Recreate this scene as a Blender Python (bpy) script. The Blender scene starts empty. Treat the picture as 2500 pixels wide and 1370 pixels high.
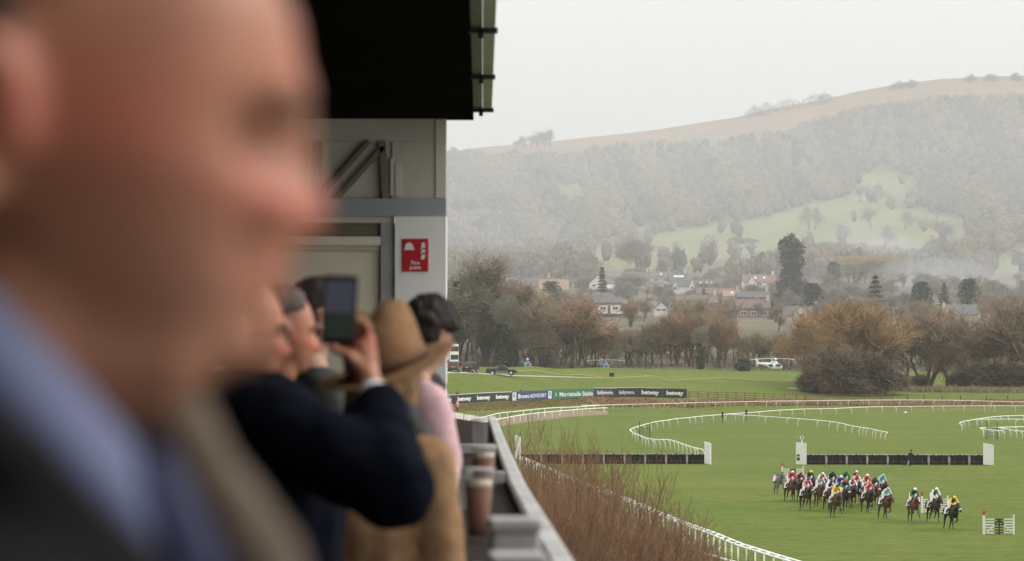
import bpy, bmesh, math, random
import numpy as np
from mathutils import Vector, Matrix, Euler

sc = bpy.context.scene
COL = sc.collection
R = math.radians
PI = math.pi

# ------------------------------------------------------------------ camera
F = 6944.4            # focal length in photograph pixels (100 mm on a 36 mm sensor, 2500 px wide)
HZ = 852.0            # photograph row of the horizon
H = 12.0              # eye height above the racecourse
cd = bpy.data.cameras.new("camera")
cam = bpy.data.objects.new("camera", cd)
COL.objects.link(cam)
cam.location = (0, 0, H)
cam.rotation_euler = (R(90), 0, 0)
cd.sensor_width = 36.0
cd.lens = 100.0
cd.shift_y = (HZ - 685.0) / 2500.0
cd.clip_start = 0.05
cd.clip_end = 20000
cd.dof.use_dof = True
cd.dof.focus_distance = 260.0
cd.dof.aperture_fstop = 4.7
sc.camera = cam

# ------------------------------------------------------------------ sky, sun, exposure
SUN_EL, SUN_AZ = 36.0, 80.0     # azimuth clockwise from +Y (view direction): light from the right
w = bpy.data.worlds.new("World")
sc.world = w
w.use_nodes = True
nt = w.node_tree
nt.nodes.clear()
out = nt.nodes.new("ShaderNodeOutputWorld")
bg = nt.nodes.new("ShaderNodeBackground")
bg.inputs[1].default_value = 0.1
sky = nt.nodes.new("ShaderNodeTexSky")
sky.sky_type = 'NISHITA'
sky.sun_disc = False
sky.sun_elevation = R(SUN_EL)
sky.sun_rotation = R(SUN_AZ)
sky.air_density = 1.0
sky.dust_density = 4.0
tc = nt.nodes.new("ShaderNodeTexCoord")
sep = nt.nodes.new("ShaderNodeSeparateXYZ")
mr = nt.nodes.new("ShaderNodeMapRange")
mr.inputs[1].default_value = 0.0
mr.inputs[2].default_value = 1.0
ramp = nt.nodes.new("ShaderNodeMix")
ramp.data_type = 'RGBA'
ramp.inputs[6].default_value = (8.3, 8.2, 8.0, 1)      # overcast cloud at the horizon
ramp.inputs[7].default_value = (22.0, 21.8, 21.5, 1)    # and three times brighter overhead
mixs = nt.nodes.new("ShaderNodeMix")
mixs.data_type = 'RGBA'
mixs.inputs[0].default_value = 0.96
nt.links.new(tc.outputs["Generated"], sep.inputs[0])
nt.links.new(sep.outputs[2], mr.inputs[0])
nt.links.new(mr.outputs[0], ramp.inputs[0])
nt.links.new(sky.outputs[0], mixs.inputs[6])
nt.links.new(ramp.outputs[2], mixs.inputs[7])
nt.links.new(mixs.outputs[2], bg.inputs[0])
nt.links.new(bg.outputs[0], out.inputs[0])

sl = bpy.data.lights.new("sun", 'SUN')
sl.energy = 2.0
sl.angle = R(25)
sl.color = (1.0, 0.96, 0.9)
sun = bpy.data.objects.new("sun", sl)
COL.objects.link(sun)
_d = Vector((math.sin(R(SUN_AZ)) * math.cos(R(SUN_EL)), math.cos(R(SUN_AZ)) * math.cos(R(SUN_EL)), math.sin(R(SUN_EL))))
sun.rotation_euler = (-_d).to_track_quat('-Z', 'Y').to_euler()

sc.view_settings.view_transform = 'Standard'
sc.view_settings.look = 'None'
sc.view_settings.exposure = 0.0
sc.view_settings.gamma = 1.0
sc.view_settings.use_curve_mapping = False
sc.cycles.use_denoising = True
sc.cycles.max_bounces = 6
sc.cycles.diffuse_bounces = 3
sc.cycles.glossy_bounces = 3
sc.cycles.transmission_bounces = 6
sc.cycles.volume_bounces = 1
sc.cycles.transparent_max_bounces = 8
sc.cycles.use_adaptive_sampling = False
sc.cycles.caustics_reflective = False
sc.cycles.caustics_refractive = False
sc.cycles.sample_clamp_indirect = 6.0


# ------------------------------------------------------------------ helpers
def mat(name, col, rough=0.7, var=0.0, scale=8.0, metal=0.0, spec=0.3, col2=None, detail=4.0, bump=0.0):
    m = bpy.data.materials.new(name)
    m.use_nodes = True
    n = m.node_tree
    b = n.nodes["Principled BSDF"]
    b.inputs["Roughness"].default_value = rough
    b.inputs["Metallic"].default_value = metal
    b.inputs["Specular IOR Level"].default_value = spec
    c = (*col, 1)
    b.inputs["Base Color"].default_value = c
    if var > 0 or col2 is not None:
        t = n.nodes.new("ShaderNodeTexCoord")
        nz = n.nodes.new("ShaderNodeTexNoise")
        nz.inputs["Scale"].default_value = scale
        nz.inputs["Detail"].default_value = detail
        n.links.new(t.outputs["Object"], nz.inputs["Vector"])
        mp = n.nodes.new("ShaderNodeMapRange")
        mp.inputs[1].default_value = 0.33
        mp.inputs[2].default_value = 0.67
        n.links.new(nz.outputs[0], mp.inputs[0])
        mx = n.nodes.new("ShaderNodeMix")
        mx.data_type = 'RGBA'
        ca = col if col2 is not None else tuple(max(0, v * (1 - var)) for v in col)
        cb = col2 if col2 is not None else tuple(min(1, v * (1 + var)) for v in col)
        mx.inputs[6].default_value = (*ca, 1)
        mx.inputs[7].default_value = (*cb, 1)
        n.links.new(mp.outputs[0], mx.inputs[0])
        n.links.new(mx.outputs[2], b.inputs["Base Color"])
        if bump > 0:
            bp = n.nodes.new("ShaderNodeBump")
            bp.inputs["Strength"].default_value = bump
            bp.inputs["Distance"].default_value = 0.01
            n.links.new(nz.outputs[0], bp.inputs["Height"])
            n.links.new(bp.outputs[0], b.inputs["Normal"])
    return m


def glass(name, col, rough=0.05, ior=1.45, trans=1.0):
    m = mat(name, col, rough)
    b = m.node_tree.nodes["Principled BSDF"]
    b.inputs["Transmission Weight"].default_value = trans
    b.inputs["IOR"].default_value = ior
    return m


class MB:
    def __init__(s):
        s.v, s.f, s.m = [], [], []

    def add(s, vs, fs, mi=0):
        o = len(s.v)
        s.v.extend([tuple(p) for p in vs])
        s.f.extend([tuple(i + o for i in f) for f in fs])
        s.m.extend([mi] * len(fs))
        return s

    def box(s, c, d, rot=None, mi=0):
        hx, hy, hz = d[0] / 2, d[1] / 2, d[2] / 2
        vs = [Vector((x, y, z)) for x in (-hx, hx) for y in (-hy, hy) for z in (-hz, hz)]
        if rot is not None:
            M = Euler(rot).to_matrix() if not isinstance(rot, Matrix) else rot
            vs = [M @ v for v in vs]
        c = Vector(c)
        return s.add([v + c for v in vs], [(0, 1, 3, 2), (4, 6, 7, 5), (0, 4, 5, 1), (2, 3, 7, 6), (0, 2, 6, 4), (1, 5, 7, 3)], mi)

    def beam(s, a, b, wd, hg, mi=0):
        a, b = Vector(a), Vector(b)
        d = b - a
        q = d.to_track_quat('X', 'Z').to_matrix()
        return s.box((a + b) / 2, (d.length, wd, hg), q, mi)

    def tube(s, pts, rad, n=6, mi=0, cap=True):
        pts = [Vector(p) for p in pts]
        if not hasattr(rad, '__len__'):
            rad = [rad] * len(pts)
        vs, fs = [], []
        up = None
        for i, p in enumerate(pts):
            d = (pts[min(i + 1, len(pts) - 1)] - pts[max(i - 1, 0)])
            if d.length < 1e-9:
                d = Vector((0, 0, 1))
            d.normalize()
            if up is None:
                up = Vector((0, 0, 1)) if abs(d.z) < 0.9 else Vector((1, 0, 0))
            x = d.cross(up)
            if x.length < 1e-6:
                x = d.orthogonal()
            x.normalize()
            y = x.cross(d)
            up = y
            for k in range(n):
                a = 2 * PI * k / n
                vs.append(p + (x * math.cos(a) + y * math.sin(a)) * rad[i])
        for i in range(len(pts) - 1):
            for k in range(n):
                k2 = (k + 1) % n
                fs.append((i * n + k, i * n + k2, (i + 1) * n + k2, (i + 1) * n + k))
        if cap:
            fs.append(tuple(reversed(range(n))))
            fs.append(tuple((len(pts) - 1) * n + k for k in range(n)))
        return s.add(vs, fs, mi)

    def lathe(s, prof, c=(0, 0, 0), n=16, mi=0, M=None):
        """profile of (radius, height), turned about Z"""
        vs, fs = [], []
        c = Vector(c)
        for r, z in prof:
            for k in range(n):
                a = 2 * PI * k / n
                v = Vector((r * math.cos(a), r * math.sin(a), z))
                vs.append((M @ v if M is not None else v) + c)
        L = len(prof)
        for i in range(L - 1):
            for k in range(n):
                k2 = (k + 1) % n
                fs.append((i * n + k, i * n + k2, (i + 1) * n + k2, (i + 1) * n + k))
        fs.append(tuple(reversed(range(n))))
        fs.append(tuple((L - 1) * n + k for k in range(n)))
        return s.add(vs, fs, mi)

    def ell(s, c, r, n=14, m=9, mi=0, M=None):
        prof = []
        vs, fs = [], []
        c = Vector(c)
        if not hasattr(r, '__len__'):
            r = (r, r, r)
        for i in range(m + 1):
            ph = -PI / 2 + PI * i / m
            for k in range(n):
                a = 2 * PI * k / n
                cp = max(math.cos(ph), 0.02)
                v = Vector((r[0] * cp * math.cos(a), r[1] * cp * math.sin(a), r[2] * math.sin(ph)))
                vs.append((M @ v if M is not None else v) + c)
        for i in range(m):
            for k in range(n):
                k2 = (k + 1) % n
                fs.append((i * n + k, i * n + k2, (i + 1) * n + k2, (i + 1) * n + k))
        fs.append(tuple(reversed(range(n))))
        fs.append(tuple(m * n + k for k in range(n)))
        return s.add(vs, fs, mi)

    def cap(s, a, ra, b, rb, n=14, mi=0):
        """tapered capsule"""
        a, b = Vector(a), Vector(b)
        d = b - a
        L = d.length
        q = d.to_track_quat('Z', 'Y').to_matrix() if L > 1e-6 else Matrix.Identity(3)
        prof = []
        for i in range(5):
            t = -PI / 2 + PI / 2 * i / 4
            prof.append((max(ra * math.cos(t), ra * 0.03), ra * math.sin(t)))
        for i in range(5):
            t = PI / 2 * i / 4
            prof.append((max(rb * math.cos(t), rb * 0.03), L + rb * math.sin(t)))
        return s.lathe(prof, a, n, mi, q)

    def prism(s, poly, y0, y1, mi=0, axis='y'):
        """poly of (x,z) extruded along y"""
        n = len(poly)
        if axis == 'y':
            vs = [(x, y0, z) for x, z in poly] + [(x, y1, z) for x, z in poly]
        else:
            vs = [(y0, x, z) for x, z in poly] + [(y1, x, z) for x, z in poly]
        fs = [tuple(range(n)), tuple(reversed(range(n, 2 * n)))]
        for i in range(n):
            j = (i + 1) % n
            fs.append((i, i + n, j + n, j))
        return s.add(vs, fs, mi)


def mesh_from(name, mb, mats, smooth=False):
    me = bpy.data.meshes.new(name)
    me.from_pydata([tuple(v) for v in mb.v], [], mb.f)
    for m in (mats if isinstance(mats, (list, tuple)) else [mats]):
        me.materials.append(m)
    if any(mb.m):
        me.polygons.foreach_set("material_index", mb.m)
    if smooth:
        me.polygons.foreach_set("use_smooth", [True] * len(me.polygons))
    me.update()
    return me


def obj(name, mb, mats, parent=None, smooth=False, loc=None):
    me = mb if isinstance(mb, bpy.types.Mesh) else mesh_from(name, mb, mats, smooth)
    o = bpy.data.objects.new(name, me)
    COL.objects.link(o)
    if parent is not None:
        o.parent = parent
    if loc is not None:
        o.location = loc
    return o


def tag(o, label, cat=None, group=None, kind=None):
    if label:
        o['label'] = label
    if cat:
        o['category'] = cat
    if group:
        o['group'] = group
    if kind:
        o['kind'] = kind
    return o


def thing(name, label, cat, loc=(0, 0, 0), rotz=0.0, group=None):
    o = bpy.data.objects.new(name, None)
    COL.objects.link(o)
    o.empty_display_size = 0.2
    o.location = loc
    o.rotation_euler = (0, 0, rotz)
    return tag(o, label, cat, group)


def dup(o, loc=None, rotz=None, scale=None, label=None, group=None, parent=None):
    c = o.copy()
    COL.objects.link(c)
    if parent is not None:
        c.parent = parent
    if loc is not None:
        c.location = loc
    if rotz is not None:
        c.rotation_euler = (0, 0, rotz)
    if scale is not None:
        c.scale = scale if hasattr(scale, '__len__') else (scale,) * 3
    if label:
        c['label'] = label
    if group:
        c['group'] = group
    for ch in list(o.children):
        dup(ch, parent=c)
    return c


def slot(o, m):
    o.material_slots[0].link = 'OBJECT'
    o.material_slots[0].material = m


def remesh(name, mb, mats, voxel, smooth=4, zone=None):
    """join overlapping closed shapes into ONE continuous smooth surface"""
    me = mesh_from(name + "_src", mb, [])
    o = bpy.data.objects.new("tmp", me)
    COL.objects.link(o)
    r = o.modifiers.new("r", 'REMESH')
    r.mode = 'VOXEL'
    r.voxel_size = voxel
    if smooth:
        s = o.modifiers.new("s", 'SMOOTH')
        s.factor = 0.5
        s.iterations = smooth
    dg = bpy.context.evaluated_depsgraph_get()
    nm = bpy.data.meshes.new_from_object(o.evaluated_get(dg))
    bpy.data.objects.remove(o)
    bpy.data.meshes.remove(me)
    nm.name = name
    nm.materials.clear()
    for m in (mats if isinstance(mats, (list, tuple)) else [mats]):
        nm.materials.append(m)
    nm.polygons.foreach_set("use_smooth", [True] * len(nm.polygons))
    if zone is not None:
        for p in nm.polygons:
            p.material_index = zone(p.center)
    return nm


def P(px, py, Y):
    return Vector(((px - 1250.0) / F * Y, Y, H - (py - HZ) * Y / F))


# ------------------------------------------------------------------ the lie of the land
RIDGE = [(-600, 400), (700, 392), (1090, 372), (1200, 358), (1300, 352), (1400, 340), (1500, 330), (1600, 318), (1700, 302),
         (1800, 287), (1900, 264), (2000, 247), (2100, 223), (2200, 206), (2300, 194), (2400, 189), (2500, 186), (2700, 178), (3200, 160)]


def zpy(py, Y):
    return H - (py - HZ) * Y / F


_cols = {
    1090: [(395, .2), (425, .9), (448, 1.6), (463, 2.6), (490, zpy(915, 490)), (560, zpy(891, 560)), (620, zpy(891, 620) - 1.6), (700, 5.6)],
    1300: [(395, .0), (440, .8), (470, 1.4), (500, zpy(984, 500)), (515, 3.6), (570, zpy(900, 570)), (600, zpy(894, 600)), (660, zpy(894, 660) - 1.2), (740, 6.0)],
    1480: [(420, 0), (535, .25), (552, 2.2), (560, 2.7), (600, zpy(915, 600)), (640, zpy(897, 640)), (690, zpy(898, 690) - 1.1), (760, 5.7)],
    1700: [(420, 0), (545, .3), (556, 2.0), (562, 2.4), (600, zpy(925, 600)), (660, zpy(901, 660)), (710, zpy(902, 710) - 1), (765, 6)],
    2000: [(420, 0), (555, .5), (564, 1.6), (575, 1.9), (620, zpy(935, 620)), (690, zpy(906, 690)), (735, zpy(907, 735) - .6), (770, 5.6)],
    2250: [(420, 0), (562, .5), (570, 1.6), (600, 2.6), (625, 3.0), (720, zpy(906, 720)), (745, zpy(907, 745) - .5), (775, 5.8)],
    2500: [(420, 0), (562, .5), (570, 1.4), (600, 2.4), (625, 2.9), (720, zpy(908, 720)), (745, zpy(909, 745) - .5), (775, 5.8)],
}
_near = [(8, 3.3), (85, 3.3), (115, 2.6), (145, .35), (160, 0.0)]


def _profile(px):
    key = sorted(_cols)
    pts = dict()
    rid = np.interp(px, [a for a, b in RIDGE], [b for a, b in RIDGE])
    far = [(800, 8.0), (880, 17.0), (1000, zpy(778, 1000)), (1100, zpy(750, 1100)), (1250, zpy(712, 1250)), (1400, zpy(680, 1400))]
    for Y, t in ((1600, .1), (1900, .27), (2200, .5), (2500, .8), (2700, .95), (2800, 1.0), (2900, 1.003)):
        far.append((Y, zpy(680 + (rid - 680) * t, Y)))
    zr = zpy(rid, 2800)
    far += [(3300, zr - 10), (4200, zr * .7), (7000, zr * .3), (12000, 20.0)]
    return far


YS = np.concatenate([np.linspace(8, 150, 40), np.linspace(153, 420, 150), np.linspace(422, 640, 150), np.linspace(643, 800, 55),
                     np.linspace(806, 1400, 110), np.linspace(1407, 2900, 190), np.linspace(2950, 12000, 30)])
PXS = np.concatenate([np.linspace(-7000, 500, 26), np.linspace(560, 1050, 15), np.arange(1060, 2540, 7.0), np.linspace(2550, 3200, 27), np.linspace(3400, 9500, 22)])


def _build_grid():
    ck = sorted(_cols)
    Z = np.zeros((len(YS), len(PXS)))
    # each control column sampled on YS, then blended between columns
    cz = []
    for c in ck:
        pts = _near + _cols[c]
        cz.append(np.interp(YS, [a for a, b in pts], [b for a, b in pts]))
    cz = np.array(cz)
    for j, px in enumerate(PXS):
        u = min(max(px, ck[0]), ck[-1])
        k = min(max(np.searchsorted(ck, u) - 1, 0), len(ck) - 2)
        t = (u - ck[k]) / (ck[k + 1] - ck[k])
        nearz = cz[k] * (1 - t) + cz[k + 1] * t
        e0 = _cols[ck[k]][-1]
        e1 = _cols[ck[k + 1]][-1]
        ye = e0[0] * (1 - t) + e1[0] * t
        ze = e0[1] * (1 - t) + e1[1] * t
        far = _profile(px)
        fz = np.interp(YS, [ye] + [a for a, b in far], [ze] + [b for a, b in far])
        Z[:, j] = np.where(YS < ye, nearz, fz)
    # gentle smoothing along the view so that slopes read as turf, not facets
    for _ in range(2):
        Z[1:-1] = np.where((YS[1:-1] > 165)[:, None], .25 * Z[:-2] + .5 * Z[1:-1] + .25 * Z[2:], Z[1:-1])
    X = (PXS[None, :] - 1250) / F * YS[:, None]
    rng = np.random.RandomState(3)
    for sc_, am in ((210, 5.0), (90, 2.2), (37, .9)):
        ph = rng.rand(6) * 6.28
        wv = (np.sin(X / sc_ + ph[0]) * np.sin(YS[:, None] / sc_ * 1.1 + ph[1]) + np.sin((X * .7 + YS[:, None] * .6) / sc_ * 1.7 + ph[2]) * .5)
        fade = np.clip((YS - 1300) / 400, 0, 1) * np.clip((2780 - YS) / 250, 0, 1)
        Z += wv * am * fade[:, None]
    return X, Z


GX, GZ = _build_grid()


def zat(px, Y):
    j = min(max(np.searchsorted(PXS, px) - 1, 0), len(PXS) - 2)
    i = min(max(np.searchsorted(YS, Y) - 1, 0), len(YS) - 2)
    a = (px - PXS[j]) / (PXS[j + 1] - PXS[j])
    b = (Y - YS[i]) / (YS[i + 1] - YS[i])
    return float((GZ[i, j] * (1 - a) + GZ[i, j + 1] * a) * (1 - b) + (GZ[i + 1, j] * (1 - a) + GZ[i + 1, j + 1] * a) * b)


def G(px, Y, dz=0.0):
    return Vector(((px - 1250.0) / F * Y, Y, zat(px, Y) + dz))


def zxy(x, y):
    return zat(1250 + x / y * F, y)


def hit(px, py, lo=160.0, hi=2890.0, dz=0.0):
    """the ground point seen at this place of the photograph (first crossing from near to far)"""
    ys = np.concatenate([np.arange(lo, 800, 1.0), np.arange(800, hi, 4.0)])
    ys = ys[ys >= lo]
    prev = None
    for Y in ys:
        g = zat(px, Y) + dz - zpy(py, Y)
        if g >= 0:
            if prev is None:
                return G(px, Y)
            y0, g0 = prev
            yy = y0 + (Y - y0) * (-g0) / (g - g0 + 1e-12)
            return G(px, yy)
        prev = (Y, g)
    return G(px, hi)


def inside(poly, x, y):
    c = False
    n = len(poly)
    for i in range(n):
        x1, y1 = poly[i]
        x2, y2 = poly[(i + 1) % n]
        if (y1 > y) != (y2 > y) and x < (x2 - x1) * (y - y1) / (y2 - y1) + x1:
            c = not c
    return c


# open pasture on the hillside, heath on the upper slope
FIELDS = [
    [(1430, 614), (1500, 594), (1600, 573), (1760, 547), (1890, 528), (1930, 512), (1975, 497), (2060, 494), (2230, 512), (2350, 538), (2368, 580), (2270, 585),
     (2250, 612), (2160, 600), (2060, 592), (1985, 592), (1905, 606), (1830, 620), (1740, 640), (1640, 655), (1560, 662), (1490, 652)],
    [(2085, 468), (2110, 425), (2150, 417), (2210, 430), (2250, 446), (2200, 476), (2150, 500), (2060, 505), (1990, 512), (1985, 496), (2060, 484)],
    [(1550, 556), (1610, 548), (1590, 566), (1545, 574)],
    [(1830, 361), (1880, 358), (1860, 372), (1830, 372)],
    [(2410, 640), (2500, 600), (2560, 590), (2560, 680), (2430, 672)],
    [(1360, 455), (1430, 450), (1420, 470), (1370, 472)],
    [(1930, 395), (1990, 390), (1985, 400), (1935, 402)],
    [(2230, 360), (2300, 355), (2290, 366), (2235, 368)],
]
HEATH = [(1090, 372), (1400, 372), (1541, 351), (1660, 345), (1767, 340), (1900, 322), (1992, 300), (2100, 262), (2218, 246), (2330, 236), (2443, 230), (2560, 222), (3000, 215)]


def is_field(px, py):
    return any(inside(f, px, py) for f in FIELDS)


def heath_row(px):
    return np.interp(px, [a for a, b in HEATH], [b for a, b in HEATH])
# ------------------------------------------------------------------ ground sheet
def build_ground():
    ny, nx = GX.shape
    me = bpy.data.meshes.new("ground")
    V = np.stack([GX, np.repeat(YS[:, None], nx, 1), GZ], -1).reshape(-1, 3)
    idx = np.arange(ny * nx).reshape(ny, nx)
    Q = np.stack([idx[:-1, :-1], idx[:-1, 1:], idx[1:, 1:], idx[1:, :-1]], -1).reshape(-1, 4)
    me.vertices.add(len(V))
    me.vertices.foreach_set("co", V.ravel())
    me.loops.add(Q.size)
    me.loops.foreach_set("vertex_index", Q.ravel().astype(np.int32))
    me.polygons.add(len(Q))
    me.polygons.foreach_set("loop_start", np.arange(0, Q.size, 4, dtype=np.int32))
    me.polygons.foreach_set("loop_total", np.full(len(Q), 4, dtype=np.int32))
    me.polygons.foreach_set("use_smooth", np.ones(len(Q), dtype=bool))
    me.update()
    # land use: R pasture on the hill, G heath, B bracken bank, A bare woodland floor / village
    col = np.zeros((ny, nx, 4), dtype=np.float32)
    PY = HZ + (H - GZ) * F / YS[:, None]
    for i in range(ny):
        Y = YS[i]
        for j in range(nx):
            px = PXS[j]
            if px < 1000 or px > 2700:
                if Y > 1400:
                    col[i, j] = (0, 1, 0, 0) if PY[i, j] < heath_row(px) else (0, 0, 0, 1)
                elif Y > 790:
                    col[i, j, 3] = 1
                continue
            if Y > 1300:
                py = PY[i, j]
                if Y > 2900 or py < heath_row(px) + 4 * math.sin(px / 23.) + 3 * math.sin(px / 9.):
                    col[i, j, 1] = 1
                elif is_field(px + 7 * math.sin(py * .21 + px * .05) + 4 * math.sin(px * .13), py + 3.5 * math.sin(px * .09) + 2.5 * math.sin(px * .23 + 1)):
                    col[i, j, 0] = 1
                else:
                    col[i, j, 3] = 1
            elif Y > 775:
                col[i, j, 3] = 1
    me.color_attributes.new("use", 'FLOAT_COLOR', 'POINT')
    me.color_attributes["use"].data.foreach_set("color", col.reshape(-1))
    o = bpy.data.objects.new("ground", me)
    COL.objects.link(o)
    tag(o, "green racecourse turf rising to fields and a heath covered hill", None, None, 'structure')

    m = bpy.data.materials.new("turf")
    m.use_nodes = True
    n = m.node_tree
    b = n.nodes["Principled BSDF"]
    b.inputs["Roughness"].default_value = 0.9
    b.inputs["Specular IOR Level"].default_value = 0.1
    geo = n.nodes.new("ShaderNodeNewGeometry")

    def noise(scale, detail=5.0, stretch=None, rough=0.6):
        t = n.nodes.new("ShaderNodeTexNoise")
        t.inputs["Scale"].default_value = scale
        t.inputs["Detail"].default_value = detail
        t.inputs["Roughness"].default_value = rough
        if stretch:
            mp = n.nodes.new("ShaderNodeMapping")
            mp.inputs["Scale"].default_value = stretch
            mp.inputs["Rotation"].default_value = (0, 0, R(12))
            n.links.new(geo.outputs["Position"], mp.inputs["Vector"])
            n.links.new(mp.outputs[0], t.inputs["Vector"])
        else:
            n.links.new(geo.outputs["Position"], t.inputs["Vector"])
        return t.outputs[0]

    def rng(s, a, b_):
        q = n.nodes.new("ShaderNodeMapRange")
        q.inputs[1].default_value = a
        q.inputs[2].default_value = b_
        n.links.new(s, q.inputs[0])
        return q.outputs[0]

    def mix(fac, A, B, mode='MIX'):
        q = n.nodes.new("ShaderNodeMix")
        q.data_type = 'RGBA'
        q.blend_type = mode
        if hasattr(fac, 'default_value'):
            n.links.new(fac, q.inputs[0])
        else:
            q.inputs[0].default_value = fac
        for v, k in ((A, 6), (B, 7)):
            if isinstance(v, tuple):
                q.inputs[k].default_value = (*v, 1)
            else:
                n.links.new(v, q.inputs[k])
        return q.outputs[2]

    # racecourse grass: mown turf, worn streaks along the track, tufts
    g = mix(rng(noise(0.05, 3), .38, .62), (.090, .135, .016), (.140, .162, .025))
    g = mix(rng(noise(0.22, 4, (.25, 1.6, 1)), .42, .68), g, (.090, .133, .017))
    g = mix(rng(noise(1.1, 6, (.5, 1.7, 1), .75), .42, .68), g, (.048, .078, .012))
    g = mix(rng(noise(2.6, 4, (.6, 1.4, 1), .7), .53, .75), g, (.128, .145, .030))
    g = mix(rng(noise(0.35, 2, (.12, 1.9, 1)), .5, .6), g, mix(.5, g, (.118, .130, .026)))      # mown streaks
    g = mix(rng(noise(.9, 3, (.8, 1.2, 1), .6), .575, .67), g, (.050, .074, .012))      # divots and darker tufts
    g = mix(rng(noise(.022, 4, (.6, 1.5, 1), .65), .55, .76), g, (.140, .145, .029))      # worn yellowed ground
    # rough bank of dead bracken beside the far rail
    at = n.nodes.new("ShaderNodeVertexColor")
    at.layer_name = "use"
    sp = n.nodes.new("ShaderNodeSeparateColor")
    n.links.new(at.outputs[0], sp.inputs[0])
    # hill pasture
    pas = mix(rng(noise(0.03, 5), .4, .62), (.155, .175, .062), (.205, .195, .09))
    hea = mix(rng(noise(0.01, 6, None, .7), .38, .62), (.25, .15, .085), (.19, .14, .085))
    hea = mix(rng(noise(0.035, 5, None, .7), .5, .68), hea, (.13, .12, .06))
    woo = mix(rng(noise(0.02, 5), .4, .6), (.115, .098, .072), (.165, .145, .095))
    c = mix(sp.outputs[0], g, pas)
    c = mix(sp.outputs[1], c, hea)
    c = mix(at.outputs[1], c, woo)
    n.links.new(c, b.inputs["Base Color"])
    bp = n.nodes.new("ShaderNodeBump")
    bp.inputs["Strength"].default_value = 0.6
    bp.inputs["Distance"].default_value = 0.12
    n.links.new(noise(3.2, 6, None, .75), bp.inputs["Height"])
    n.links.new(bp.outputs[0], b.inputs["Normal"])
    me.materials.append(m)
    return o


build_ground()


def volume_box(name, lo, hi, dens, colr, label):
    mb = MB()
    lo, hi = Vector(lo), Vector(hi)
    mb.box((lo + hi) / 2, hi - lo)
    m = bpy.data.materials.new(name)
    m.use_nodes = True
    n = m.node_tree
    n.nodes.remove(n.nodes["Principled BSDF"])
    v = n.nodes.new("ShaderNodeVolumePrincipled")
    v.inputs["Density"].default_value = dens
    v.inputs["Color"].default_value = (*colr, 1)
    v.inputs["Anisotropy"].default_value = 0.0
    n.links.new(v.outputs[0], n.nodes["Material Output"].inputs["Volume"])
    o = obj(name, mb, m)
    tag(o, label, None, None, 'stuff')
    return o


HAZE = volume_box("haze", (-14600, -60, -1.5), (14600, 12100, 330), 0.95e-4, (.79, .81, .825), "pale winter haze thickening towards the hill")


def drift(name, c, r, dens, colr, label):
    mb = MB().ell(c, r, 32, 18)
    o = volume_box(name, (0, 0, 0), (1, 1, 1), dens, colr, label)
    o.data = mesh_from(name, mb, [o.data.materials[0]], True)
    return o


drift("mist", (150, 1850, -10), (2600, 1010, 225), 5.2e-4, (.77, .795, .82), "valley mist lying over the village and the lower hillside")
for px, py, Y, rx, rz, d in ((2190, 640, 1420, 26, 13, 4e-3), (2270, 690, 1330, 34, 12, 4e-3), (2400, 690, 1300, 40, 15, 3e-3), (2110, 600, 1480, 22, 14, 2.2e-3), (1180, 600, 1500, 60, 20, 1.6e-3)):
    q = P(px, py, Y)
    drift("smoke", q, (rx, 40, rz), d, (.84, .88, .95), "thin blue smoke drifting over the village")
# ------------------------------------------------------------------ racecourse furniture
M_WHITE = mat("white_plastic", (.80, .80, .77), .45, .05, 3)
M_WPAINT = mat("white_paint", (.74, .74, .71), .55, .07, 4)
M_BRUSH = mat("birch_brush", (.022, .018, .016), .95, .5, 9, detail=6)
M_GREYWOOD = mat("weathered_wood", (.34, .32, .29), .85, .25, 6)
M_BROWNWOOD = mat("brown_wood", (.17, .095, .06), .85, .3, 5)
M_DARK = mat("dark_plastic", (.03, .032, .032), .6)
M_BLACK = mat("black_paint", (.014, .014, .015), .5)
M_RED = mat("red_paint", (.55, .06, .03), .5)
M_YEL = mat("yellow_paint", (.70, .60, .05), .5)
M_GREENSTEEL = mat("green_steel", (.05, .075, .055), .6)


def text_mesh(name, s, w_, h_, m, bold=0.02, extrude=0.01):
    c = bpy.data.curves.new("t", 'FONT')
    c.body = s
    c.size = 1.0
    c.offset = bold
    c.extrude = 0
    c.resolution_u = 3
    o = bpy.data.objects.new("t", c)
    COL.objects.link(o)
    dg = bpy.context.evaluated_depsgraph_get()
    me = bpy.data.meshes.new_from_object(o.evaluated_get(dg))
    bpy.data.objects.remove(o)
    bpy.data.curves.remove(c)
    co = np.zeros(len(me.vertices) * 3)
    me.vertices.foreach_get("co", co)
    co = co.reshape(-1, 3)
    lo, hi = co.min(0), co.max(0)
    sx = w_ / (hi[0] - lo[0])
    sy = h_ / (hi[1] - lo[1])
    new = np.zeros_like(co)
    new[:, 0] = (co[:, 0] - (lo[0] + hi[0]) / 2) * sx
    new[:, 2] = (co[:, 1] - (lo[1] + hi[1]) / 2) * sy
    me.vertices.foreach_set("co", new.ravel())
    me.materials.clear()
    me.materials.append(m)
    me.name = name
    me.update()
    return me


def lerp_poly(poly, px):
    xs = [p[0] for p in poly]
    ys = [p[1] for p in poly]
    if xs[0] > xs[-1]:
        xs, ys = xs[::-1], ys[::-1]
    return float(np.interp(px, xs, ys))


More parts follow.
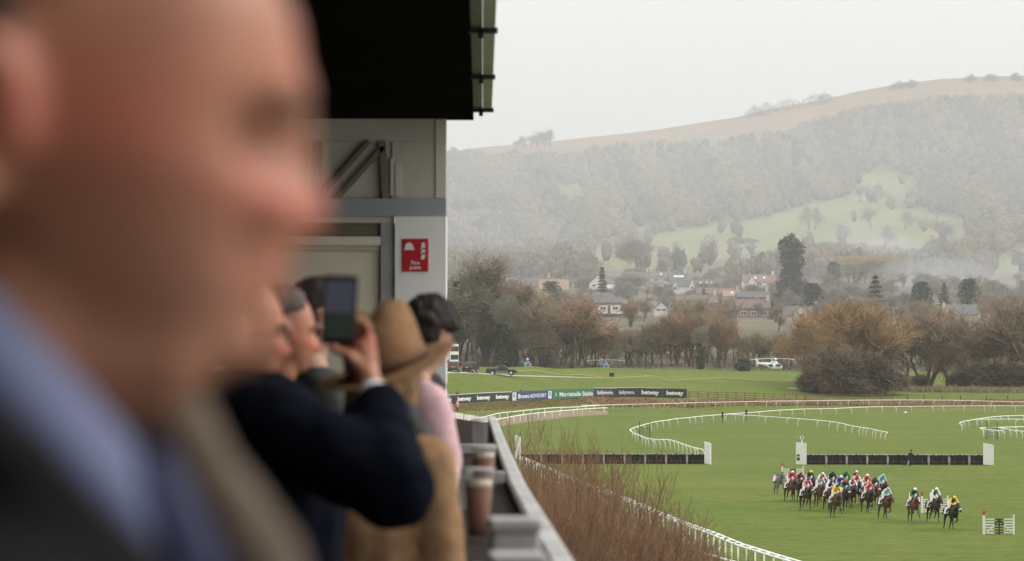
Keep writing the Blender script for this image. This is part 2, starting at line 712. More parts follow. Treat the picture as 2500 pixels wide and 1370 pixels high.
def running_rail(label, segs, side, h=1.22, neck=0.32, group="white running rails", straight=False, r=0.06, flat=False):
    """segs: list of (polyline of rail top in the photograph, post columns); side: which way the goosenecks stand off"""
    def on(px, py):
        if flat:
            Y = (H - h) * F / (py - HZ)
            return Vector(((px - 1250) / F * Y, Y, 0))
        return hit(px, py, 150, 700, h)
    root_p = None
    pts = []
    posts = []
    for poly, pp in segs:
        for px, py in poly:
            g = on(px, py)
            pts.append(Vector((g.x, g.y, g.z + h)))
        for q in pp:
            g = on(q, lerp_poly(poly, q))
            posts.append(Vector((g.x, g.y, g.z + h)))
    root_p = pts[0] - Vector((0, 0, h))
    t = thing('running_rail', label, 'rail', root_p, 0, group)
    # smooth the rail line
    fine = []
    for i in range(len(pts) - 1):
        p0 = pts[max(i - 1, 0)]
        p1, p2 = pts[i], pts[i + 1]
        p3 = pts[min(i + 2, len(pts) - 1)]
        for k in range(4):
            u = k / 4
            fine.append(0.5 * ((2 * p1) + (p2 - p0) * u + (2 * p0 - 5 * p1 + 4 * p2 - p3) * u * u + (3 * p1 - p0 - 3 * p2 + p3) * u ** 3))
    fine.append(pts[-1])
    obj('rail', MB().tube([p - root_p for p in fine], r, 8), M_WHITE, t, True)
    for q in posts:
        # direction along the rail near this post
        k = min(range(len(fine)), key=lambda i: (fine[i] - q).length)
        d = fine[min(k + 1, len(fine) - 1)] - fine[max(k - 1, 0)]
        d.z = 0
        if d.length < 1e-6:
            d = Vector((1, 0, 0))
        d.normalize()
        # the gooseneck stands off sideways, mostly along the picture's width
        off = Vector((1, 0, 0)) * side * neck
        top = fine[k].copy()
        if straight:
            base = Vector((top.x, top.y, min(zxy(top.x, top.y), top.z - .3) - .05))
            m = MB().tube([base - root_p, top - root_p], [.055, .05], 7)
        else:
            bx, by = top.x + off.x, top.y + off.y
            base = Vector((bx, by, zxy(bx, by) - .05))
            a = Vector((bx, by, top.z - .42))
            b_ = Vector((bx - off.x * .12, by - off.y * .12, top.z - .28))
            m = MB().tube([base - root_p, a - root_p, b_ - root_p, top - root_p], [.045, .045, .042, .04], 7)
        obj('post', m, M_WHITE, t, True)
    return t


running_rail("white rail along the brown bank, farthest rail across the course",
             [([(1420, 990), (1500, 988.6), (1600, 986), (1700, 983.5), (1800, 981), (1900, 979.5), (2000, 978.6), (2100, 977.4), (2200, 976.8), (2310, 977.2), (2400, 979), (2500, 981.5), (2600, 984)],
               [1500, 1527, 1554, 1592, 1630, 1667, 1705, 1744, 1787, 1832, 1870, 1912, 1953, 1991, 2030, 2073, 2115, 2158, 2198, 2240, 2285, 2333, 2379, 2420, 2472, 2520, 2570])], -1)
running_rail("white S-shaped rail curling round from the hurdle wing and away to the right",
             [([(1717, 1098), (1690, 1091.5), (1670, 1085), (1650, 1078), (1630, 1073.5), (1605, 1073.5), (1585, 1071), (1570, 1066.5), (1555, 1060), (1545, 1056)],
               [1545, 1553, 1563, 1571, 1580, 1589, 1598, 1608, 1618, 1628, 1637, 1648, 1658, 1668, 1679, 1690, 1701, 1711]),
              ([(1538, 1050), (1545, 1045.5), (1560, 1040.5), (1580, 1035), (1600, 1030), (1630, 1026), (1650, 1022.5), (1680, 1020), (1710, 1016.5), (1765, 1012), (1800, 1009.5), (1850, 1006), (1900, 1002),
                (1960, 999), (2000, 998.3), (2050, 997), (2100, 994.5), (2150, 993), (2200, 992.6), (2300, 991.8), (2400, 991), (2500, 991), (2600, 991)],
               [1540, 1546, 1556, 1569, 1584, 1598, 1613, 1632, 1653, 1677, 1693, 1709, 1733, 1763, 1791, 1855, 1897, 1928, 1962, 1999, 2034, 2069, 2109, 2147, 2188, 2226, 2268, 2306, 2347, 2388, 2430, 2475, 2520, 2565])], 1)
running_rail("white rail slanting down from the black markers to end alone on open grass",
             [([(1774, 1011.5), (1800, 1012.6), (1900, 1019), (2000, 1026.5), (2050, 1033), (2085, 1041), (2120, 1046), (2150, 1052.5), (2167, 1056)],
               [1777, 1826, 1872, 1917, 1958, 1999, 2028, 2053, 2072, 2088, 2100, 2112, 2122, 2134, 2145, 2155, 2166])], -1)
running_rail("curved white rail at the right edge, farther one of two there",
             [([(2342, 1033.5), (2350, 1029.5), (2375, 1025), (2400, 1021), (2440, 1016.5), (2480, 1015), (2540, 1013)], [2342, 2346, 2352, 2365, 2380, 2396, 2415, 2436, 2463, 2490, 2520])], 1)
running_rail("straight white rail crossing behind the dark gate frame at the right edge",
             [([(2390, 1024), (2440, 1023.5), (2500, 1024), (2560, 1024)], [2392, 2437, 2482, 2530])], -1)
running_rail("white rail with a pointed end, nearer one beside the dark gate frame",
             [([(2500, 1042), (2450, 1043.5), (2420, 1044.3), (2396, 1045)], [2398, 2414, 2440, 2480]),
              ([(2393, 1046.5), (2405, 1048.5), (2420, 1050), (2447, 1052)], [2395, 2404, 2419, 2433, 2447])], 1)
running_rail("short white rail slanting down out of the frame at the right edge",
             [([(2442, 1044), (2470, 1050), (2500, 1053.5), (2560, 1058)], [2446, 2462, 2477, 2493, 2530])], 1)
running_rail("white double-railed run at the left, rear rail in front of the sponsor boards",
             [([(1060, 1043), (1100, 1035), (1154, 1024), (1180, 1018.5), (1220, 1009), (1262, 1004.5), (1330, 997.5), (1370, 995), (1400, 994.3), (1440, 991.3), (1480, 989)],
               [1110, 1150, 1197, 1222, 1243, 1283, 1305, 1334, 1372, 1410, 1430, 1455, 1477])], -1, straight=True, r=.07)
running_rail("white double-railed run at the left, front rail beside the tan path",
             [([(1060, 1054), (1100, 1046), (1160, 1035.5), (1210, 1025), (1270, 1014), (1330, 1007), (1400, 1001), (1440, 998), (1483, 996)],
               [1120, 1160, 1192, 1234, 1261, 1277, 1291, 1309, 1327, 1350, 1374, 1398, 1424, 1446, 1474])], -1, straight=True, r=.08)


def ladder_rail():
    """the near double rail running from the left hurdle down to the bottom edge behind the bare shrubs"""
    h = 1.22
    poly = [(1268, 1116), (1324, 1141), (1380, 1165), (1464, 1196), (1548, 1230), (1604, 1254), (1660, 1277), (1730, 1302), (1800, 1331), (1880, 1356), (1960, 1380), (2040, 1402)]
    pts = []
    for px, py in poly:
        Y = (H - h) * F / (py - HZ)
        pts.append(Vector(((px - 1250) / F * Y, Y, h)))
    base = pts[-1] - Vector((0, 0, h))
    t = thing('double_rail', "long white twin-topped rail running behind the bare shrubs to the bottom edge", 'rail', base)
    off = Vector((.42, .3, 0))
    obj('rail', MB().tube([p - base for p in pts], .055, 8), M_WHITE, t, True)
    obj('rail', MB().tube([p - base + off for p in pts], .055, 8), M_WHITE, t, True)
    L = [0]
    for a, b in zip(pts, pts[1:]):
        L.append(L[-1] + (b - a).length)
    n = 0
    s = 0.6
    while s < L[-1] and n < 95:
        k = max(i for i in range(len(L)) if L[i] <= s)
        u = (s - L[k]) / (L[k + 1] - L[k])
        p = pts[k].lerp(pts[k + 1], u)
        m = MB()
        m.tube([Vector((p.x, p.y, min(zxy(p.x, p.y), h - .3) - .05)) - base, p - base], .045, 7)
        m.tube([p - base, p - base + off], .04, 6)
        obj('post', m, M_WHITE, t, True)
        s += 2.1 if s > L[-1] - 75 else 2.6
        n += 1


ladder_rail()
running_rail("low white rail among the bare shrubs nearest the bottom edge",
             [([(1440, 1262), (1537, 1296), (1598, 1318), (1646, 1332), (1702, 1346), (1772, 1366), (1830, 1382)], [1480, 1537, 1570, 1598, 1622, 1646, 1676, 1702, 1740, 1772, 1800])], 1, straight=True, flat=True)


# ---- hurdles
def make_hurdle(seed):
    rng_ = random.Random(seed)
    t = thing('hurdle', '', 'hurdle', (0, 0, 0), 0, "hurdles in the two rows across the track")
    wd, h = 2.0, 1.04
    m = MB()                                           # brush: packed birch twigs, ragged top
    nx = 26
    for i in range(nx):
        x = -wd / 2 + wd * (i + .5) / nx
        hh = h * (0.94 + rng_.uniform(-.03, .07))
        m.box((x, rng_.uniform(-.02, .02) + .10, hh / 2 + .02), (wd / nx * 1.08, .16, hh), (0.16, rng_.uniform(-.03, .03), 0))
    obj('brush_panel', m, M_BRUSH, t)
    fr = MB()                                          # timber frame over the brush
    for z in (.30, .64):
        fr.box((0, .0 + z * .16 - .05, z), (wd, .05, .045))
    for x in (-.55 + rng_.uniform(-.1, .1), .35 + rng_.uniform(-.1, .1)):
        fr.beam((x, -.08, .1), (x + rng_.uniform(-.12, .12), .08, .92), .045, .04)
    obj('frame', fr, mat_frame, t)
    eb = MB()                                          # pale padded end board
    prof = [(-.05, .02), (.05, .02), (.105, .35), (.12, .6), (.10, .85), (.05, 1.08), (-.05, 1.08), (-.10, .85), (-.12, .6), (-.105, .35)]
    eb.prism([(x + wd / 2 + .07, z) for x, z in prof], -.14, -.04)
    obj('end_board', eb, M_GREYWOOD, t)
    tr = MB().box((0, .30, 1.03), (wd + .1, .04, .05))
    obj('top_rail', tr, M_WPAINT, t)
    return t


mat_frame = mat("frame_wood", (.10, .085, .08), .9, .3, 6)
HUR = [make_hurdle(k) for k in range(3)]
YH = hit(1700, 1133).y
used = set()
hl = {}
lefts = [1296, 1347, 1398, 1449, 1500, 1550, 1601, 1652, 1703]
rights = [1992, 2042, 2092, 2142, 2192, 2242, 2292, 2341, 2391]
ordn = ["first", "second", "third", "fourth", "fifth", "sixth", "seventh", "eighth", "ninth"]
for run, xs in ((0, lefts), (1, rights)):
    for i, px in enumerate(xs):
        if run == 0:
            lab = "black brush hurdle in the left row, %s counting from its white right-hand wing" % ordn[8 - i]
        else:
            lab = "black brush hurdle in the right row, %s counting from the numbered wing" % ordn[i]
        k = (i * 2 + run) % 3
        Yb = YH + (0 if run == 0 else -1.5 - i * .12)
        p = G(px, Yb)
        if k not in used:
            used.add(k)
            o = HUR[k]
            o.location = p
            o['label'] = lab
        else:
            o = dup(HUR[k], p, 0, None, lab)


def wing(px, py, lab, yaw, wide=.95, h=2.3, tilt=.16):
    g = hit(px, py)
    t = thing('hurdle_wing', lab, 'wing', g, yaw, "white wings at the hurdle ends")
    m = MB()
    m.prism([(-wide / 2, .05), (wide / 2, .0), (wide / 2, h - tilt), (wide / 2 - .06, h - tilt + .03), (-wide / 2, h)], -.045, .045)
    obj('panel', m, M_WPAINT, t)
    f = MB()
    f.box((wide / 2 + .05, 0, (h - tilt) / 2), (.098, .16, h - tilt))
    f.box((0, .12, .35), (wide * .98, .10, .06))
    f.box((0, .12, 1.5), (wide * .98, .10, .06))
    obj('frame', f, M_WPAINT, t)
    return t


wing(1727, 1133.5, "white wing panel at the right end of the left hurdle row", R(-55), .9, 2.35)
wing(1263, 1121, "white wing panel half hidden by bare twigs at the left hurdle row's far end", R(-50), .8, 2.6)
wing(2412, 1135.5, "white wing panel at the right end of the right hurdle row", R(-12), .98, 2.3, .22)
wg = wing(1955, 1134.5, "white wing panel below the round number three sign", R(-8), 1.0, 2.32, .1)
ar = MB()
ar.box((-.26, -.07, .75), (.30, .04, .62))
obj('arrow_board', ar, M_BLACK, wg)
am = MB()
am.prism([(-.40, .72), (-.24, .72), (-.24, .62), (-.10, .79), (-.24, .96), (-.24, .86), (-.40, .86)], -.12, -.095)
obj('arrow', am, M_YEL, wg)
sg = thing('number_sign', "round white sign with a black number three on a short pole", 'sign', hit(1958, 1134.5) + Vector((0, .25, 0)))
obj('pole', MB().tube([(0, 0, 0), (0, 0, 2.55)], .05, 8), M_WPAINT, sg, True)
dm = MB().lathe([(.26, -.025), (.27, 0), (.26, .025)], (0, -.08, 2.82), 24, 0, Matrix.Rotation(R(90), 3, 'X'))
obj('disc', dm, M_WPAINT, sg)
ob = obj('digit', text_mesh('digit', "3", .2, .32, M_BLACK, .03), None, sg, loc=(0, -.115, 2.82))
obj('rim', MB().tube([(.265 * math.cos(a), -.105, 2.82 + .265 * math.sin(a)) for a in np.linspace(0, 2 * PI, 25)], .018, 6), M_DARK, sg)


# ---- small white direction gates with black middles
def marker_gate(px, py, yaw, lab, h=1.02, wd=1.8):
    g = hit(px, py)
    t = thing('marker_gate', lab, 'gate', g, yaw, "white and black marker gates")
    p = MB().box((0, 0, .62), (.14, .14, 1.24))
    obj('post', p, M_WPAINT, t)
    obj('post_cap', MB().box((0, 0, 1.40), (.16, .16, .30)), M_RED, t)
    a, b = MB(), MB()
    x0, x1 = .11, .11 + wd
    xa, xb = x0 + wd * .32, x0 + wd * .66
    for i in range(6):
        z = .10 + (h - .14) * i / 5
        a.box(((x0 + xa) / 2, 0, z), (xa - x0, .05, .075))
        a.box(((xb + x1) / 2, 0, z), (x1 - xb, .05, .075))
        b.box(((xa + xb) / 2, 0, z), (xb - xa - .006, .05, .065))
    a.box((x1 + .05, 0, h / 2 + .12), (.1, .1, h + .24))
    a.beam((x0 + .05, -.06, .08), (xa, -.06, .62), .03, .05)
    a.beam((x1 - .05, -.06, .08), (xb, -.06, .62), .03, .05)
    b.box(((xa + xb) / 2, -.05, h / 2), (.075, .05, h))
    b.beam(((xa + xb) / 2, -.05, h), (xa, -.05, h * .6), .03, .06)
    b.beam(((xa + xb) / 2, -.05, h), (xb, -.05, h * .6), .03, .06)
    obj('white_bars', a, M_WPAINT, t)
    obj('dark_bars', b, M_BLACK, t)
    return t


marker_gate(2402, 1305, R(4), "white slatted marker gate on open grass ahead of the leading horse")
marker_gate(2251, 1253, R(10), "white slatted marker gate half hidden behind the second and third leading horses")
marker_gate(1910, 1172, R(8), "white slatted marker gate behind the grey horse at the tail of the field")

# ---- black flexible markers and tall dark gate frames
for px, py, lab in ((1764, 1035.5, "black paddle marker post where two white rails meet"), (1822, 1029.5, "black paddle marker post just right of the meeting rails")):
    t = thing('marker_post', lab, 'marker', hit(px, py), 0, "black paddle markers")
    obj('stem', MB().tube([(0, 0, 0), (0, 0, 1.2)], .05, 6), M_DARK, t)
    obj('paddle', MB().box((0, 0, 1.5), (.30, .06, .85), (0, .03, 0)), M_BLACK, t)
for px, py, lab in ((1574, 1072, "dark green steel gate frame behind the curl of the S-shaped rail"), (2422, 1071, "dark green steel gate frame among the rails at the right edge")):
    g = hit(px, py)
    t = thing('gate_frame', lab, 'gate', g, R(5), "dark steel gate frames")
    fr, br = MB(), MB()
    hh = 2.3
    for x in (-.7, .7):
        fr.box((x, 0, hh / 2), (.09, .09, hh))
        fr.box((x, 0, .04), (.3, .5, .08))
    for i in range(5):
        br.box((0, 0, .28 + i * .27), (1.30, .05, .05))
    fr.box((0, .0, hh * .5 + .32), (1.3, .06, .06))
    obj('uprights', fr, M_GREENSTEEL, t)
    obj('bars', br, M_GREENSTEEL, t)

# ---- sponsor boards
M_BOARD = mat("charcoal_board", (.035, .036, .042), .55, .08, 2)
M_BLUEB = mat("blue_board", (.035, .06, .16), .55, .08, 2)
M_GREENB = mat("green_board", (.03, .15, .085), .55, .08, 2)
M_LET = mat("white_lettering", (.82, .82, .82), .5)


def board(x0, t0, b0, x1, t1, b1, m, texts, lab, white_top=False):
    p0, p1 = hit(x0, b0, 440, 620), hit(x1, b1, 440, 620)
    h = ((b0 - t0) * p0.y + (b1 - t1) * p1.y) / 2 / F
    d = p1 - p0
    L = d.length
    yaw = math.atan2(d.y, d.x)
    t = thing('advertising_board', lab, 'board', p0, yaw, "advertising boards along the far side")
    dz = d.z / L
    q = MB()
    q.add([(0, -.05, 0), (L, -.05, d.z), (L, -.05, d.z + h), (0, -.05, h), (0, .05, -.05), (L, .05, d.z - .05), (L, .05, d.z + h), (0, .05, h)],
          [(0, 1, 2, 3), (5, 4, 7, 6), (4, 0, 3, 7), (1, 5, 6, 2), (3, 2, 6, 7), (0, 4, 5, 1)])
    obj('board_face', q, m, t)
    lg = MB()
    for x in (.3, L - .3):
        lg.beam((x, .1, h * .9 + dz * x), (x, .9, dz * x - .02), .05, .05)
    obj('strut', lg, M_GREYWOOD, t)
    for s, xc, w_, zc, hh, bold in texts:
        me = text_mesh('lettering', s, w_ * L, hh * h, M_LET, bold)
        o = obj('lettering', me, None, t, loc=(xc * L, -.058, zc * h + dz * xc * L))
        o.rotation_euler = (0, -math.atan(dz), 0)
    if white_top:
        obj('cap_strip', MB().beam((0, 0, h + .045), (L, 0, d.z + h + .045), .12, .08), M_WPAINT, t)
    return t, L, h, dz


def btop(px):
    return np.interp(px, [1060, 1109, 1157, 1203, 1249, 1336, 1450, 1557, 1618, 1677], [967.5, 964.6, 961.5, 959, 957.2, 952.3, 948, 947.2, 948.4, 949.8])


def bbot(px):
    return btop(px) + np.interp(px, [1060, 1249, 1450, 1557, 1677], [22, 22, 22, 22, 22.5])


def B(x0, x1, m, texts, lab, wt=False):
    return board(x0, btop(x0), bbot(x0), x1, btop(x1), bbot(x1), m, texts, lab, wt)


bw = [("betway", .5, .70, .47, .62, .035)]
B(1060, 1109.5, M_BOARD, bw, "charcoal board with white lettering cut off by the pink sleeve, leftmost of the boards", True)
B(1110, 1156.7, M_BOARD, bw, "charcoal board with white lettering just behind the attendant in red and white", True)
B(1157.2, 1202.7, M_BOARD, bw, "charcoal board with white lettering midway between the attendant and the blue board", True)
B(1203.2, 1248.7, M_BOARD, bw, "charcoal board with white lettering directly left of the blue board", True)
t, L, h, dz = B(1249.2, 1346.8, M_BLUEB, [("Brown", .28, .26, .47, .50, .02), ("ADVISORY", .64, .42, .46, .42, .01)], "long blue board with white serif lettering and white squares at its ends")
for xc in (.055, .945):
    z0 = dz * xc * L
    obj('white_panel', MB().box((xc * L, -.058, h * .52 + z0), (.085 * L, .02, h * .76)), M_LET, t)
    o = obj('letter', text_mesh('letter', "B", .05 * L, h * .5, M_BLUEB, .01), None, t, loc=(xc * L, -.075, h * .56 + z0))
    obj('underline', MB().box((xc * L, -.058, h * .07 + z0), (.085 * L, .02, h * .06)), M_LET, t)
t, L, h, dz = B(1347.3, 1449.7, M_GREENB, [("Merriebelle Stable", .57, .80, .46, .50, .012)], "long green board with white serif lettering and a small emblem")
em = MB()
em.prism([(-.35, -.45), (-.12, -.45), (0, -.2), (.12, -.45), (.35, -.45), (.42, -.1), (.2, .18), (0, 0), (-.2, .18), (-.42, -.1)], -.01, .01)
em.ell((0, 0, .36), (.18, .02, .18), 10, 6)
o = obj('emblem', em, M_LET, t, loc=(.085 * L, -.064, h * .5 + dz * .085 * L))
o.scale = (.75, 1, .75)
by = [("ballymore.", .5, .72, .47, .55, .012)]
B(1450.2, 1503.7, M_BOARD, by, "charcoal board with thin white lettering directly right of the green board", True)
B(1504.2, 1556.7, M_BOARD, by, "charcoal board with thin white lettering, second right of the green board", True)
B(1557.2, 1617.7, M_BOARD, bw, "charcoal board with bold white lettering, last but one before the wooden fence", True)
B(1618.2, 1677, M_BOARD, bw, "charcoal board with bold white lettering beside the start of the wooden fence")


# ---- brown post and rail fence
def post_fence(px_list, tops, lab, h, rails, name='wooden_fence', base_off=18, m=None):
    m = m or M_BROWNWOOD
    P_ = []
    for q in px_list:
        P_.append(hit(q, lerp_poly(tops, q) + base_off, 440, 680))
    t = thing(name, lab, 'fence', P_[0])
    for p in P_:
        obj('post', MB().box(p - P_[0] + Vector((0, 0, h / 2)), (.16, .14, h + .1)), m, t)
    for k in range(rails):
        z = h * (.25 + .68 * k / max(rails - 1, 1))
        q = MB()
        for a, b in zip(P_, P_[1:]):
            q.beam(a - P_[0] + Vector((0, -.09, z)), b - P_[0] + Vector((0, -.09, z)), .05, .10)
        obj('rail', q, m, t)
    return t


post_fence([1682, 1705, 1728, 1751, 1774, 1797, 1819, 1843, 1865, 1888, 1915, 1945, 1966], [(1680, 955), (1820, 958), (1966, 963)],
           "thin brown post and rail fence running right from the sponsor boards", 1.35, 3, base_off=17)
post_fence([1970, 2010, 2060, 2110, 2150, 2178], [(1970, 963), (2178, 962)], "dark brown rail fence in front of the big orange willow", 1.3, 4, base_off=15)
post_fence([2215, 2256, 2300, 2345, 2409, 2460, 2510], [(2215, 966), (2510, 969)], "sparse line of dark fence stakes on the right-hand bank", 1.2, 1, base_off=14, m=M_DARK)


# ---- pale tracks and worn ground
def sheet(name, near, far, m, lab, lift=.03, n=40, k=6):
    mb = MB()
    vs = []
    xs = np.linspace(0, 1, n)

    def at(pl, u):
        d = [0]
        for a, b in zip(pl, pl[1:]):
            d.append(d[-1] + math.hypot(b[0] - a[0], b[1] - a[1]))
        return (np.interp(u * d[-1], d, [p[0] for p in pl]), np.interp(u * d[-1], d, [p[1] for p in pl]))
    for u in xs:
        a, b = hit(*at(near, u), 150, 720), hit(*at(far, u), 150, 720)
        for j in range(k + 1):
            q = a.lerp(b, j / k)
            vs.append((q.x, q.y, zxy(q.x, q.y) + lift))
    fs = []
    for i in range(n - 1):
        for j in range(k):
            fs.append((i * (k + 1) + j, (i + 1) * (k + 1) + j, (i + 1) * (k + 1) + j + 1, i * (k + 1) + j + 1))
    mb.add(vs, fs)
    o = obj(name, mb, m, None, True)
    return tag(o, lab, None, None, 'structure')


M_TRACK = mat("pale_track", (.34, .31, .26), .9, .2, .8)
M_DIRT = mat("tan_dirt", (.22, .165, .10), .95, .25, .5, col2=(.17, .13, .075))
M_CHALK = mat("chalk_path", (.36, .33, .29), .9, .2, .4)
sheet('track', [(1250, 918.6), (1330, 920.6), (1400, 922.2), (1470, 924.5)], [(1250, 916.2), (1330, 918.2), (1400, 920.4), (1470, 923.6)], M_TRACK, "thin pale vehicle track across the landing field", .04)
sheet('track', [(1085, 912), (1140, 912), (1250, 918.5)], [(1085, 908.5), (1140, 909.2), (1250, 916.3)], M_TRACK, "pale vehicle track beneath the parked vans", .04)
sheet('track', [(1922, 949), (1948, 951.5), (1985, 955)], [(1930, 947), (1950, 947), (1985, 948)], M_TRACK, "pale worn patch of track beside the big willow", .04)
sheet('path', [(1200, 1045), (1300, 1030), (1400, 1018), (1484, 1013)], [(1200, 1022), (1300, 1012), (1400, 1002.5), (1484, 1003)], M_DIRT, "tan earth path under the double rails", .03)
sheet('path', [(1060, 1025), (1110, 1022), (1180, 1034)], [(1060, 1006), (1110, 1008), (1200, 1022)], M_CHALK, "chalky pale path at the left behind the rails", .05)

# ---- rope lines on the landing field
M_ROPE = mat("yellow_rope", (.50, .46, .16), .8)
for pl, lab in (([(1267, 907), (1330, 910), (1420, 916), (1500, 924), (1560, 921), (1590, 919)], "long sagging yellow rope line nearest the pickup truck"),
                ([(1550, 913), (1590, 919), (1640, 931), (1720, 926), (1770, 923), (1850, 930), (1960, 932)], "wavy yellow rope line reaching towards the big willow")):
    pts = [hit(a, b, 470, 680) for a, b in pl]
    t = thing('rope_line', lab, 'rope', pts[0], 0, "rope lines on the landing field")
    fine = []
    for a, b in zip(pts, pts[1:]):
        for k in range(8):
            q = a.lerp(b, k / 8)
            fine.append(Vector((q.x, q.y, zxy(q.x, q.y) + .12)) - pts[0])
    obj('rope', MB().tube(fine, .05, 5), M_ROPE, t)
t = thing('stake', "slim white stake with a small pennant on the landing field", 'stake', hit(1646, 926))
obj('pole', MB().tube([(0, 0, 0), (0, 0, 1.3)], .05, 6), M_ROPE, t)
obj('pennant', MB().box((.18, 0, 1.12), (.3, .03, .2), (0, .2, 0)), M_ROPE, t)
t = thing('equipment_case', "small black equipment case alone on the landing field", 'case', hit(1493, 920), R(10))
obj('body', MB().box((0, 0, .42), (.95, .5, .68)), M_BLACK, t)
obj('lid', MB().box((0, 0, .80), (.99, .54, .07)), M_DARK, t)
obj('foot', MB().box((-.35, 0, .04), (.12, .4, .08)).box((.35, 0, .04), (.12, .4, .08)), M_DARK, t)
t = thing('litter', "white scrap lying on the grass between the far rails", 'litter', hit(2210, 1008))
obj('sheet', MB().add([(-.3, 0, .02), (.3, -.1, .03), (.35, .3, .22), (-.15, .35, .12), (.05, .1, .2)], [(0, 1, 4), (1, 2, 4), (2, 3, 4), (3, 0, 4)]), M_WPAINT, t)


# ---- rough bracken bank along the far rail
def blades(name, quads, m, lab, kind='stuff'):
    v = np.array(quads, dtype=np.float32)        # n x 3 x 3 triangles
    n = len(v)
    me = bpy.data.meshes.new(name)
    me.vertices.add(n * 3)
    me.vertices.foreach_set("co", v.ravel())
    me.loops.add(n * 3)
    me.loops.foreach_set("vertex_index", np.arange(n * 3, dtype=np.int32))
    me.polygons.add(n)
    me.polygons.foreach_set("loop_start", np.arange(0, n * 3, 3, dtype=np.int32))
    me.polygons.foreach_set("loop_total", np.full(n, 3, dtype=np.int32))
    me.update()
    me.materials.append(m)
    o = bpy.data.objects.new(name, me)
    COL.objects.link(o)
    return tag(o, lab, None, None, kind) if kind else o


def bracken():
    rg = random.Random(11)
    T = []
    for i in range(16000):
        px = rg.uniform(1405, 2560)
        far_y = np.interp(px, [1405, 1480, 1700, 2000, 2560], [541, 552, 556, 566, 573])
        near_y = np.interp(px, [1405, 1480, 1700, 2000, 2560], [534, 541, 547.5, 558, 565])
        Y = rg.uniform(near_y, far_y)
        if math.sin(px * .045) + math.sin(px * .017 + 2) + rg.uniform(-1.4, 1.4) < -1.1:
            continue
        p = G(px, Y)
        hgt = rg.uniform(.25, .75)
        a = rg.uniform(0, 2 * PI)
        wv = rg.uniform(.12, .3)
        dx, dy = math.cos(a) * wv, math.sin(a) * wv
        lean = (rg.uniform(-.45, .45), rg.uniform(-.3, .3))
        T.append([(p.x - dx, p.y - dy, p.z - .02), (p.x + dx, p.y + dy, p.z - .02), (p.x + lean[0], p.y + lean[1], p.z + hgt)])
    blades('bracken', T, mat("bracken", (.27, .145, .085), .95, .3, .25, col2=(.36, .25, .13)), "reddish brown bracken along the foot of the far bank")
    T = []
    for i in range(7000):
        px = rg.uniform(1060, 1500)
        q = rg.random()
        row = np.interp(px, [1060, 1249, 1400, 1500], [994, 981.5, 975, 974]) + q * np.interp(px, [1060, 1250, 1400, 1500], [14, 18, 15, 12])
        if math.sin(px * .06 + q * 5) + rg.uniform(-1.3, 1.3) < -.5:
            continue
        p = hit(px, row, 400, 620)
        hgt = rg.uniform(.10, .32)
        a = rg.uniform(0, 2 * PI)
        wv = rg.uniform(.12, .3)
        dx, dy = math.cos(a) * wv, math.sin(a) * wv
        T.append([(p.x - dx, p.y - dy, p.z - .02), (p.x + dx, p.y + dy, p.z - .02), (p.x + rg.uniform(-.3, .3), p.y + .1, p.z + hgt)])
    blades('dead_grass', T, mat("dead_grass", (.165, .145, .045), .95, .3, .25, col2=(.20, .13, .065)), "ochre dead grass below the sponsor boards")
    T = []
    for i in range(5000):
        px = rg.uniform(2160, 2560)
        Y = rg.uniform(608, 622)
        p = G(px, Y)
        hgt = rg.uniform(.5, 1.3)
        a = rg.uniform(0, 2 * PI)
        wv = rg.uniform(.1, .22)
        dx, dy = math.cos(a) * wv, math.sin(a) * wv
        T.append([(p.x - dx, p.y - dy, p.z - .02), (p.x + dx, p.y + dy, p.z - .02), (p.x + rg.uniform(-.4, .4), p.y, p.z + hgt)])
    blades('rough_grass', T, mat("rough_grass", (.20, .18, .09), .95, .3, .3, col2=(.28, .24, .13)), "fringe of tall dead grass under the right-hand trees")


bracken()
# ------------------------------------------------------------------ trees
class Wood:
    """collects branches: thick ones to one mesh, twigs to another"""

    def __init__(s, seed):
        s.r = random.Random(seed)
        s.t, s.c = MB(), MB()

    def limb(s, mb, p, d, L, r0, r1, n, bend=.25, segs=4, up=0.0):
        pts, rad = [p.copy()], [r0]
        for i in range(segs):
            d = (d + Vector((s.r.gauss(0, bend), s.r.gauss(0, bend), s.r.gauss(0, bend * .6) + up))).normalized()
            p = p + d * (L / segs)
            pts.append(p.copy())
            rad.append(r0 + (r1 - r0) * (i + 1) / segs)
        mb.tube(pts, rad, n, 0, n > 3)
        return pts, d


def split_dir(rg, d, ang):
    x = d.orthogonal().normalized()
    y = d.cross(x)
    a = rg.uniform(0, 2 * PI)
    return (d * math.cos(ang) + (x * math.cos(a) + y * math.sin(a)) * math.sin(ang)).normalized()


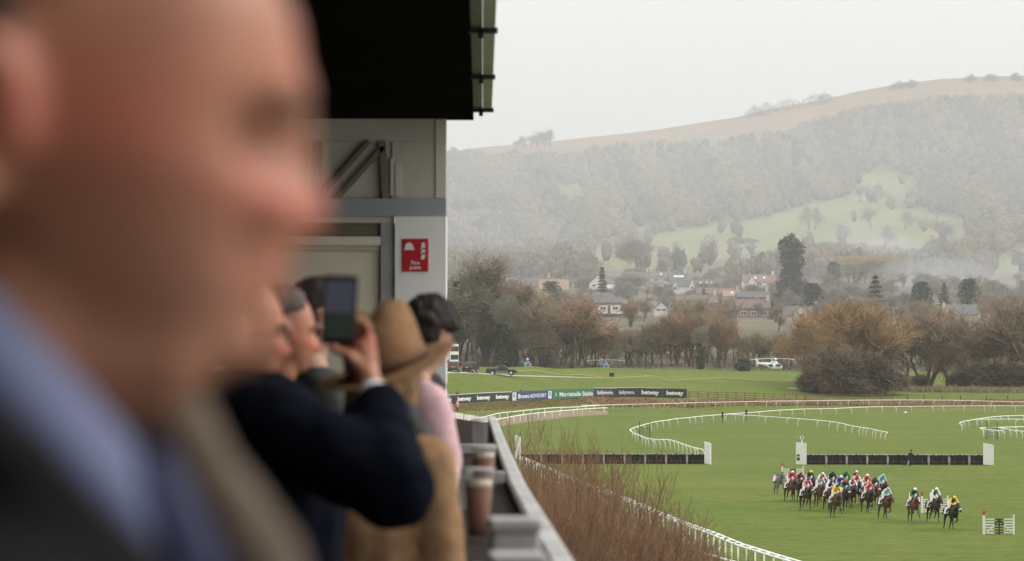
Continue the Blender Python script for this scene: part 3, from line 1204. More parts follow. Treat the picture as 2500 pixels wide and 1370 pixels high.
def bare_tree(seed, h, trunk_r, spread=.6, up=.06, kids=(4, 4, 5, 5), fork=.28, twig_r=.03, stems=1, twig_len=.16):
    W = Wood(seed)
    rg = W.r

    def grow(p, d, L, r, lev):
        thick = lev <= 1
        mb = W.t if thick else W.c
        n = 6 if lev == 0 else (5 if lev == 1 else 3)
        r1 = r * (.62 if lev < 3 else .35)
        pts, dd = W.limb(mb, p, d, L, max(r, twig_r), max(r1, twig_r * .6), n, .10 + .07 * lev, 4 if lev < 3 else 3, up)
        if lev >= len(kids):
            return
        k = kids[lev]
        for i in range(k):
            t = 1.0 if i == 0 else rg.uniform(.35, 1.0)
            q = pts[min(int(t * (len(pts) - 1) + .5), len(pts) - 1)]
            nd = split_dir(rg, dd, rg.uniform(.25, .45 + spread))
            nd.z += up * 1.5
            nd.normalize()
            ln = L * rg.uniform(.5, .78) if lev < len(kids) - 1 else h * twig_len * rg.uniform(.5, 1.1)
            grow(q, nd, ln, r1 * rg.uniform(.55, .8), lev + 1)
    for s_ in range(stems):
        a = rg.uniform(0, 2 * PI)
        d0 = Vector((math.cos(a) * .25 * (stems > 1), math.sin(a) * .25 * (stems > 1), 1)).normalized()
        grow(Vector((math.cos(a) * .3 * (stems > 1), math.sin(a) * .3 * (stems > 1), -.3)), d0, h * fork, trunk_r, 0)
    # scale to the wanted height
    zs = float(np.percentile([v[2] for v in W.c.v], 96))
    k = h / zs
    for m in (W.t, W.c):
        m.v = [(v[0] * k, v[1] * k, v[2] * (k if v[2] > 0 else 1)) for v in m.v]
    return W


def leaf_cloud(rg, n, fn, size, flat=.5):
    """many small leaf sprays; fn gives a point of the crown"""
    mb = MB()
    for i in range(n):
        c = fn()
        s_ = size * rg.uniform(.6, 1.4)
        a = Vector((rg.gauss(0, 1), rg.gauss(0, 1), rg.gauss(0, flat))).normalized() * s_
        b = Vector((rg.gauss(0, 1), rg.gauss(0, 1), rg.gauss(0, flat))).normalized() * s_
        mb.add([c - a * .5 - b * .3, c + a * .5 - b * .2, c + b * .6], [(0, 1, 2)])
    return mb


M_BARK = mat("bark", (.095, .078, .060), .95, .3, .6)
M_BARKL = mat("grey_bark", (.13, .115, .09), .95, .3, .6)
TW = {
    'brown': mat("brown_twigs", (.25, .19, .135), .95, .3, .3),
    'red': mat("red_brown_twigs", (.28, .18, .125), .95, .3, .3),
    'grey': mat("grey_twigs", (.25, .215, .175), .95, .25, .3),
    'olive': mat("olive_twigs", (.24, .215, .13), .95, .3, .3),
    'orange': mat("orange_twigs", (.31, .205, .105), .95, .3, .2),
    'dark': mat("dark_twigs", (.140, .105, .074), .95, .3, .3),
    'yellow': mat("yellow_twigs", (.32, .24, .11), .95, .25, .3),
}
M_CON = mat("conifer_needles", (.038, .052, .040), .9, .4, .5)
M_EVG = mat("evergreen_leaves", (.060, .072, .042), .9, .45, .5)
M_IVY = mat("ivy_leaves", (.042, .062, .030), .85, .4, .8)
M_CEDAR = mat("cedar_needles", (.10, .095, .045), .9, .4, .5)
M_NEST = mat("nest_sticks", (.035, .028, .022), .95)

# prototypes (mesh data shared by the copies)
PROT = {}
for k, (sd, h, tr, sp, up, kids, fork, twr, st, tl) in {
    'vase0': (1, 18, .34, .38, .10, (4, 4, 4, 6, 5), .30, .030, 1, .13),
    'vase1': (2, 17, .30, .42, .09, (4, 4, 4, 6, 5), .26, .030, 1, .13),
    'round0': (3, 15, .22, .62, .05, (4, 4, 4, 5, 4), .24, .028, 1, .14),
    'round1': (4, 15, .21, .58, .06, (5, 4, 4, 5, 4), .20, .028, 1, .14),
    'multi0': (5, 12, .16, .42, .10, (3, 4, 5, 6), .30, .028, 4, .17),
    'multi1': (6, 12, .15, .46, .09, (3, 4, 5, 6), .28, .028, 5, .17),
    'far0': (8, 14, .30, .6, .05, (4, 4, 4, 3, 2), .22, .045, 1, .15),
    'far1': (9, 14, .28, .5, .07, (4, 4, 4, 3, 2), .24, .045, 1, .15),
    'rook': (12, 18, .36, .36, .10, (5, 5, 5, 6, 5), .34, .050, 1, .12),
    'scrub0': (7, 6, .10, .6, .04, (4, 5, 7, 6), .25, .026, 5, .2),
}.items():
    W = bare_tree(sd, h, tr, sp, up, kids, fork, twr, st, tl)
    PROT[k] = (mesh_from(k + "_trunk", W.t, [M_BARK], True), mesh_from(k + "_crown", W.c, [TW['brown']]), h)


def plant_tree(kind, p, h, tw, label, group, name='bare_tree', wide=1.0, rz=None, bark=None):
    tm, cm, h0 = PROT[kind]
    t = thing(name, label, 'tree', p, rz if rz is not None else random.Random(int(p.x * 77 + p.y)).uniform(0, 6.28), group)
    s_ = h / h0
    t.scale = (s_ * wide, s_ * wide, s_)
    a = obj('trunk', tm, None, t)
    if bark:
        slot(a, bark)
    b = obj('crown', cm, None, t)
    slot(b, TW[tw] if isinstance(tw, str) else tw)
    return t


def tree_at(kind, px, top, Y, tw, label, group=None, wide=1.0, name='bare_tree', bark=None):
    g = G(px, Y)
    h = zpy(top, Y) - g.z
    return plant_tree(kind, g, h, tw, label, group, name, wide, None, bark)


rg = random.Random(21)
GT = "bare trees in the thicket beyond the landing field"
LT = "bare brown winter tree in the dense thicket beyond the landing field"
# ---- front edge of the thicket: top outline read along the photograph
outline = [(1090, 700), (1240, 705), (1300, 740), (1360, 742), (1420, 748), (1480, 775), (1540, 790), (1580, 775), (1640, 765), (1700, 738), (1760, 752), (1800, 792), (1860, 800), (1920, 800), (1990, 790),
           (2060, 780), (2150, 770), (2200, 765), (2260, 770), (2330, 770), (2400, 775), (2450, 745), (2500, 740), (2600, 745)]


def topline(px):
    return np.interp(px, [a for a, b in outline], [b + (20 if a > 1400 else 8) for a, b in outline])


kinds = ['round0', 'multi0', 'multi0', 'multi1', 'multi1', 'vase1', 'vase0', 'round1']
cols = ['brown', 'red', 'brown', 'grey', 'olive', 'brown', 'red', 'olive']
px = 975
i = 0
while px < 2620:
    c = cols[rg.randrange(len(cols))]
    if 1560 < px < 1780 or 1400 < px < 1500:
        c = rg.choice(['red', 'red', 'brown', 'olive'])
    if 1790 < px < 1900:
        c = rg.choice(['olive', 'olive', 'brown'])
    tree_at(kinds[rg.randrange(len(kinds))], px, topline(px) + rg.uniform(-4, 26), rg.uniform(778, 800), c, LT, GT, rg.uniform(.62, .95))
    px += rg.uniform(14, 24)
for row, (y0, y1, dt) in enumerate(((812, 845, 0),)):
    px = 1080
    while px < 2620:
        tree_at(kinds[rg.randrange(len(kinds))], px, topline(px) + rg.uniform(0, 30) + dt, rg.uniform(y0, y1), rg.choice(cols), LT, GT, rg.uniform(.9, 1.25))
        px += rg.uniform(26, 44)

# ---- distinct trees of the thicket
t = tree_at('rook', 1163, 650, 772, 'grey', "tall grey rookery tree with dark nests at the left above the vans", None, 1.15)
rn = random.Random(5)
for k in range(9):
    hh = rn.uniform(.5, .92)
    rr = (1 - abs(hh - .7) * 1.2) * 5.2
    a = rn.uniform(0, 6.28)
    nb = MB()
    nb.ell((math.cos(a) * rr * .8, math.sin(a) * rr * .8, 18 * hh), (.42, .42, .32), 8, 5)
    obj('nest', nb, M_NEST, t)
t = tree_at('rook', 1258, 712, 776, 'brown', "brown rookery tree with a few nests right of the tallest tree", None, 1.0)
for k in range(5):
    nb = MB()
    a = rn.uniform(0, 6.28)
    nb.ell((math.cos(a) * 3, math.sin(a) * 3, 17 * rn.uniform(.72, .95)), (.42, .42, .32), 8, 5)
    obj('nest', nb, M_NEST, t)
tree_at('round1', 1300, 752, 772, 'brown', "crooked bare tree with forked trunk behind the first blue helicopter", None, .9)
tree_at('round0', 1395, 742, 772, 'red', "spreading reddish bare tree with leaning dark trunks left of the equipment case", None, 1.2)


def ivy_tree(px, top, Y, lab, wide=3.0, n=1800):
    g = G(px, Y)
    h = zpy(top, Y) - g.z
    rg_ = random.Random(px)
    t = plant_tree('vase1', g, h, 'grey', lab, None, 'ivy_clad_tree', .75)
    s_ = h / 17

    def f():
        z = rg_.random() ** 1.2 * .72
        r = wide / s_ * (.25 + .75 * math.sin(min(z / .72, 1) * 2.6 + .35)) * math.sqrt(rg_.random()) * .6
        a = rg_.uniform(0, 6.28)
        return Vector((math.cos(a) * r / .75, math.sin(a) * r / .75, z * 17))
    obj('ivy', leaf_cloud(rg_, n, f, .62 / s_, .6), M_IVY, t)
    return t


ivy_tree(1232, 735, 770, "ivy-clad dark green tree behind the pickup truck", 5.2, 2300)
ivy_tree(1330, 800, 771, "low ivy-smothered trunk right of the first blue helicopter", 3.2, 1000)
ivy_tree(1710, 805, 772, "ivy-clad trunk in the thicket left of the white helicopter", 2.6, 900)
ivy_tree(1815, 865, 768, "dark ivy bush beside the white helicopter's tail", 4.5, 900)

# ---- undergrowth: a dark tangle at the foot of the thicket
T = []
for i in range(15000):
    px = rg.uniform(960, 2620)
    Y = rg.uniform(764, 815)
    p = G(px, Y)
    z = rg.random() ** 1.5 * (3.4 + 1.5 * math.sin(px * .031) + 1.0 * math.sin(px * .11))
    a = rg.uniform(0, 6.28)
    L = rg.uniform(.3, 1.0)
    q = p + Vector((rg.uniform(-.5, .5), rg.uniform(-.5, .5), max(z, .1)))
    v = Vector((math.cos(a) * .5, math.sin(a) * .5, rg.uniform(.5, 1.4))).normalized() * L
    sd = Vector((math.sin(a), -math.cos(a), 0)) * rg.uniform(.04, .14)
    T.append([tuple(q - sd), tuple(q + sd), tuple(q + v)])
blades('undergrowth', T, mat("undergrowth", (.115, .090, .070), .95, .4, .15, col2=(.16, .125, .08)), "dark tangle of brambles at the foot of the thicket")

# ---- the big orange willow clump right of centre
GW = "stems of the orange willow clump"
for (px, top, Y, kd, tw, wd, lab) in (
        (2062, 752, 604, 'multi0', 'orange', 1.25, "big orange-brown willow, tallest of the clump behind the dark rail fence"),
        (1995, 772, 610, 'multi1', 'orange', 1.0, "orange-brown willow at the left side of the clump beside the pale track"),
        (2120, 770, 608, 'multi1', 'orange', 1.15, "orange-brown willow at the right side of the clump"),
        (2030, 800, 598, 'round1', 'orange', .9, "lower orange willow bush leaning in front of the tallest one"),
        (2165, 812, 612, 'multi0', 'brown', .9, "dull brown willow at the clump's right-hand edge")):
    tree_at(kd, px, top, Y, tw, lab, GW, wd, 'willow_tree')
for (px, top, Y, wd, tw, lab) in ((1995, 905, 592, 1.5, 'dark', "dark bramble bush at the left foot of the orange willows"), (2045, 850, 590, 1.2, 'dark', "dark rounded bush below the tallest orange willow"),
                                  (2105, 860, 590, 1.25, 'dark', "dark purplish bush at the middle foot of the willow clump"), (2150, 900, 593, 1.6, 'dark', "dark bush at the right foot of the orange willows"),
                                  (2020, 930, 586, 1.5, 'red', "reddish bramble bush overhanging the dark rail fence"), (2090, 925, 585, 1.6, 'brown', "brown bramble bush behind the middle of the dark rail fence")):
    g = G(px, Y)
    h = (zpy(top, Y) - g.z) * .84
    tm, cm, h0 = PROT['scrub0']
    t = thing('bush', lab, 'bush', g, px * .37)
    t.scale = (h / h0 * wd, h / h0 * wd, h / h0)
    a = obj('stems', tm, None, t)
    b = obj('twigs', cm, None, t)
    slot(b, TW[tw])

# ---- right-hand trees standing in front of the field
GR = "bare trees along the right-hand bank"
for (px, top, Y, kd, tw, wd, lab) in (
        (2215, 800, 632, 'round0', 'brown', .85, "leaning bare tree just right of the orange willows, green field behind it"),
        (2262, 782, 634, 'multi1', 'brown', 1.1, "dark many-stemmed tree in the middle of the right-hand bank"),
        (2312, 790, 636, 'round1', 'red', .9, "reddish bare tree with a thick upright trunk on the right-hand bank"),
        (2360, 800, 634, 'multi0', 'brown', 1.0, "brown many-stemmed tree left of the fourth helicopter"),
        (2420, 795, 638, 'multi1', 'brown', 1.1, "brown tree above the dark scrub near the right edge"),
        (2480, 750, 640, 'round0', 'brown', 1.0, "tall bare tree with a slanting dark trunk at the right edge"),
        (2550, 770, 636, 'multi0', 'brown', 1.1, "brown tree just beyond the right edge of the view")):
    tree_at(kd, px, top, Y, tw, lab, GR, wd)
for (px, top, Y, wd, lab) in ((2245, 915, 630, 1.2, "low dark bush under the many-stemmed tree"), (2345, 905, 628, 1.0, "small dark bush between the right-hand trunks"), (2395, 885, 627, 1.5, "dark scrub bush in front of the fourth helicopter"),
                              (2440, 880, 626, 1.6, "broad dark scrub bush near the right edge"), (2490, 890, 626, 1.6, "dark scrub bush cut by the right edge")):
    g = G(px, Y)
    h = (zpy(top, Y) - g.z) * .84
    tm, cm, h0 = PROT['scrub0']
    t = thing('bush', lab, 'bush', g, px * .37)
    t.scale = (h / h0 * wd, h / h0 * wd, h / h0)
    obj('stems', tm, None, t)
    slot(obj('twigs', cm, None, t), TW['dark'])


# ---- evergreens of the village
def conifer(px, top, Y, wpx, lab, m=M_CON, n=2600, tiers=13, droop=.25, dome=False):
    g = G(px, Y)
    h = zpy(top, Y) - g.z
    r = wpx / 2 * Y / F
    rg_ = random.Random(px * 3 + top)
    t = thing('conifer', lab, 'tree', g, 0)
    obj('trunk', MB().tube([(0, 0, -.3), (0, 0, h * .95)], [max(.12, h * .018), .05], 7), M_BARK, t, True)

    def f():
        if dome:
            u = rg_.random() ** .8
            z = h * (.18 + .82 * u)
            rr = r * math.sqrt(max(0, 1 - (u * 1.02 - .12) ** 2 * .96))
        else:
            k = rg_.randrange(tiers)
            u = (k + rg_.random() * .45) / tiers
            z = h * (.10 + .90 * u)
            rr = r * (1 - u) ** .8 * (1.0 - .25 * ((k * 7) % 3) / 2)
        a = rg_.uniform(0, 6.28)
        q = rr * rg_.random() ** .55
        if math.sin(a * 5 + z * 1.1) < -.5:
            q *= .6
        return Vector((math.cos(a) * q, math.sin(a) * q, z - droop * q))
    obj('crown', leaf_cloud(rg_, n, f, h * .06 if not dome else h * .07, .35), m, t)
    return t


conifer(1470, 650, 1105, 44, "dark pointed spruce in front of the white gabled house", tiers=12)
conifer(1345, 690, 1010, 62, "squat olive cedar in front of the orange roof at the left", M_CEDAR, 1700, 8, -.25, True)
conifer(2137, 668, 985, 66, "dark layered cedar right of the orange willows' top", M_CON, 2600, 9, .12)
conifer(2250, 688, 1010, 62, "dark green round-topped conifer in the middle of the right-hand village", M_CON, 2200, 9, .1, True)
conifer(2305, 688, 1030, 48, "dark pointed conifer between the round conifer and the brown pine", M_CON, 2000, 12)
conifer(2365, 684, 1010, 64, "brownish spreading pine left of the tan gabled house", M_EVG, 1600, 8, -.2, True)
conifer(1718, 702, 1060, 40, "small dark evergreen among the middle roofs", M_CON, 1400, 8)
conifer(1885, 730, 985, 22, "narrow dark cypress beside the brown-roofed long house", M_CON, 900, 12)
conifer(2036, 640, 1240, 44, "rounded dark evergreen right of the giant ivy-dark tree", M_CON, 1600, 8, 0, True)
conifer(1575, 615, 1420, 20, "slim dark conifer on the slope above the middle houses", M_CON, 700, 10)


def giant(px, top, Y):
    g = G(px, Y)
    h = zpy(top, Y) - g.z
    k = Y / F
    rg_ = random.Random(99)
    t = thing('redwood_tree', "giant dark evergreen towering over the village right of the white house", 'tree', g)
    obj('trunk', MB().tube([(0, 0, -.3), (0, 0, h * .9)], [1.1, .3], 8), M_BARK, t, True)
    # lumps read off the outline: (px, py, radius px)
    lumps = [(1930, 590, 20), (1915, 600, 17), (1948, 605, 19), (1932, 612, 27), (1925, 632, 25), (1945, 640, 22), (1932, 655, 20), (1920, 672, 17), (1942, 672, 18), (1935, 690, 22), (1912, 700, 18),
             (1950, 700, 22), (1925, 715, 28), (1965, 718, 22), (1910, 735, 24), (1945, 735, 36), (1980, 735, 22), (1935, 760, 36)]
    mb = MB()
    for lx, ly, lr in lumps:
        c = Vector(((lx - px) * k, rg_.uniform(-1.5, 1.5), zpy(ly, Y) - g.z))

        def f():
            d = Vector((rg_.gauss(0, 1), rg_.gauss(0, 1), rg_.gauss(0, 1))).normalized()
            return c + d * lr * k * (.55 + .5 * rg_.random())
        q = leaf_cloud(rg_, int(lr * 16), f, 1.15, .8)
        mb.add(q.v, q.f)
    obj('crown', mb, M_EVG, t)


giant(1932, 570, 1080)
conifer(1983, 692, 1010, 60, "dark reddish round evergreen at the giant tree's right foot", mat("copper_leaves", (.065, .048, .042), .9, .4, .5), 2000, 8, 0, True)

# ---- bare trees among the village houses
GV = "bare trees among the village houses"
LV = "hazy bare tree among the village houses"
MASS_T, MASS_C = [], []


def mass_tree(kind, p, h, rz, wide):
    tm, cm, h0 = PROT[kind]
    s_ = h / h0
    for me, acc in ((tm, MASS_T), (cm, MASS_C)):
        n = len(me.vertices)
        co = np.zeros(n * 3, dtype=np.float32)
        me.vertices.foreach_get("co", co)
        co = co.reshape(-1, 3)
        c_, q_ = math.cos(rz) * s_ * wide, math.sin(rz) * s_ * wide
        v = np.stack([co[:, 0] * c_ - co[:, 1] * q_ + p.x, co[:, 0] * q_ + co[:, 1] * c_ + p.y, co[:, 2] * s_ + p.z], 1)
        me.calc_loop_triangles()
        ti = np.zeros(len(me.loop_triangles) * 3, dtype=np.int32)
        me.loop_triangles.foreach_get("vertices", ti)
        acc.append(v[ti].reshape(-1, 3, 3))


for k in range(360):
    px = rg.uniform(1085, 2540)
    Y = rg.choice([890, 890, 915, 915, 940, 940, 965, 965, 985, 1040, 1040, 1080, 1150, 1270, 1300, 1330, 1350, 1375, 1390, 1400, 1400]) + rg.uniform(-15, 15)
    g = G(px, Y)
    hpx = rg.uniform(18, 34) if Y > 1250 else rg.uniform(34, 60) if Y > 1000 else rg.uniform(34, 60)
    if Y < 1000 and any(a < px < b for a, b in ((1440, 1530), (1590, 1632), (1785, 1890), (1905, 2000), (2325, 2385))):
        continue
    if 1420 < px < 1910 and 1000 < Y < 1330 and hpx > 40:
        hpx = 34
    kd = rg.choice(['far0', 'far1', 'multi0', 'multi1'])
    if Y > 1000:
        mass_tree(kd, g, hpx * Y / F, rg.uniform(0, 6.28), rg.uniform(.9, 1.3))
    else:
        plant_tree(kd, g, hpx * Y / F, rg.choice(['brown', 'grey', 'red', 'olive', 'red', 'brown']), LV, GV, 'bare_tree', rg.uniform(.9, 1.3))
for k in range(170):
    px = rg.uniform(1085, 2540)
    Y = rg.choice([1010, 1030, 1060, 1095, 1120, 1165, 1185, 1245, 1265]) + rg.uniform(-8, 8)
    mass_tree(rg.choice(['far0', 'multi0', 'multi1', 'scrub0']), G(px, Y), rg.uniform(20, 36) * Y / F, rg.uniform(0, 6.28), rg.uniform(1.0, 1.5))
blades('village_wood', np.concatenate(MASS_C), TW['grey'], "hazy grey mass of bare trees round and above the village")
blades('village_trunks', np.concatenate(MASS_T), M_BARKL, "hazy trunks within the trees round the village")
tree_at('round0', 1568, 588, 1420, 'grey', "tall grey bare tree on the pasture edge above the middle houses", None, 1.2)
tree_at('multi0', 1270, 712, 955, 'yellow', "yellow-twigged willow glowing at the left of the village", None, 2.2, 'willow_tree')
tree_at('multi1', 2080, 628, 1330, 'yellow', "pale yellow willow in the smoke right of the giant tree", None, 2.6, 'willow_tree')
tree_at('round1', 1185, 636, 1200, 'grey', "dim grey-green tree behind the rookery at the left", None, 1.5)
tree_at('vase0', 1960, 650, 1300, 'grey', "bare grey tree touching the giant evergreen's right side", None, 1.0)
ivy_px = 0

# ---- the wooded hillside: reads as one mass
def hillwood():
    rg = random.Random(77)
    # a lumpy low crown used for every tree of the mass
    uv = []
    for i in range(1, 5):
        ph = -PI / 2 + PI * i / 5
        for k in range(8):
            a = 2 * PI * (k + .5 * (i % 2)) / 8
            uv.append((math.cos(ph) * math.cos(a), math.cos(ph) * math.sin(a), math.sin(ph)))
    uv += [(0, 0, -1), (0, 0, 1)]
    tris = []
    for i in range(3):
        for k in range(8):
            p, q = i * 8 + k, i * 8 + (k + 1) % 8
            r, t = p + 8, q + 8
            tris += [(p, q, t), (p, t, r)]
    for k in range(8):
        tris += [(32, (k + 1) % 8, k), (33, 24 + k, 24 + (k + 1) % 8)]
    U = np.array(uv)
    T0 = np.array(tris)
    V, FA, C = [], [], []
    nv = 0
    n = tries = 0
    rs = np.random.RandomState(5)
    while n < 6400 and tries < 70000:
        tries += 1
        px = rg.uniform(960, 2680)
        Y = rg.uniform(1395, 2760)
        g = G(px, Y)
        py = HZ + (H - g.z) * F / Y
        h = rg.uniform(6, 11) * (1.35 if rg.random() < .12 else 1)
        hp = h * F / Y
        if py - hp * .8 < heath_row(px) + rg.uniform(-6, 10):
            continue
        if (is_field(px, py) or is_field(px, py - hp * .45) or is_field(px, py - hp * .8) or is_field(px, py - hp * 1.1)) and rg.random() > .02:
            continue
        n += 1
        r = h * rg.uniform(.30, .48)
        e = rg.random() < .01 + .30 * (math.sin(px * .031 + Y * .0046) > .86)
        tone = .4 + rg.uniform(-.14, .14) + .30 * math.sin(px * .035 + Y * .009)
        jit = 1 + rs.uniform(-.5, .25, len(U))
        v = U * jit[:, None] * np.array([r, r, h * .5]) + np.array([g.x, g.y, g.z + h * .52])
        V.append(v)
        FA.append(T0 + nv)
        C.append(np.tile([[tone, 1.0 if e else 0.0, 0, 1]], (len(U), 1)))
        nv += len(U)
        # a few twig tips so that the crowns have no hard outline
        m = 30
        d = rs.normal(size=(m, 3))
        d /= np.linalg.norm(d, axis=1)[:, None]
        d[:, 2] = np.abs(d[:, 2])
        c = d * np.array([r, r, h * .5]) * .95 + np.array([g.x, g.y, g.z + h * .52])
        tip = c + d * rs.uniform(.6, 1.8, (m, 1)) + np.array([0, 0, 1.1])
        sd = rs.normal(size=(m, 3)) * .24
        q = np.stack([c - sd, c + sd, tip], 1).reshape(-1, 3)
        V.append(q)
        FA.append(np.arange(m * 3).reshape(m, 3) + nv)
        C.append(np.tile([[tone, 1.0 if e else 0.0, 0, 1]], (m * 3, 1)))
        nv += m * 3
    V, FA, C = np.concatenate(V), np.concatenate(FA), np.concatenate(C)
    me = bpy.data.meshes.new("hillside_wood")
    me.vertices.add(len(V))
    me.vertices.foreach_set("co", V.astype(np.float32).ravel())
    me.loops.add(FA.size)
    me.loops.foreach_set("vertex_index", FA.ravel().astype(np.int32))
    me.polygons.add(len(FA))
    me.polygons.foreach_set("loop_start", np.arange(0, FA.size, 3, dtype=np.int32))
    me.polygons.foreach_set("loop_total", np.full(len(FA), 3, dtype=np.int32))
    me.polygons.foreach_set("use_smooth", np.ones(len(FA), dtype=bool))
    me.update()
    me.color_attributes.new("tone", 'FLOAT_COLOR', 'POINT')
    me.color_attributes["tone"].data.foreach_set("color", C.astype(np.float32).ravel())
    m = mat("hill_twigs", (.12, .10, .075), .95, .35, .35, spec=.02)
    nn = m.node_tree
    bs = nn.nodes["Principled BSDF"]
    src = bs.inputs["Base Color"].links[0].from_socket
    at = nn.nodes.new("ShaderNodeVertexColor")
    at.layer_name = "tone"
    sp = nn.nodes.new("ShaderNodeSeparateColor")
    nn.links.new(at.outputs[0], sp.inputs[0])
    x = nn.nodes.new("ShaderNodeMix")
    x.data_type = 'RGBA'
    x.inputs[7].default_value = (.23, .18, .12, 1)
    nn.links.new(sp.outputs[0], x.inputs[0])
    nn.links.new(src, x.inputs[6])
    y = nn.nodes.new("ShaderNodeMix")
    y.data_type = 'RGBA'
    y.inputs[7].default_value = (.055, .068, .048, 1)
    nn.links.new(sp.outputs[1], y.inputs[0])
    nn.links.new(x.outputs[2], y.inputs[6])
    nn.links.new(y.outputs[2], bs.inputs["Base Color"])
    me.materials.append(m)
    o = bpy.data.objects.new("hillside_wood", me)
    COL.objects.link(o)
    tag(o, "hazy bare woodland with darker evergreen patches covering the hillside", None, None, 'stuff')


hillwood()

# ---- lone trees on the pasture and the ridge
GP = "lone trees on the hill pasture"
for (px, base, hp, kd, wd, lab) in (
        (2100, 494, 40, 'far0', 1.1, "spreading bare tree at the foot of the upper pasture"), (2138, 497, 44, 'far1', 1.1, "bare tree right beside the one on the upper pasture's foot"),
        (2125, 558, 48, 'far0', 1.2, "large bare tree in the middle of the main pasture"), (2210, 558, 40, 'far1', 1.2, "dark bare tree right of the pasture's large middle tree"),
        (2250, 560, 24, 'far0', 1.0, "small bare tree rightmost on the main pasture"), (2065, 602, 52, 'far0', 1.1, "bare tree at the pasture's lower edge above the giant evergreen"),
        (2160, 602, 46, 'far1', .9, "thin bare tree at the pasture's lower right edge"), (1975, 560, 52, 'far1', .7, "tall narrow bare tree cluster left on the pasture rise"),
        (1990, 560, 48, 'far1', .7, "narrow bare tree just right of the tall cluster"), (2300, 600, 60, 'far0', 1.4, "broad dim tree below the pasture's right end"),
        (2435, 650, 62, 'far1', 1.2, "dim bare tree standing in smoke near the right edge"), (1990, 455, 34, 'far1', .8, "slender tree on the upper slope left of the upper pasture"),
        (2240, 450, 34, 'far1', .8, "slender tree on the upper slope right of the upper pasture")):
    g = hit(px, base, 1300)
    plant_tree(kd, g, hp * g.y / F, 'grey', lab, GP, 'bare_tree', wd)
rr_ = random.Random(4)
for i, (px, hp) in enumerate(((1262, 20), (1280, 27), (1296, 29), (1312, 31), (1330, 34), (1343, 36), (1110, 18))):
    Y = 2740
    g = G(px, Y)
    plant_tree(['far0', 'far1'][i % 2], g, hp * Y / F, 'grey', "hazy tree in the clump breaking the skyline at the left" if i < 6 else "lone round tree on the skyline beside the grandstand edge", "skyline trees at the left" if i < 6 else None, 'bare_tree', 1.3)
T = []
for i in range(5200):
    c0, wdt = rr_.choice([(1870, 34), (1920, 50), (1985, 45), (2010, 25), (1840, 30), (2195, 30), (2225, 18), (2370, 18), (2420, 22), (2480, 16)])
    px = rr_.gauss(c0, wdt * .45)
    Y = rr_.uniform(2745, 2800)
    g = G(px, Y)
    hh = (10 if px < 2100 else 5) * max(0, 1 - abs(px - c0) / (wdt * 1.3))
    c = g + Vector((0, 0, rr_.random() * hh))
    a = Vector((rr_.gauss(0, 1), rr_.gauss(0, 1), rr_.gauss(0, 1))).normalized() * 1.1
    b = Vector((rr_.gauss(0, 1), rr_.gauss(0, 1), rr_.gauss(0, 1))).normalized() * 1.1
    T.append([tuple(c - a * .5), tuple(c + a * .5), tuple(c + b)])
blades('scrub', T, mat("ridge_scrub", (.06, .055, .04), .95, .3, .05), "dark gorse scrub along the ridge line")
hb = MB()
for (x, z, rx, rz_) in ((-3, 0, 6, 3.5), (5, 0, 7, 2.6)):
    hb.ell((x, 0, z), (rx, 4, rz_), 14, 9)
g = hit(1813, 594, 1300)
t = thing('bush', "isolated dark mound of gorse alone on the pasture", 'bush', g)
rb = random.Random(8)
def _f():
    u = rb.choice([(-4.5, 6, 3.8), (4.5, 7, 2.8)])
    d = Vector((rb.gauss(0, 1), rb.gauss(0, 1), abs(rb.gauss(0, 1)))).normalized()
    return Vector((u[0] + d.x * u[1], d.y * 4, d.z * u[2]))
obj('foliage', leaf_cloud(rb, 900, _f, 1.3, .8), M_CON, t)
obj('stems', MB().tube([(-4, 0, -.3), (-4, 0, 2)], .3, 6).tube([(4, 0, -.3), (4, 0, 1.6)], .3, 6), M_BARK, t)
# ------------------------------------------------------------------ village houses
M_WALLW = mat("white_render", (.72, .70, .66), .85, .06, 1)
M_WALLC = mat("cotswold_stone", (.58, .49, .37), .9, .15, 1.2)
M_WALLB = mat("brown_brick", (.27, .19, .15), .9, .2, 1.5)
M_WALLG = mat("grey_stone", (.36, .33, .30), .9, .15, 1.2)
M_ROOFG = mat("slate_roof", (.12, .115, .115), .8, .18, 1.5)
M_ROOFB = mat("brown_tile_roof", (.155, .115, .095), .85, .2, 1.5)
M_ROOFR = mat("red_tile_roof", (.22, .135, .11), .85, .2, 1.5)
M_ROOFO = mat("orange_tile_roof", (.30, .20, .135), .85, .18, 1.5)
M_PANE = mat("window_glass", (.05, .055, .065), .12, 0, 1, 0, .6)
M_WIN = mat("window_frame", (.78, .78, .76), .5)
M_SKYL = mat("rooflight_glass", (.75, .77, .8), .08, 0, 1, 0, .8)
WALLS = {'w': M_WALLW, 'c': M_WALLC, 'b': M_WALLB, 'g': M_WALLG}
ROOFS = {'g': M_ROOFG, 'b': M_ROOFB, 'r': M_ROOFR, 'o': M_ROOFO}


def add_window(t, c, w_, h_, d=(0, -1), panes=2):
    """window in a wall facing direction d (x,y); c is the centre on the wall plane"""
    yaw = math.atan2(d[1], d[0]) + PI / 2
    M = Matrix.Rotation(yaw, 3, 'Z')
    f = MB()
    for k in range(panes + 1):
        f.box(M @ Vector((-w_ / 2 + w_ * k / panes, -.05, 0)) + Vector(c), (.11, .10, h_ + .11), M)
    f.box(M @ Vector((0, -.055, h_ / 2)) + Vector(c), (w_ + .16, .11, .11), M)
    f.box(M @ Vector((0, -.07, -h_ / 2)) + Vector(c), (w_ + .24, .16, .11), M)
    o = obj('window', f, M_WIN, t)
    obj('pane', MB().box(M @ Vector((0, -.02, 0)) + Vector(c), (w_, .05, h_), M), M_PANE, o)
    return o


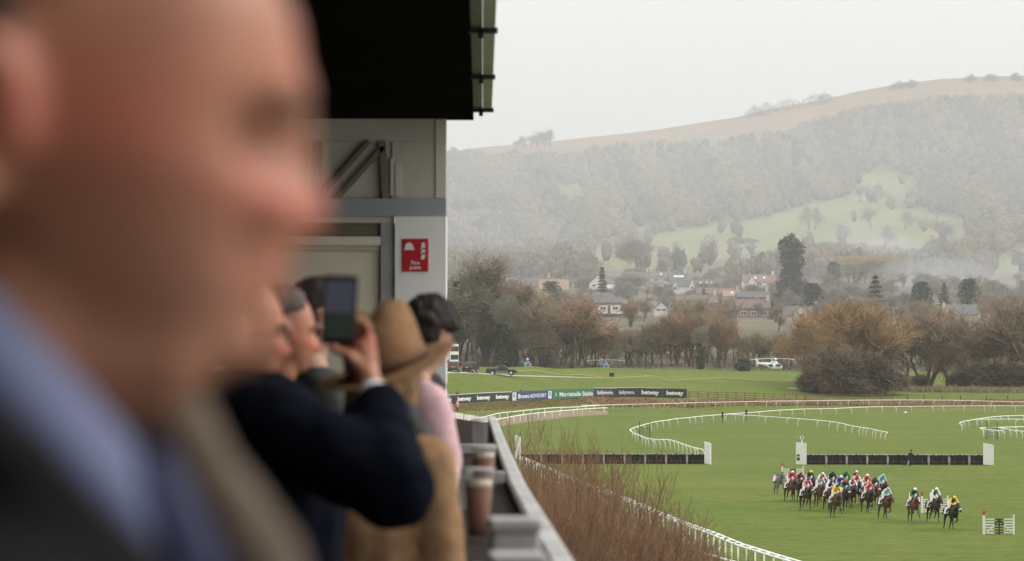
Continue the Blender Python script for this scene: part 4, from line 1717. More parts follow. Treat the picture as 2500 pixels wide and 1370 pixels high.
def house(px, base, Y, wpx, ev, rf, lab, wall='w', roof='g', gable=False, depth=8.0, yaw=0.0, wins=2, chim=1, rl=0, sink=3.0, floors=1, gables=()):
    """wpx wide, eaves ev px and ridge rf px above the base row; a plinth goes down into the slope"""
    if Y >= 1400:
        Y = hit(px, base, 1300).y
    k = Y / F
    x = (px - 1250) * k
    zb = zpy(base, Y)
    zg = zat(px, Y)
    t = thing('house', lab, 'house', (x, Y, zb), yaw)
    Wd, E, Rf = wpx * k, ev * k, rf * k
    dn = min(zg - zb, 0) - sink
    hw, hd = Wd / 2, depth / 2
    wl = MB()
    if gable:      # gable end faces the viewer
        wl.prism([(-hw, dn), (hw, dn), (hw, E), (0, Rf), (-hw, E)], -hd, hd)
    else:
        wl.prism([(-hd, dn), (hd, dn), (hd, E), (0, Rf), (-hd, E)], -hw, hw, 0, 'x')
    obj('wall', wl, WALLS[wall], t)
    ov = .35
    r = MB()
    if gable:
        sl_ = (Rf - E) / hw
        for s in (-1, 1):
            r.add([(0, -hd - ov, Rf + .05), (s * (hw + ov), -hd - ov, E - sl_ * ov + .05), (s * (hw + ov), hd + ov, E - sl_ * ov + .05), (0, hd + ov, Rf + .05),
                   (0, -hd - ov, Rf + .25), (s * (hw + ov), -hd - ov, E - sl_ * ov + .25), (s * (hw + ov), hd + ov, E - sl_ * ov + .25), (0, hd + ov, Rf + .25)],
                  [(0, 1, 2, 3), (4, 7, 6, 5), (0, 4, 5, 1), (2, 6, 7, 3), (1, 5, 6, 2)])
    else:
        sl_ = (Rf - E) / hd
        for s in (-1, 1):
            r.add([(-hw - ov, 0, Rf + .05), (-hw - ov, s * (hd + ov), E - sl_ * ov + .05), (hw + ov, s * (hd + ov), E - sl_ * ov + .05), (hw + ov, 0, Rf + .05),
                   (-hw - ov, 0, Rf + .25), (-hw - ov, s * (hd + ov), E - sl_ * ov + .25), (hw + ov, s * (hd + ov), E - sl_ * ov + .25), (hw + ov, 0, Rf + .25)],
                  [(0, 1, 2, 3), (4, 7, 6, 5), (0, 4, 5, 1), (2, 6, 7, 3), (1, 5, 6, 2)])
    ro = obj('roof', r, ROOFS[roof], t)
    for c in range(chim):
        cx = (hw - .8) * (1 if c == 0 else -1) if not gable else 0
        cy = 0 if not gable else hd * .5
        m = MB().box((cx, cy, Rf + .55), (.9, .7, 2.0))
        m.tube([(cx - .2, cy, Rf + 1.5), (cx - .2, cy, Rf + 2.0)], .13, 8).tube([(cx + .2, cy, Rf + 1.5), (cx + .2, cy, Rf + 2.0)], .13, 8)
        obj('chimney', m, WALLS['w' if wall == 'w' else 'c'], ro)
    for q in range(rl):
        u = -hw * .5 + Wd * .55 * (q + .5) / max(rl, 1)
        if not gable:
            yy = -hd * .5
            zz = E + (Rf - E) * .5 + .36
            a = math.atan2(Rf - E, hd)
            obj('rooflight', MB().box((u, yy, zz), (.9, 1.3, .08), (a, 0, 0)), M_SKYL, ro)
    for fl in range(floors):
        if gable:
            n = max(1, min(wins, int(Wd / 2.2)))
            for q in range(n):
                u = (q - (n - 1) / 2) * Wd / (n + .4)
                add_window(t, (u, -hd, E * (.5 if floors == 1 else (.25 + .5 * fl))), min(1.5, Wd / (n + 1.2)), min(1.4, E * .36 / floors + .3))
        elif wins:
            for q in range(wins):
                u = (q - (wins - 1) / 2) * Wd / (wins + .3)
                add_window(t, (u, -hd, E * (.5 if floors == 1 else (.25 + .5 * fl))), min(1.8, Wd / (wins + 1.5)), min(1.3, E * .45 / floors))
    for gx, gw, ge, gr, gwall in gables:      # gabled bays standing 1.2 m proud of the front
        a = gw * k / 2
        q = MB()
        q.prism([(gx * k - a, dn + .05), (gx * k + a, dn + .05), (gx * k + a, ge * k), (gx * k, gr * k), (gx * k - a, ge * k)], -hd - 1.2, -.3)
        b = obj('gable_bay', q, WALLS[gwall], t)
        s2 = (gr - ge) * k / a
        rr = MB()
        for s in (-1, 1):
            X = gx * k
            rr.add([(X, -hd - 1.45, gr * k + .05), (X + s * (a + .25), -hd - 1.45, ge * k - .25 * s2 + .05), (X + s * (a + .25), -.2, ge * k - .25 * s2 + .05), (X, -.2, gr * k + .05),
                    (X, -hd - 1.45, gr * k + .22), (X + s * (a + .25), -hd - 1.45, ge * k - .25 * s2 + .22), (X + s * (a + .25), -.2, ge * k - .25 * s2 + .22), (X, -.2, gr * k + .22)],
                   [(0, 1, 2, 3), (4, 7, 6, 5), (0, 4, 5, 1), (2, 6, 7, 3), (1, 5, 6, 2)])
        obj('bay_roof', rr, ROOFS[roof], b)
        add_window(t, (gx * k, -hd - 1.2, ge * k * .62), min(1.3, gw * k * .4), 1.2)
    return t


# upper row
house(1553, 697, 1290, 62, 12, 32, "long stone house with a grey slate roof right of the dark spruce", 'c', 'g', wins=3, chim=1, rl=1, depth=9)
house(1470, 716, 1200, 46, 24, 44, "white gabled house behind the dark spruce", 'w', 'g', True, wins=2, floors=2, chim=0, depth=10, yaw=R(-22))
house(1612, 690, 1310, 52, 12, 26, "brown stone house with two chimneys above the row of white gables", 'c', 'b', wins=2, chim=2, rl=1)
house(1655, 700, 1270, 46, 14, 32, "grey-roofed house with a strip of rooflights in the upper row", 'g', 'g', wins=1, chim=1, rl=4)
house(1598, 707, 1230, 40, 6, 18, "low grey roof with a small pale gable left in the upper row", 'g', 'g', wins=0, chim=0, gables=((-10, 10, 6, 18, 'c'),))
house(1663, 706, 1225, 44, 6, 18, "low dark roof with one white gable below the rooflight house", 'w', 'g', wins=0, chim=0, gables=((-16, 18, 3, 17, 'w'),))
house(1722, 706, 1225, 76, 4, 22, "grey-roofed terrace with three cream gables in a row", 'w', 'g', wins=0, chim=0, rl=3, gables=((-34, 16, 4, 24, 'w'), (-4, 20, 4, 19, 'w'), (18, 20, 4, 18, 'w')))
house(1852, 714, 1215, 78, 25, 42, "large white house with a pinkish tiled roof left of the giant evergreen", 'w', 'r', wins=3, chim=1, rl=2, floors=2, depth=9, gables=((-19, 20, 24, 40, 'w'),))
house(1989, 704, 1240, 26, 10, 20, "small pale house partly hidden right of the giant evergreen", 'w', 'g', wins=2, chim=0)
house(1985, 627, 1450, 34, 6, 15, "white low-gabled barn on the slope right of the giant evergreen's crown", 'w', 'g', True, wins=0, chim=0, depth=12)
house(2020, 632, 1460, 24, 8, 16, "small pale cottage in the smoke beside the low-gabled barn", 'w', 'g', wins=2, chim=1)
# middle row
house(1300, 712, 1180, 90, 10, 34, "dark slate-roofed house at the left with a white end sign", 'c', 'g', wins=1, chim=1, depth=9)
house(1237, 700, 1200, 24, 14, 32, "half-timbered white gable peeping above the left thicket", 'w', 'b', True, wins=1, chim=1)
house(1352, 716, 1150, 70, 8, 32, "broad orange-tiled house behind the squat cedar", 'c', 'o', wins=1, chim=0, depth=10)
house(1460, 742, 1080, 70, 6, 26, "wide dark roof below the white gabled house", 'c', 'g', wins=0, chim=0, gables=((6, 12, 4, 22, 'c'),))
house(1485, 765, 1015, 66, 25, 38, "dark-roofed house with two white dormer bays", 'b', 'g', wins=0, chim=0, depth=7, gables=())
house(1545, 768, 1020, 32, 14, 24, "small white-walled house half hidden by red-brown trees", 'w', 'b', wins=1, chim=0)
house(1613, 762, 1020, 30, 10, 24, "white gabled bungalow peeping through the red-brown trees", 'w', 'g', True, wins=2, chim=0)
house(1700, 748, 1050, 100, 8, 26, "long brown-roofed terrace behind the reddest treetops", 'b', 'b', wins=4, chim=1)
house(1745, 724, 1130, 90, 6, 20, "long low brown roof in the middle of the village", 'g', 'b', wins=2, chim=0)
house(1785, 732, 1090, 40, 8, 22, "orange-tiled house left of the double-storey brown house", 'c', 'o', wins=1, chim=1, rl=1)
house(1838, 746, 1060, 78, 20, 33, "two-storey house with a dark upper roof and a band of white windows", 'b', 'g', wins=4, chim=1, floors=1, depth=7)
house(1838, 778, 1010, 84, 25, 43, "brown-tiled long house with white framed windows in front", 'b', 'b', wins=3, chim=1, depth=8)
house(1955, 785, 990, 86, 14, 36, "pale house with a big cream gable and three tall windows", 'c', 'g', wins=0, chim=1, gables=((-2, 34, 24, 36, 'c'),))
house(1908, 780, 1000, 26, 8, 22, "small grey shed roof left of the big cream gable", 'g', 'g', wins=0, chim=0)
house(2137, 800, 930, 26, 14, 44, "narrow cream gable seen through the orange willow's branches", 'c', 'b', True, wins=1, chim=0)
house(2245, 800, 935, 130, 10, 48, "large plum-roofed house showing through the right-hand trees", 'b', 'r', wins=2, chim=1, gables=((-24, 18, 24, 40, 'c'),), depth=11)
house(2345, 775, 985, 74, 6, 30, "grey-blue tiled roof left of the tan gabled house", 'c', 'g', wins=1, chim=0, depth=10)
house(2352, 768, 1010, 36, 6, 32, "tan gabled house with a pot chimney on the right", 'c', 'b', True, wins=0, chim=1, depth=14, yaw=R(-38))
house(2392, 738, 1120, 24, 6, 20, "dark gable with white bargeboards at the right edge of the village", 'g', 'g', True, wins=0, chim=0)
house(2460, 770, 1050, 46, 16, 30, "pale rendered house veiled by smoke at the right edge", 'w', 'g', wins=2, chim=1)
house(1140, 765, 1020, 46, 14, 28, "white house glimpsed behind the rookery tree", 'w', 'g', wins=2, chim=1)
house(1225, 770, 1000, 40, 14, 26, "pale house glimpsed between rookery trunks", 'w', 'b', wins=2, chim=0)
house(1385, 750, 1040, 26, 8, 22, "little cream gable poking above rusty treetops", 'w', 'b', True, wins=0, chim=0)
# hill-side houses
house(1352, 553, 1900, 36, 8, 16, "lone white house in the hillside wood at the left", 'w', 'g', wins=3, chim=0)
house(1225, 588, 1750, 52, 6, 14, "long low house with white gables dim on the left slope", 'g', 'g', wins=0, chim=0, gables=((-22, 8, 6, 13, 'w'), (12, 8, 6, 13, 'w')))
house(1225, 412, 2560, 44, 8, 16, "faint tan house high on the left hillside", 'c', 'o', wins=3, chim=0)
house(1372, 416, 2550, 46, 8, 18, "faint red-roofed house high on the hillside below the skyline trees", 'w', 'r', wins=3, chim=1)
house(1415, 412, 2560, 34, 8, 16, "faint white house right of the red-roofed one high on the hill", 'w', 'g', wins=3, chim=0)
house(1450, 388, 2650, 24, 6, 14, "tiny white house closest to the heath at the left", 'w', 'g', wins=2, chim=0)
house(1524, 370, 2690, 22, 5, 11, "tiny grey house at the edge of the heath", 'g', 'g', wins=2, chim=0)

# two white dormer bays and a garden parasol
dk = 1015 / F
hh = [o for o in bpy.data.objects if o.get('label') == "dark-roofed house with two white dormer bays"][0]
for dx in (-14, 16):
    d = MB().prism([((dx - 12) * dk, -.2), ((dx + 12) * dk, -.2), ((dx + 12) * dk, 19 * dk), ((dx - 12) * dk, 19 * dk)], -4.9, -1)
    b = obj('dormer', d, M_WALLW, hh)
    add_window(b, (dx * dk, -4.9, 12 * dk), 1.9, 1.1)
bk = hh
p = hit(1520, 772, 900)
zz = zpy(772, 985)
t = thing('garden_parasol', "white garden parasol beside the house with two white dormers", 'parasol', Vector(((1520 - 1250) / F * 985, 985, zz - 1.2)))
pm = MB()
n = 8
vs = [(0, 0, 3.0)] + [(1.8 * math.cos(2 * PI * k / n), 1.8 * math.sin(2 * PI * k / n), 2.1) for k in range(n)]
pm.add(vs, [(0, 1 + k, 1 + (k + 1) % n) for k in range(n)])
obj('canopy', pm, M_WALLW, t)
obj('pole', MB().tube([(0, 0, -1.5), (0, 0, 3.0)], .05, 6), M_WALLW, t)
# ------------------------------------------------------------------ vehicles on the landing field
M_CARB = mat("dark_car_paint", (.032, .031, .034), .25, 0, 1, 0, .6)
M_CARG = mat("grey_van_paint", (.085, .088, .095), .3, 0, 1, 0, .6)
M_TYRE = mat("tyre_rubber", (.02, .02, .02), .9)
M_RIM = mat("alloy_rim", (.55, .55, .55), .35, 0, 1, .6)
M_SILL = mat("brown_sill", (.20, .145, .115), .5)  # plain brown for the band low on the doors
M_GLS = mat("car_glass", (.03, .035, .04), .08, 0, 1, 0, .8)
M_PLATE = mat("yellow_plate", (.75, .55, .06), .5)
M_TAIL = mat("tail_lamp", (.45, .03, .03), .3)
M_HEADL = mat("head_lamp", (.75, .77, .8), .15)
M_BUSW = mat("bus_white", (.72, .72, .72), .35)
M_SILVER = mat("silver_trim", (.5, .5, .5), .4)


def bevel(o, w_=.04, seg=2):
    b = o.modifiers.new("bevel", 'BEVEL')
    b.width = w_
    b.segments = seg
    b.limit_method = 'ANGLE'
    return o


def wheel(t, x, y, r=.38, w_=.25):
    M = Matrix.Rotation(R(90), 3, 'X')
    o = obj('wheel', MB().lathe([(r * .7, -w_ / 2), (r * .97, -w_ / 2), (r, -w_ / 3), (r, w_ / 3), (r * .97, w_ / 2), (r * .7, w_ / 2)], (x, y, r), 20, 0, M), M_TYRE, t, True)
    s = -1 if y < 0 else 1
    m = MB().lathe([(r * .66, 0), (r * .62, .03), (.05, .05)], (x, y + s * w_ * .48, r), 16, 0, Matrix.Rotation(R(-90 if s > 0 else 90), 3, 'X'))
    obj('rim', m, M_RIM, o, True)
    return o


def pickup():
    g = hit(1225, 917)
    t = thing('pickup_truck', "dark double-cab pickup truck driving right on the pale track", 'pickup truck', g, R(-4))
    t.scale = (1.1, 1.1, 1.1)
    L = 2.65
    # lower body with wheel arches (x forward)
    low = [(-L, .62), (-L, 1.12), (-.62, 1.15), (1.05, 1.12), (2.2, 1.06), (2.55, .95), (2.65, .7), (2.62, .45), (2.2, .42)]
    for a in np.linspace(0, PI, 9):
        low.append((1.68 + .47 * math.cos(a), .42 + .42 * math.sin(a)))
    low += [(1.2, .40), (-1.1, .40)]
    for a in np.linspace(0, PI, 9):
        low.append((-1.58 + .47 * math.cos(a), .42 + .42 * math.sin(a)))
    low += [(-2.1, .46), (-2.6, .5)]
    bevel(obj('body', MB().prism(low, -.92, .92), M_CARB, t), .05)
    cab = [(-.72, 1.14), (-.60, 1.78), (-.35, 1.84), (.45, 1.82), (1.12, 1.13)]
    bevel(obj('cab', MB().prism(cab, -.80, .80), M_CARB, t), .06)
    for s in (-1, 1):
        y = s * .815
        obj('window', MB().prism([(-.58, 1.2), (-.50, 1.70), (-.02, 1.72), (-.02, 1.2)], y - .01, y + .01), M_GLS, t)
        obj('window', MB().prism([(.06, 1.2), (.06, 1.72), (.42, 1.70), (.92, 1.2)], y - .01, y + .01), M_GLS, t)
        obj('side_step', MB().box((.05, s * .93, .42), (2.2, .14, .07)), M_SILVER, t)
        obj('mirror', MB().box((.92, s * .98, 1.25), (.12, .2, .16)), M_CARB, t)
        obj('headlight', MB().box((2.45, s * .72, .88), (.3, .35, .16), (0, .25, 0)), M_HEADL, t)
        obj('tail_light', MB().box((-2.655, s * .82, .92), (.03, .14, .3)), M_TAIL, t)
        for x in (1.68, -1.58):
            wheel(t, x, s * .80, .40)
    obj('windscreen', MB().add([(.52, -.72, 1.78), (.52, .72, 1.78), (1.08, .74, 1.17), (1.08, -.74, 1.17)], [(0, 1, 2, 3)]), M_GLS, t, loc=(.03, 0, .02))
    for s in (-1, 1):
        obj('door_panel', MB().box((.05, s * .925, .66), (2.1, .02, .34)), M_SILL, t)
    bed = MB().box((-1.66, 0, 1.19), (1.9, 1.7, .10))
    obj('bed_cover', bed, M_DARK, t)
    obj('roof_bar', MB().tube([(-.8, -.75, 1.15), (-.68, -.72, 1.62), (-.68, .72, 1.62), (-.8, .75, 1.15)], .035, 6), M_SILVER, t)
    obj('bumper', MB().box((2.6, 0, .52), (.2, 1.75, .22)).box((-2.68, 0, .55), (.16, 1.7, .16)), M_DARK, t)


pickup()


def van(px, py, yaw, lab, paint):
    g = hit(px, py)
    t = thing('van', lab, 'van', g, yaw, "dark vans parked on the landing field")
    # x forward; rear faces -x
    prof = [(-2.45, .45), (-2.48, 1.0), (-2.36, 1.88), (-2.2, 1.97), (.9, 1.97), (1.2, 1.85), (1.75, 1.25), (2.4, 1.02), (2.55, .75), (2.5, .35), (-2.3, .35)]
    bevel(obj('body', MB().prism(prof, -.96, .96), paint, t), .09, 3)
    obj('rear_window', MB().box((-2.44, 0, 1.5), (.05, 1.45, .56), (0, .137, 0)), M_GLS, t)
    for s in (-1, 1):
        obj('window', MB().box((-1.0, s * .965, 1.5), (2.1, .02, .5)), M_GLS, t)
        obj('window', MB().prism([(.35, 1.25), (.35, 1.75), (.95, 1.75), (1.45, 1.25)], s * .965 - .01, s * .965 + .01), M_GLS, t)
        obj('tail_light', MB().box((-2.44, s * .87, 1.22), (.10, .16, .62)), M_TAIL, t)
        for x in (1.6, -1.5):
            wheel(t, x, s * .84, .34)
        obj('mirror', MB().box((1.25, s * 1.08, 1.3), (.12, .2, .24)), M_DARK, t)
    obj('number_plate', MB().box((-2.50, 0, .98), (.03, .54, .14)), M_PLATE, t)
    obj('bumper', MB().box((-2.50, 0, .52), (.16, 1.84, .26)), M_DARK, t)
    return t


van(1109, 908.5, R(86), "grey van seen from behind, nearer the pink sleeve", M_CARG)
van(1149, 909.5, R(74), "black van seen from behind, its left side showing, nearest the pickup truck", M_CARB)


def bus():
    g = hit(1100, 900)
    g = G(1094, g.y + 14)
    t = thing('double_decker_bus', "black and white double-decker bus behind the parked vans", 'bus', g, R(82))
    prof = [(-5.2, .35), (-5.25, 2.2), (-5.15, 4.1), (-4.9, 4.32), (4.9, 4.32), (5.2, 4.0), (5.3, .35)]
    bevel(obj('body', MB().prism(prof, -1.25, 1.25), M_BUSW, t), .12, 3)
    obj('rear_window', MB().box((-5.21, 0, 3.35), (.08, 2.1, 1.15), (0, .05, 0)), M_GLS, t)
    obj('rear_panel', MB().box((-5.24, .45, 1.75), (.06, 1.0, .9)), M_BLACK, t)
    obj('engine_cover', MB().box((-5.26, 0, .85), (.06, 2.0, .7)), M_DARK, t)
    for s in (-1, 1):
        obj('window_band', MB().box((0, s * 1.255, 3.35), (9.6, .02, .95)), M_GLS, t)
        obj('window_band', MB().box((0, s * 1.255, 1.75), (9.4, .02, .95)), M_GLS, t)
        obj('tail_light', MB().box((-5.27, s * 1.08, 1.2), (.05, .14, .7)), M_TAIL, t)
        for x in (3.4, -2.6):
            wheel(t, x, s * 1.08, .48, .3)


bus()

# ------------------------------------------------------------------ helicopters
M_HW = mat("helicopter_white", (.78, .78, .78), .3, 0, 1, 0, .5)
M_HB = mat("helicopter_blue", (.06, .11, .27), .3, 0, 1, 0, .5)
M_HLB = mat("helicopter_pale_blue", (.28, .38, .50), .3, 0, 1, 0, .5)
M_BLADE = mat("rotor_blade", (.42, .41, .40), .5)
M_ROTW = mat("pale_rotor_blade", (.70, .70, .68), .5)


def helicopter(px, Y, yaw, lab, m1, m2, blade_m, blades=2, rot=0, big=1.0, span=5.1):
    g = G(px, Y)
    t = thing('helicopter', lab, 'helicopter', g, yaw, "helicopters on the landing field")
    t.scale = (big,) * 3
    b = MB()
    b.ell((.9, 0, 1.35), (2.0, .85, .82), 18, 12)
    b.ell((-.6, 0, 1.55), (1.9, .75, .70), 16, 10)
    b.cap((-1.4, 0, 1.75), .52, (-6.4, 0, 2.1), .16, 12)
    b.ell((-.1, 0, 2.25), (1.35, .50, .40), 14, 9)
    me = remesh('fuselage', b, [m1, m2], .09, 4, lambda c: 1 if c.z > 1.95 else 0)
    obj('fuselage', me, None, t)
    gl = MB()
    gl.ell((1.75, 0, 1.55), (1.10, .76, .55), 16, 10)
    obj('windscreen', gl, M_GLS, t, True)
    for s in (-1, 1):
        obj('window', MB().box((.35, s * .83, 1.62), (.7, .06, .5)), M_GLS, t)
        obj('window', MB().box((-.55, s * .77, 1.65), (.6, .06, .45)), M_GLS, t)
    f = MB().prism([(-6.0, 2.1), (-6.9, 3.2), (-7.2, 3.2), (-6.8, 2.0), (-6.9, 1.3), (-6.6, 1.3)], -.05, .05)
    obj('tail_fin', f, m2, t)
    obj('tailplane', MB().box((-5.3, 0, 2.0), (.6, 2.4, .06)), m2, t)
    obj('tail_rotor', MB().box((-6.6, .22, 2.3), (.14, .04, 1.8), (0, .6, 0)), M_BLADE, t)
    obj('mast', MB().tube([(0, 0, 2.4), (0, 0, 3.15)], [.16, .10], 10).lathe([(.26, 0), (.30, .08), (.2, .2)], (0, 0, 2.98), 12), M_BLADE, t, True)
    for k in range(blades):
        a = rot + 2 * PI * k / blades
        M = Matrix.Rotation(a, 3, 'Z')
        q = MB()
        pts = []
        for i in range(9):
            u = i / 8
            r_ = .2 + (span - .2) * u
            z = 3.12 + .10 * u - .38 * u * u
            pts.append((r_, z))
        for (r0, z0), (r1, z1) in zip(pts, pts[1:]):
            q.beam(M @ Vector((r0, 0, z0)), M @ Vector((r1 + .01, 0, z1)), .42, .17)
        obj('rotor_blade', q, blade_m, t)
    sk = MB()
    for s in (-1, 1):
        sk.tube([(-1.3, s * .95, .12), (1.6, s * .95, .12), (2.0, s * .95, .3)], .07, 6)
        for x in (-.7, 1.0):
            sk.tube([(x, s * .95, .12), (x, s * .5, .75)], .05, 6)
    obj('skid', sk, M_DARK, t)
    return t


helicopter(1890, 738, R(-62), "white helicopter with wide pale rotor left of the orange willow", M_HW, M_HW, M_ROTW, 4, R(62), 1.22, 4.9)
helicopter(1288, 680, R(-80), "blue and pale blue helicopter half hidden by the grass crest behind the pickup", M_HLB, M_HB, M_BLADE, 2, R(170), 1.0)
helicopter(1478, 715, R(-78), "blue helicopter half hidden by the grass crest near the equipment case", M_HLB, M_HB, M_BLADE, 2, R(55), 1.0)
helicopter(2418, 752, R(-10), "helicopter hidden by dark scrub at the right with only pale rotor blades clear", M_HW, M_HB, M_ROTW, 2, R(8), .8)

# ------------------------------------------------------------------ small figures
M_SKIN = mat("skin", (.46, .27, .20), .6, .06, 10)
M_HAIRD = mat("dark_hair", (.025, .018, .014), .8)


def small_person(name, lab, p, yaw, joints, cl, group=None, voxel=.028):
    """joints: named points; cl: list of (part name, material, list of (a, ra, b, rb)) clothing pieces"""
    J = joints
    b = MB()
    b.ell(J['head'], (.10, .085, .125), 12, 9)
    b.cap(J['head'], .055, J['neck'], .06)
    b.cap(J['neck'], .08, J['chest'], .13)
    b.cap(J['chest'], .14, J['hip'], .13)
    for s in 'lr':
        b.cap(J['neck'], .07, J['sh' + s], .06)
        b.cap(J['sh' + s], .052, J['el' + s], .042)
        b.cap(J['el' + s], .042, J['ha' + s], .03)
        b.ell(J['ha' + s], (.05, .04, .05), 8, 6)
        b.cap(J['hip'], .11, J['kn' + s], .065)
        b.cap(J['kn' + s], .06, J['fo' + s], .045)
        f = Vector(J['fo' + s])
        b.cap(f, .045, f + Vector((.14, 0, -.02)), .035)
    me = remesh(name, b, [M_SKIN], voxel, 2)
    t = obj(name, me, None)
    t.location = p
    t.rotation_euler = (0, 0, yaw)
    tag(t, lab, 'person', group)
    for nm, m, caps in cl:
        q = MB()
        for a, ra, c, rb in caps:
            q.cap(J[a] if isinstance(a, str) else a, ra, J[c] if isinstance(c, str) else c, rb)
        obj(nm, remesh(nm, q, [m], voxel, 2), None, t)
    return t


M_NAVY = mat("navy_cloth", (.012, .015, .026), .85, .25, 12)
M_NAVY2 = mat("dark_navy_cloth", (.017, .018, .024), .85, .25, 12)
M_PINKR = mat("red_pink_cloth", (.62, .16, .17), .8, .2, 8, col2=(.75, .45, .42))
run = dict(head=(.34, 0, 1.60), neck=(.24, 0, 1.42), chest=(.14, 0, 1.22), hip=(0, 0, .92), shl=(.24, .18, 1.36), shr=(.24, -.18, 1.36), ell=(.02, .26, 1.12), elr=(.40, -.24, 1.12),
           hal=(.22, .22, .98), har=(.55, -.18, 1.26), knl=(.30, .09, .55), knr=(-.18, -.09, .52), fol=(.18, .09, .06), **{'for': (-.50, -.09, .16)})
small_person('person', "man in dark jacket and trousers running right past the right-hand hurdles", hit(2218, 1139), R(8), run, [
    ('jacket', M_NAVY2, [('neck', .10, 'chest', .19), ('chest', .19, 'hip', .18), ('neck', .09, 'shl', .085), ('neck', .09, 'shr', .085), ('shl', .08, 'ell', .07), ('shr', .08, 'elr', .07), ('ell', .07, 'hal', .05), ('elr', .07, 'har', .05)]),
    ('trousers', M_NAVY, [('hip', .15, 'knl', .09), ('hip', .15, 'knr', .09), ('knl', .085, 'fol', .07), ('knr', .085, 'for', .07)]),
    ('hair', M_HAIRD, [((.33, 0, 1.66), .105, (.28, 0, 1.64), .10)]),
])
stand = dict(head=(.02, 0, 1.62), neck=(0, 0, 1.45), chest=(0, 0, 1.28), hip=(0, 0, .92), shl=(0, .2, 1.40), shr=(0, -.2, 1.40), ell=(.05, .28, 1.12), elr=(.05, -.28, 1.12),
             hal=(.22, .24, .98), har=(.22, -.24, .98), knl=(.02, .1, .5), knr=(.02, -.1, .5), fol=(0, .1, .05), **{'for': (0, -.1, .05)})
small_person('person', "attendant in red and pale pink standing in front of the leftmost charcoal boards", hit(1117, 1004), R(150), stand, [
    ('coat', M_PINKR, [('neck', .12, 'chest', .22), ('chest', .22, 'hip', .23), ('hip', .23, (0, 0, .78), .22), ('shl', .09, 'ell', .08), ('shr', .09, 'elr', .08), ('ell', .08, 'hal', .06), ('elr', .08, 'har', .06), ('neck', .1, 'shl', .1), ('neck', .1, 'shr', .1)]),
    ('trousers', M_NAVY, [('hip', .15, 'knl', .09), ('hip', .15, 'knr', .09), ('knl', .085, 'fol', .07), ('knr', .085, 'for', .07)]),
    ('hood', M_PINKR, [((0, 0, 1.66), .12, (-.03, 0, 1.60), .12)]),
])
for px, row, lab in ((1117, 955, "dark-clad photographer peering over the charcoal boards at the left"), (1271, 950.5, "dark-clad photographer whose head shows above the blue board")):
    Yb = hit(px, bbot(px), 440, 620).y + 2.2
    zt = zpy(row, Yb)
    g = G(px, Yb)
    o = small_person('person', lab, (g.x, g.y, g.z), R(-80), stand, [
        ('jacket', M_BLACK, [('neck', .13, 'chest', .24), ('chest', .24, 'hip', .22), ('shl', .1, 'ell', .09), ('shr', .1, 'elr', .09), ('ell', .085, 'hal', .06), ('elr', .085, 'har', .06), ('neck', .11, 'shl', .11), ('neck', .11, 'shr', .11)]),
        ('trousers', M_NAVY, [('hip', .15, 'knl', .09), ('hip', .15, 'knr', .09), ('knl', .085, 'fol', .07), ('knr', .085, 'for', .07)]),
        ('hat', M_BLACK, [((0, 0, 1.67), .125, (-.02, 0, 1.62), .12)])], "photographers behind the boards")
    o.scale = (1.1, 1.1, max(.6, (zt - g.z) / 1.79))

# ------------------------------------------------------------------ racehorses
COATS = {
    'bay': mat("bay_coat", (.085, .036, .020), .5, .25, 3), 'dark': mat("dark_bay_coat", (.032, .018, .013), .5, .25, 3),
    'brown': mat("brown_coat", (.052, .026, .016), .5, .25, 3), 'chestnut': mat("chestnut_coat", (.13, .050, .024), .5, .25, 3),
    'grey': mat("grey_coat", (.17, .165, .16), .6, .35, 4), 'black': mat("black_coat", (.020, .015, .013), .45, .2, 3),
}
M_MANE = mat("black_mane", (.014, .011, .010), .8)
M_LEGD = mat("dark_legs", (.018, .014, .012), .6)
M_HOOF = mat("hoof", (.02, .018, .016), .6)
M_CLOTHW = mat("white_number_cloth", (.72, .72, .72), .8)
M_TACK = mat("leather_tack", (.03, .018, .012), .5)
M_NOSEB = mat("sheepskin_noseband", (.70, .68, .62), .95)


def leg_pts(top, lens, angs):
    p = Vector(top)
    out = [p.copy()]
    for L, a in zip(lens, angs):
        p = p + Vector((math.sin(R(a)) * L, 0, -math.cos(R(a)) * L))
        out.append(p.copy())
    return out


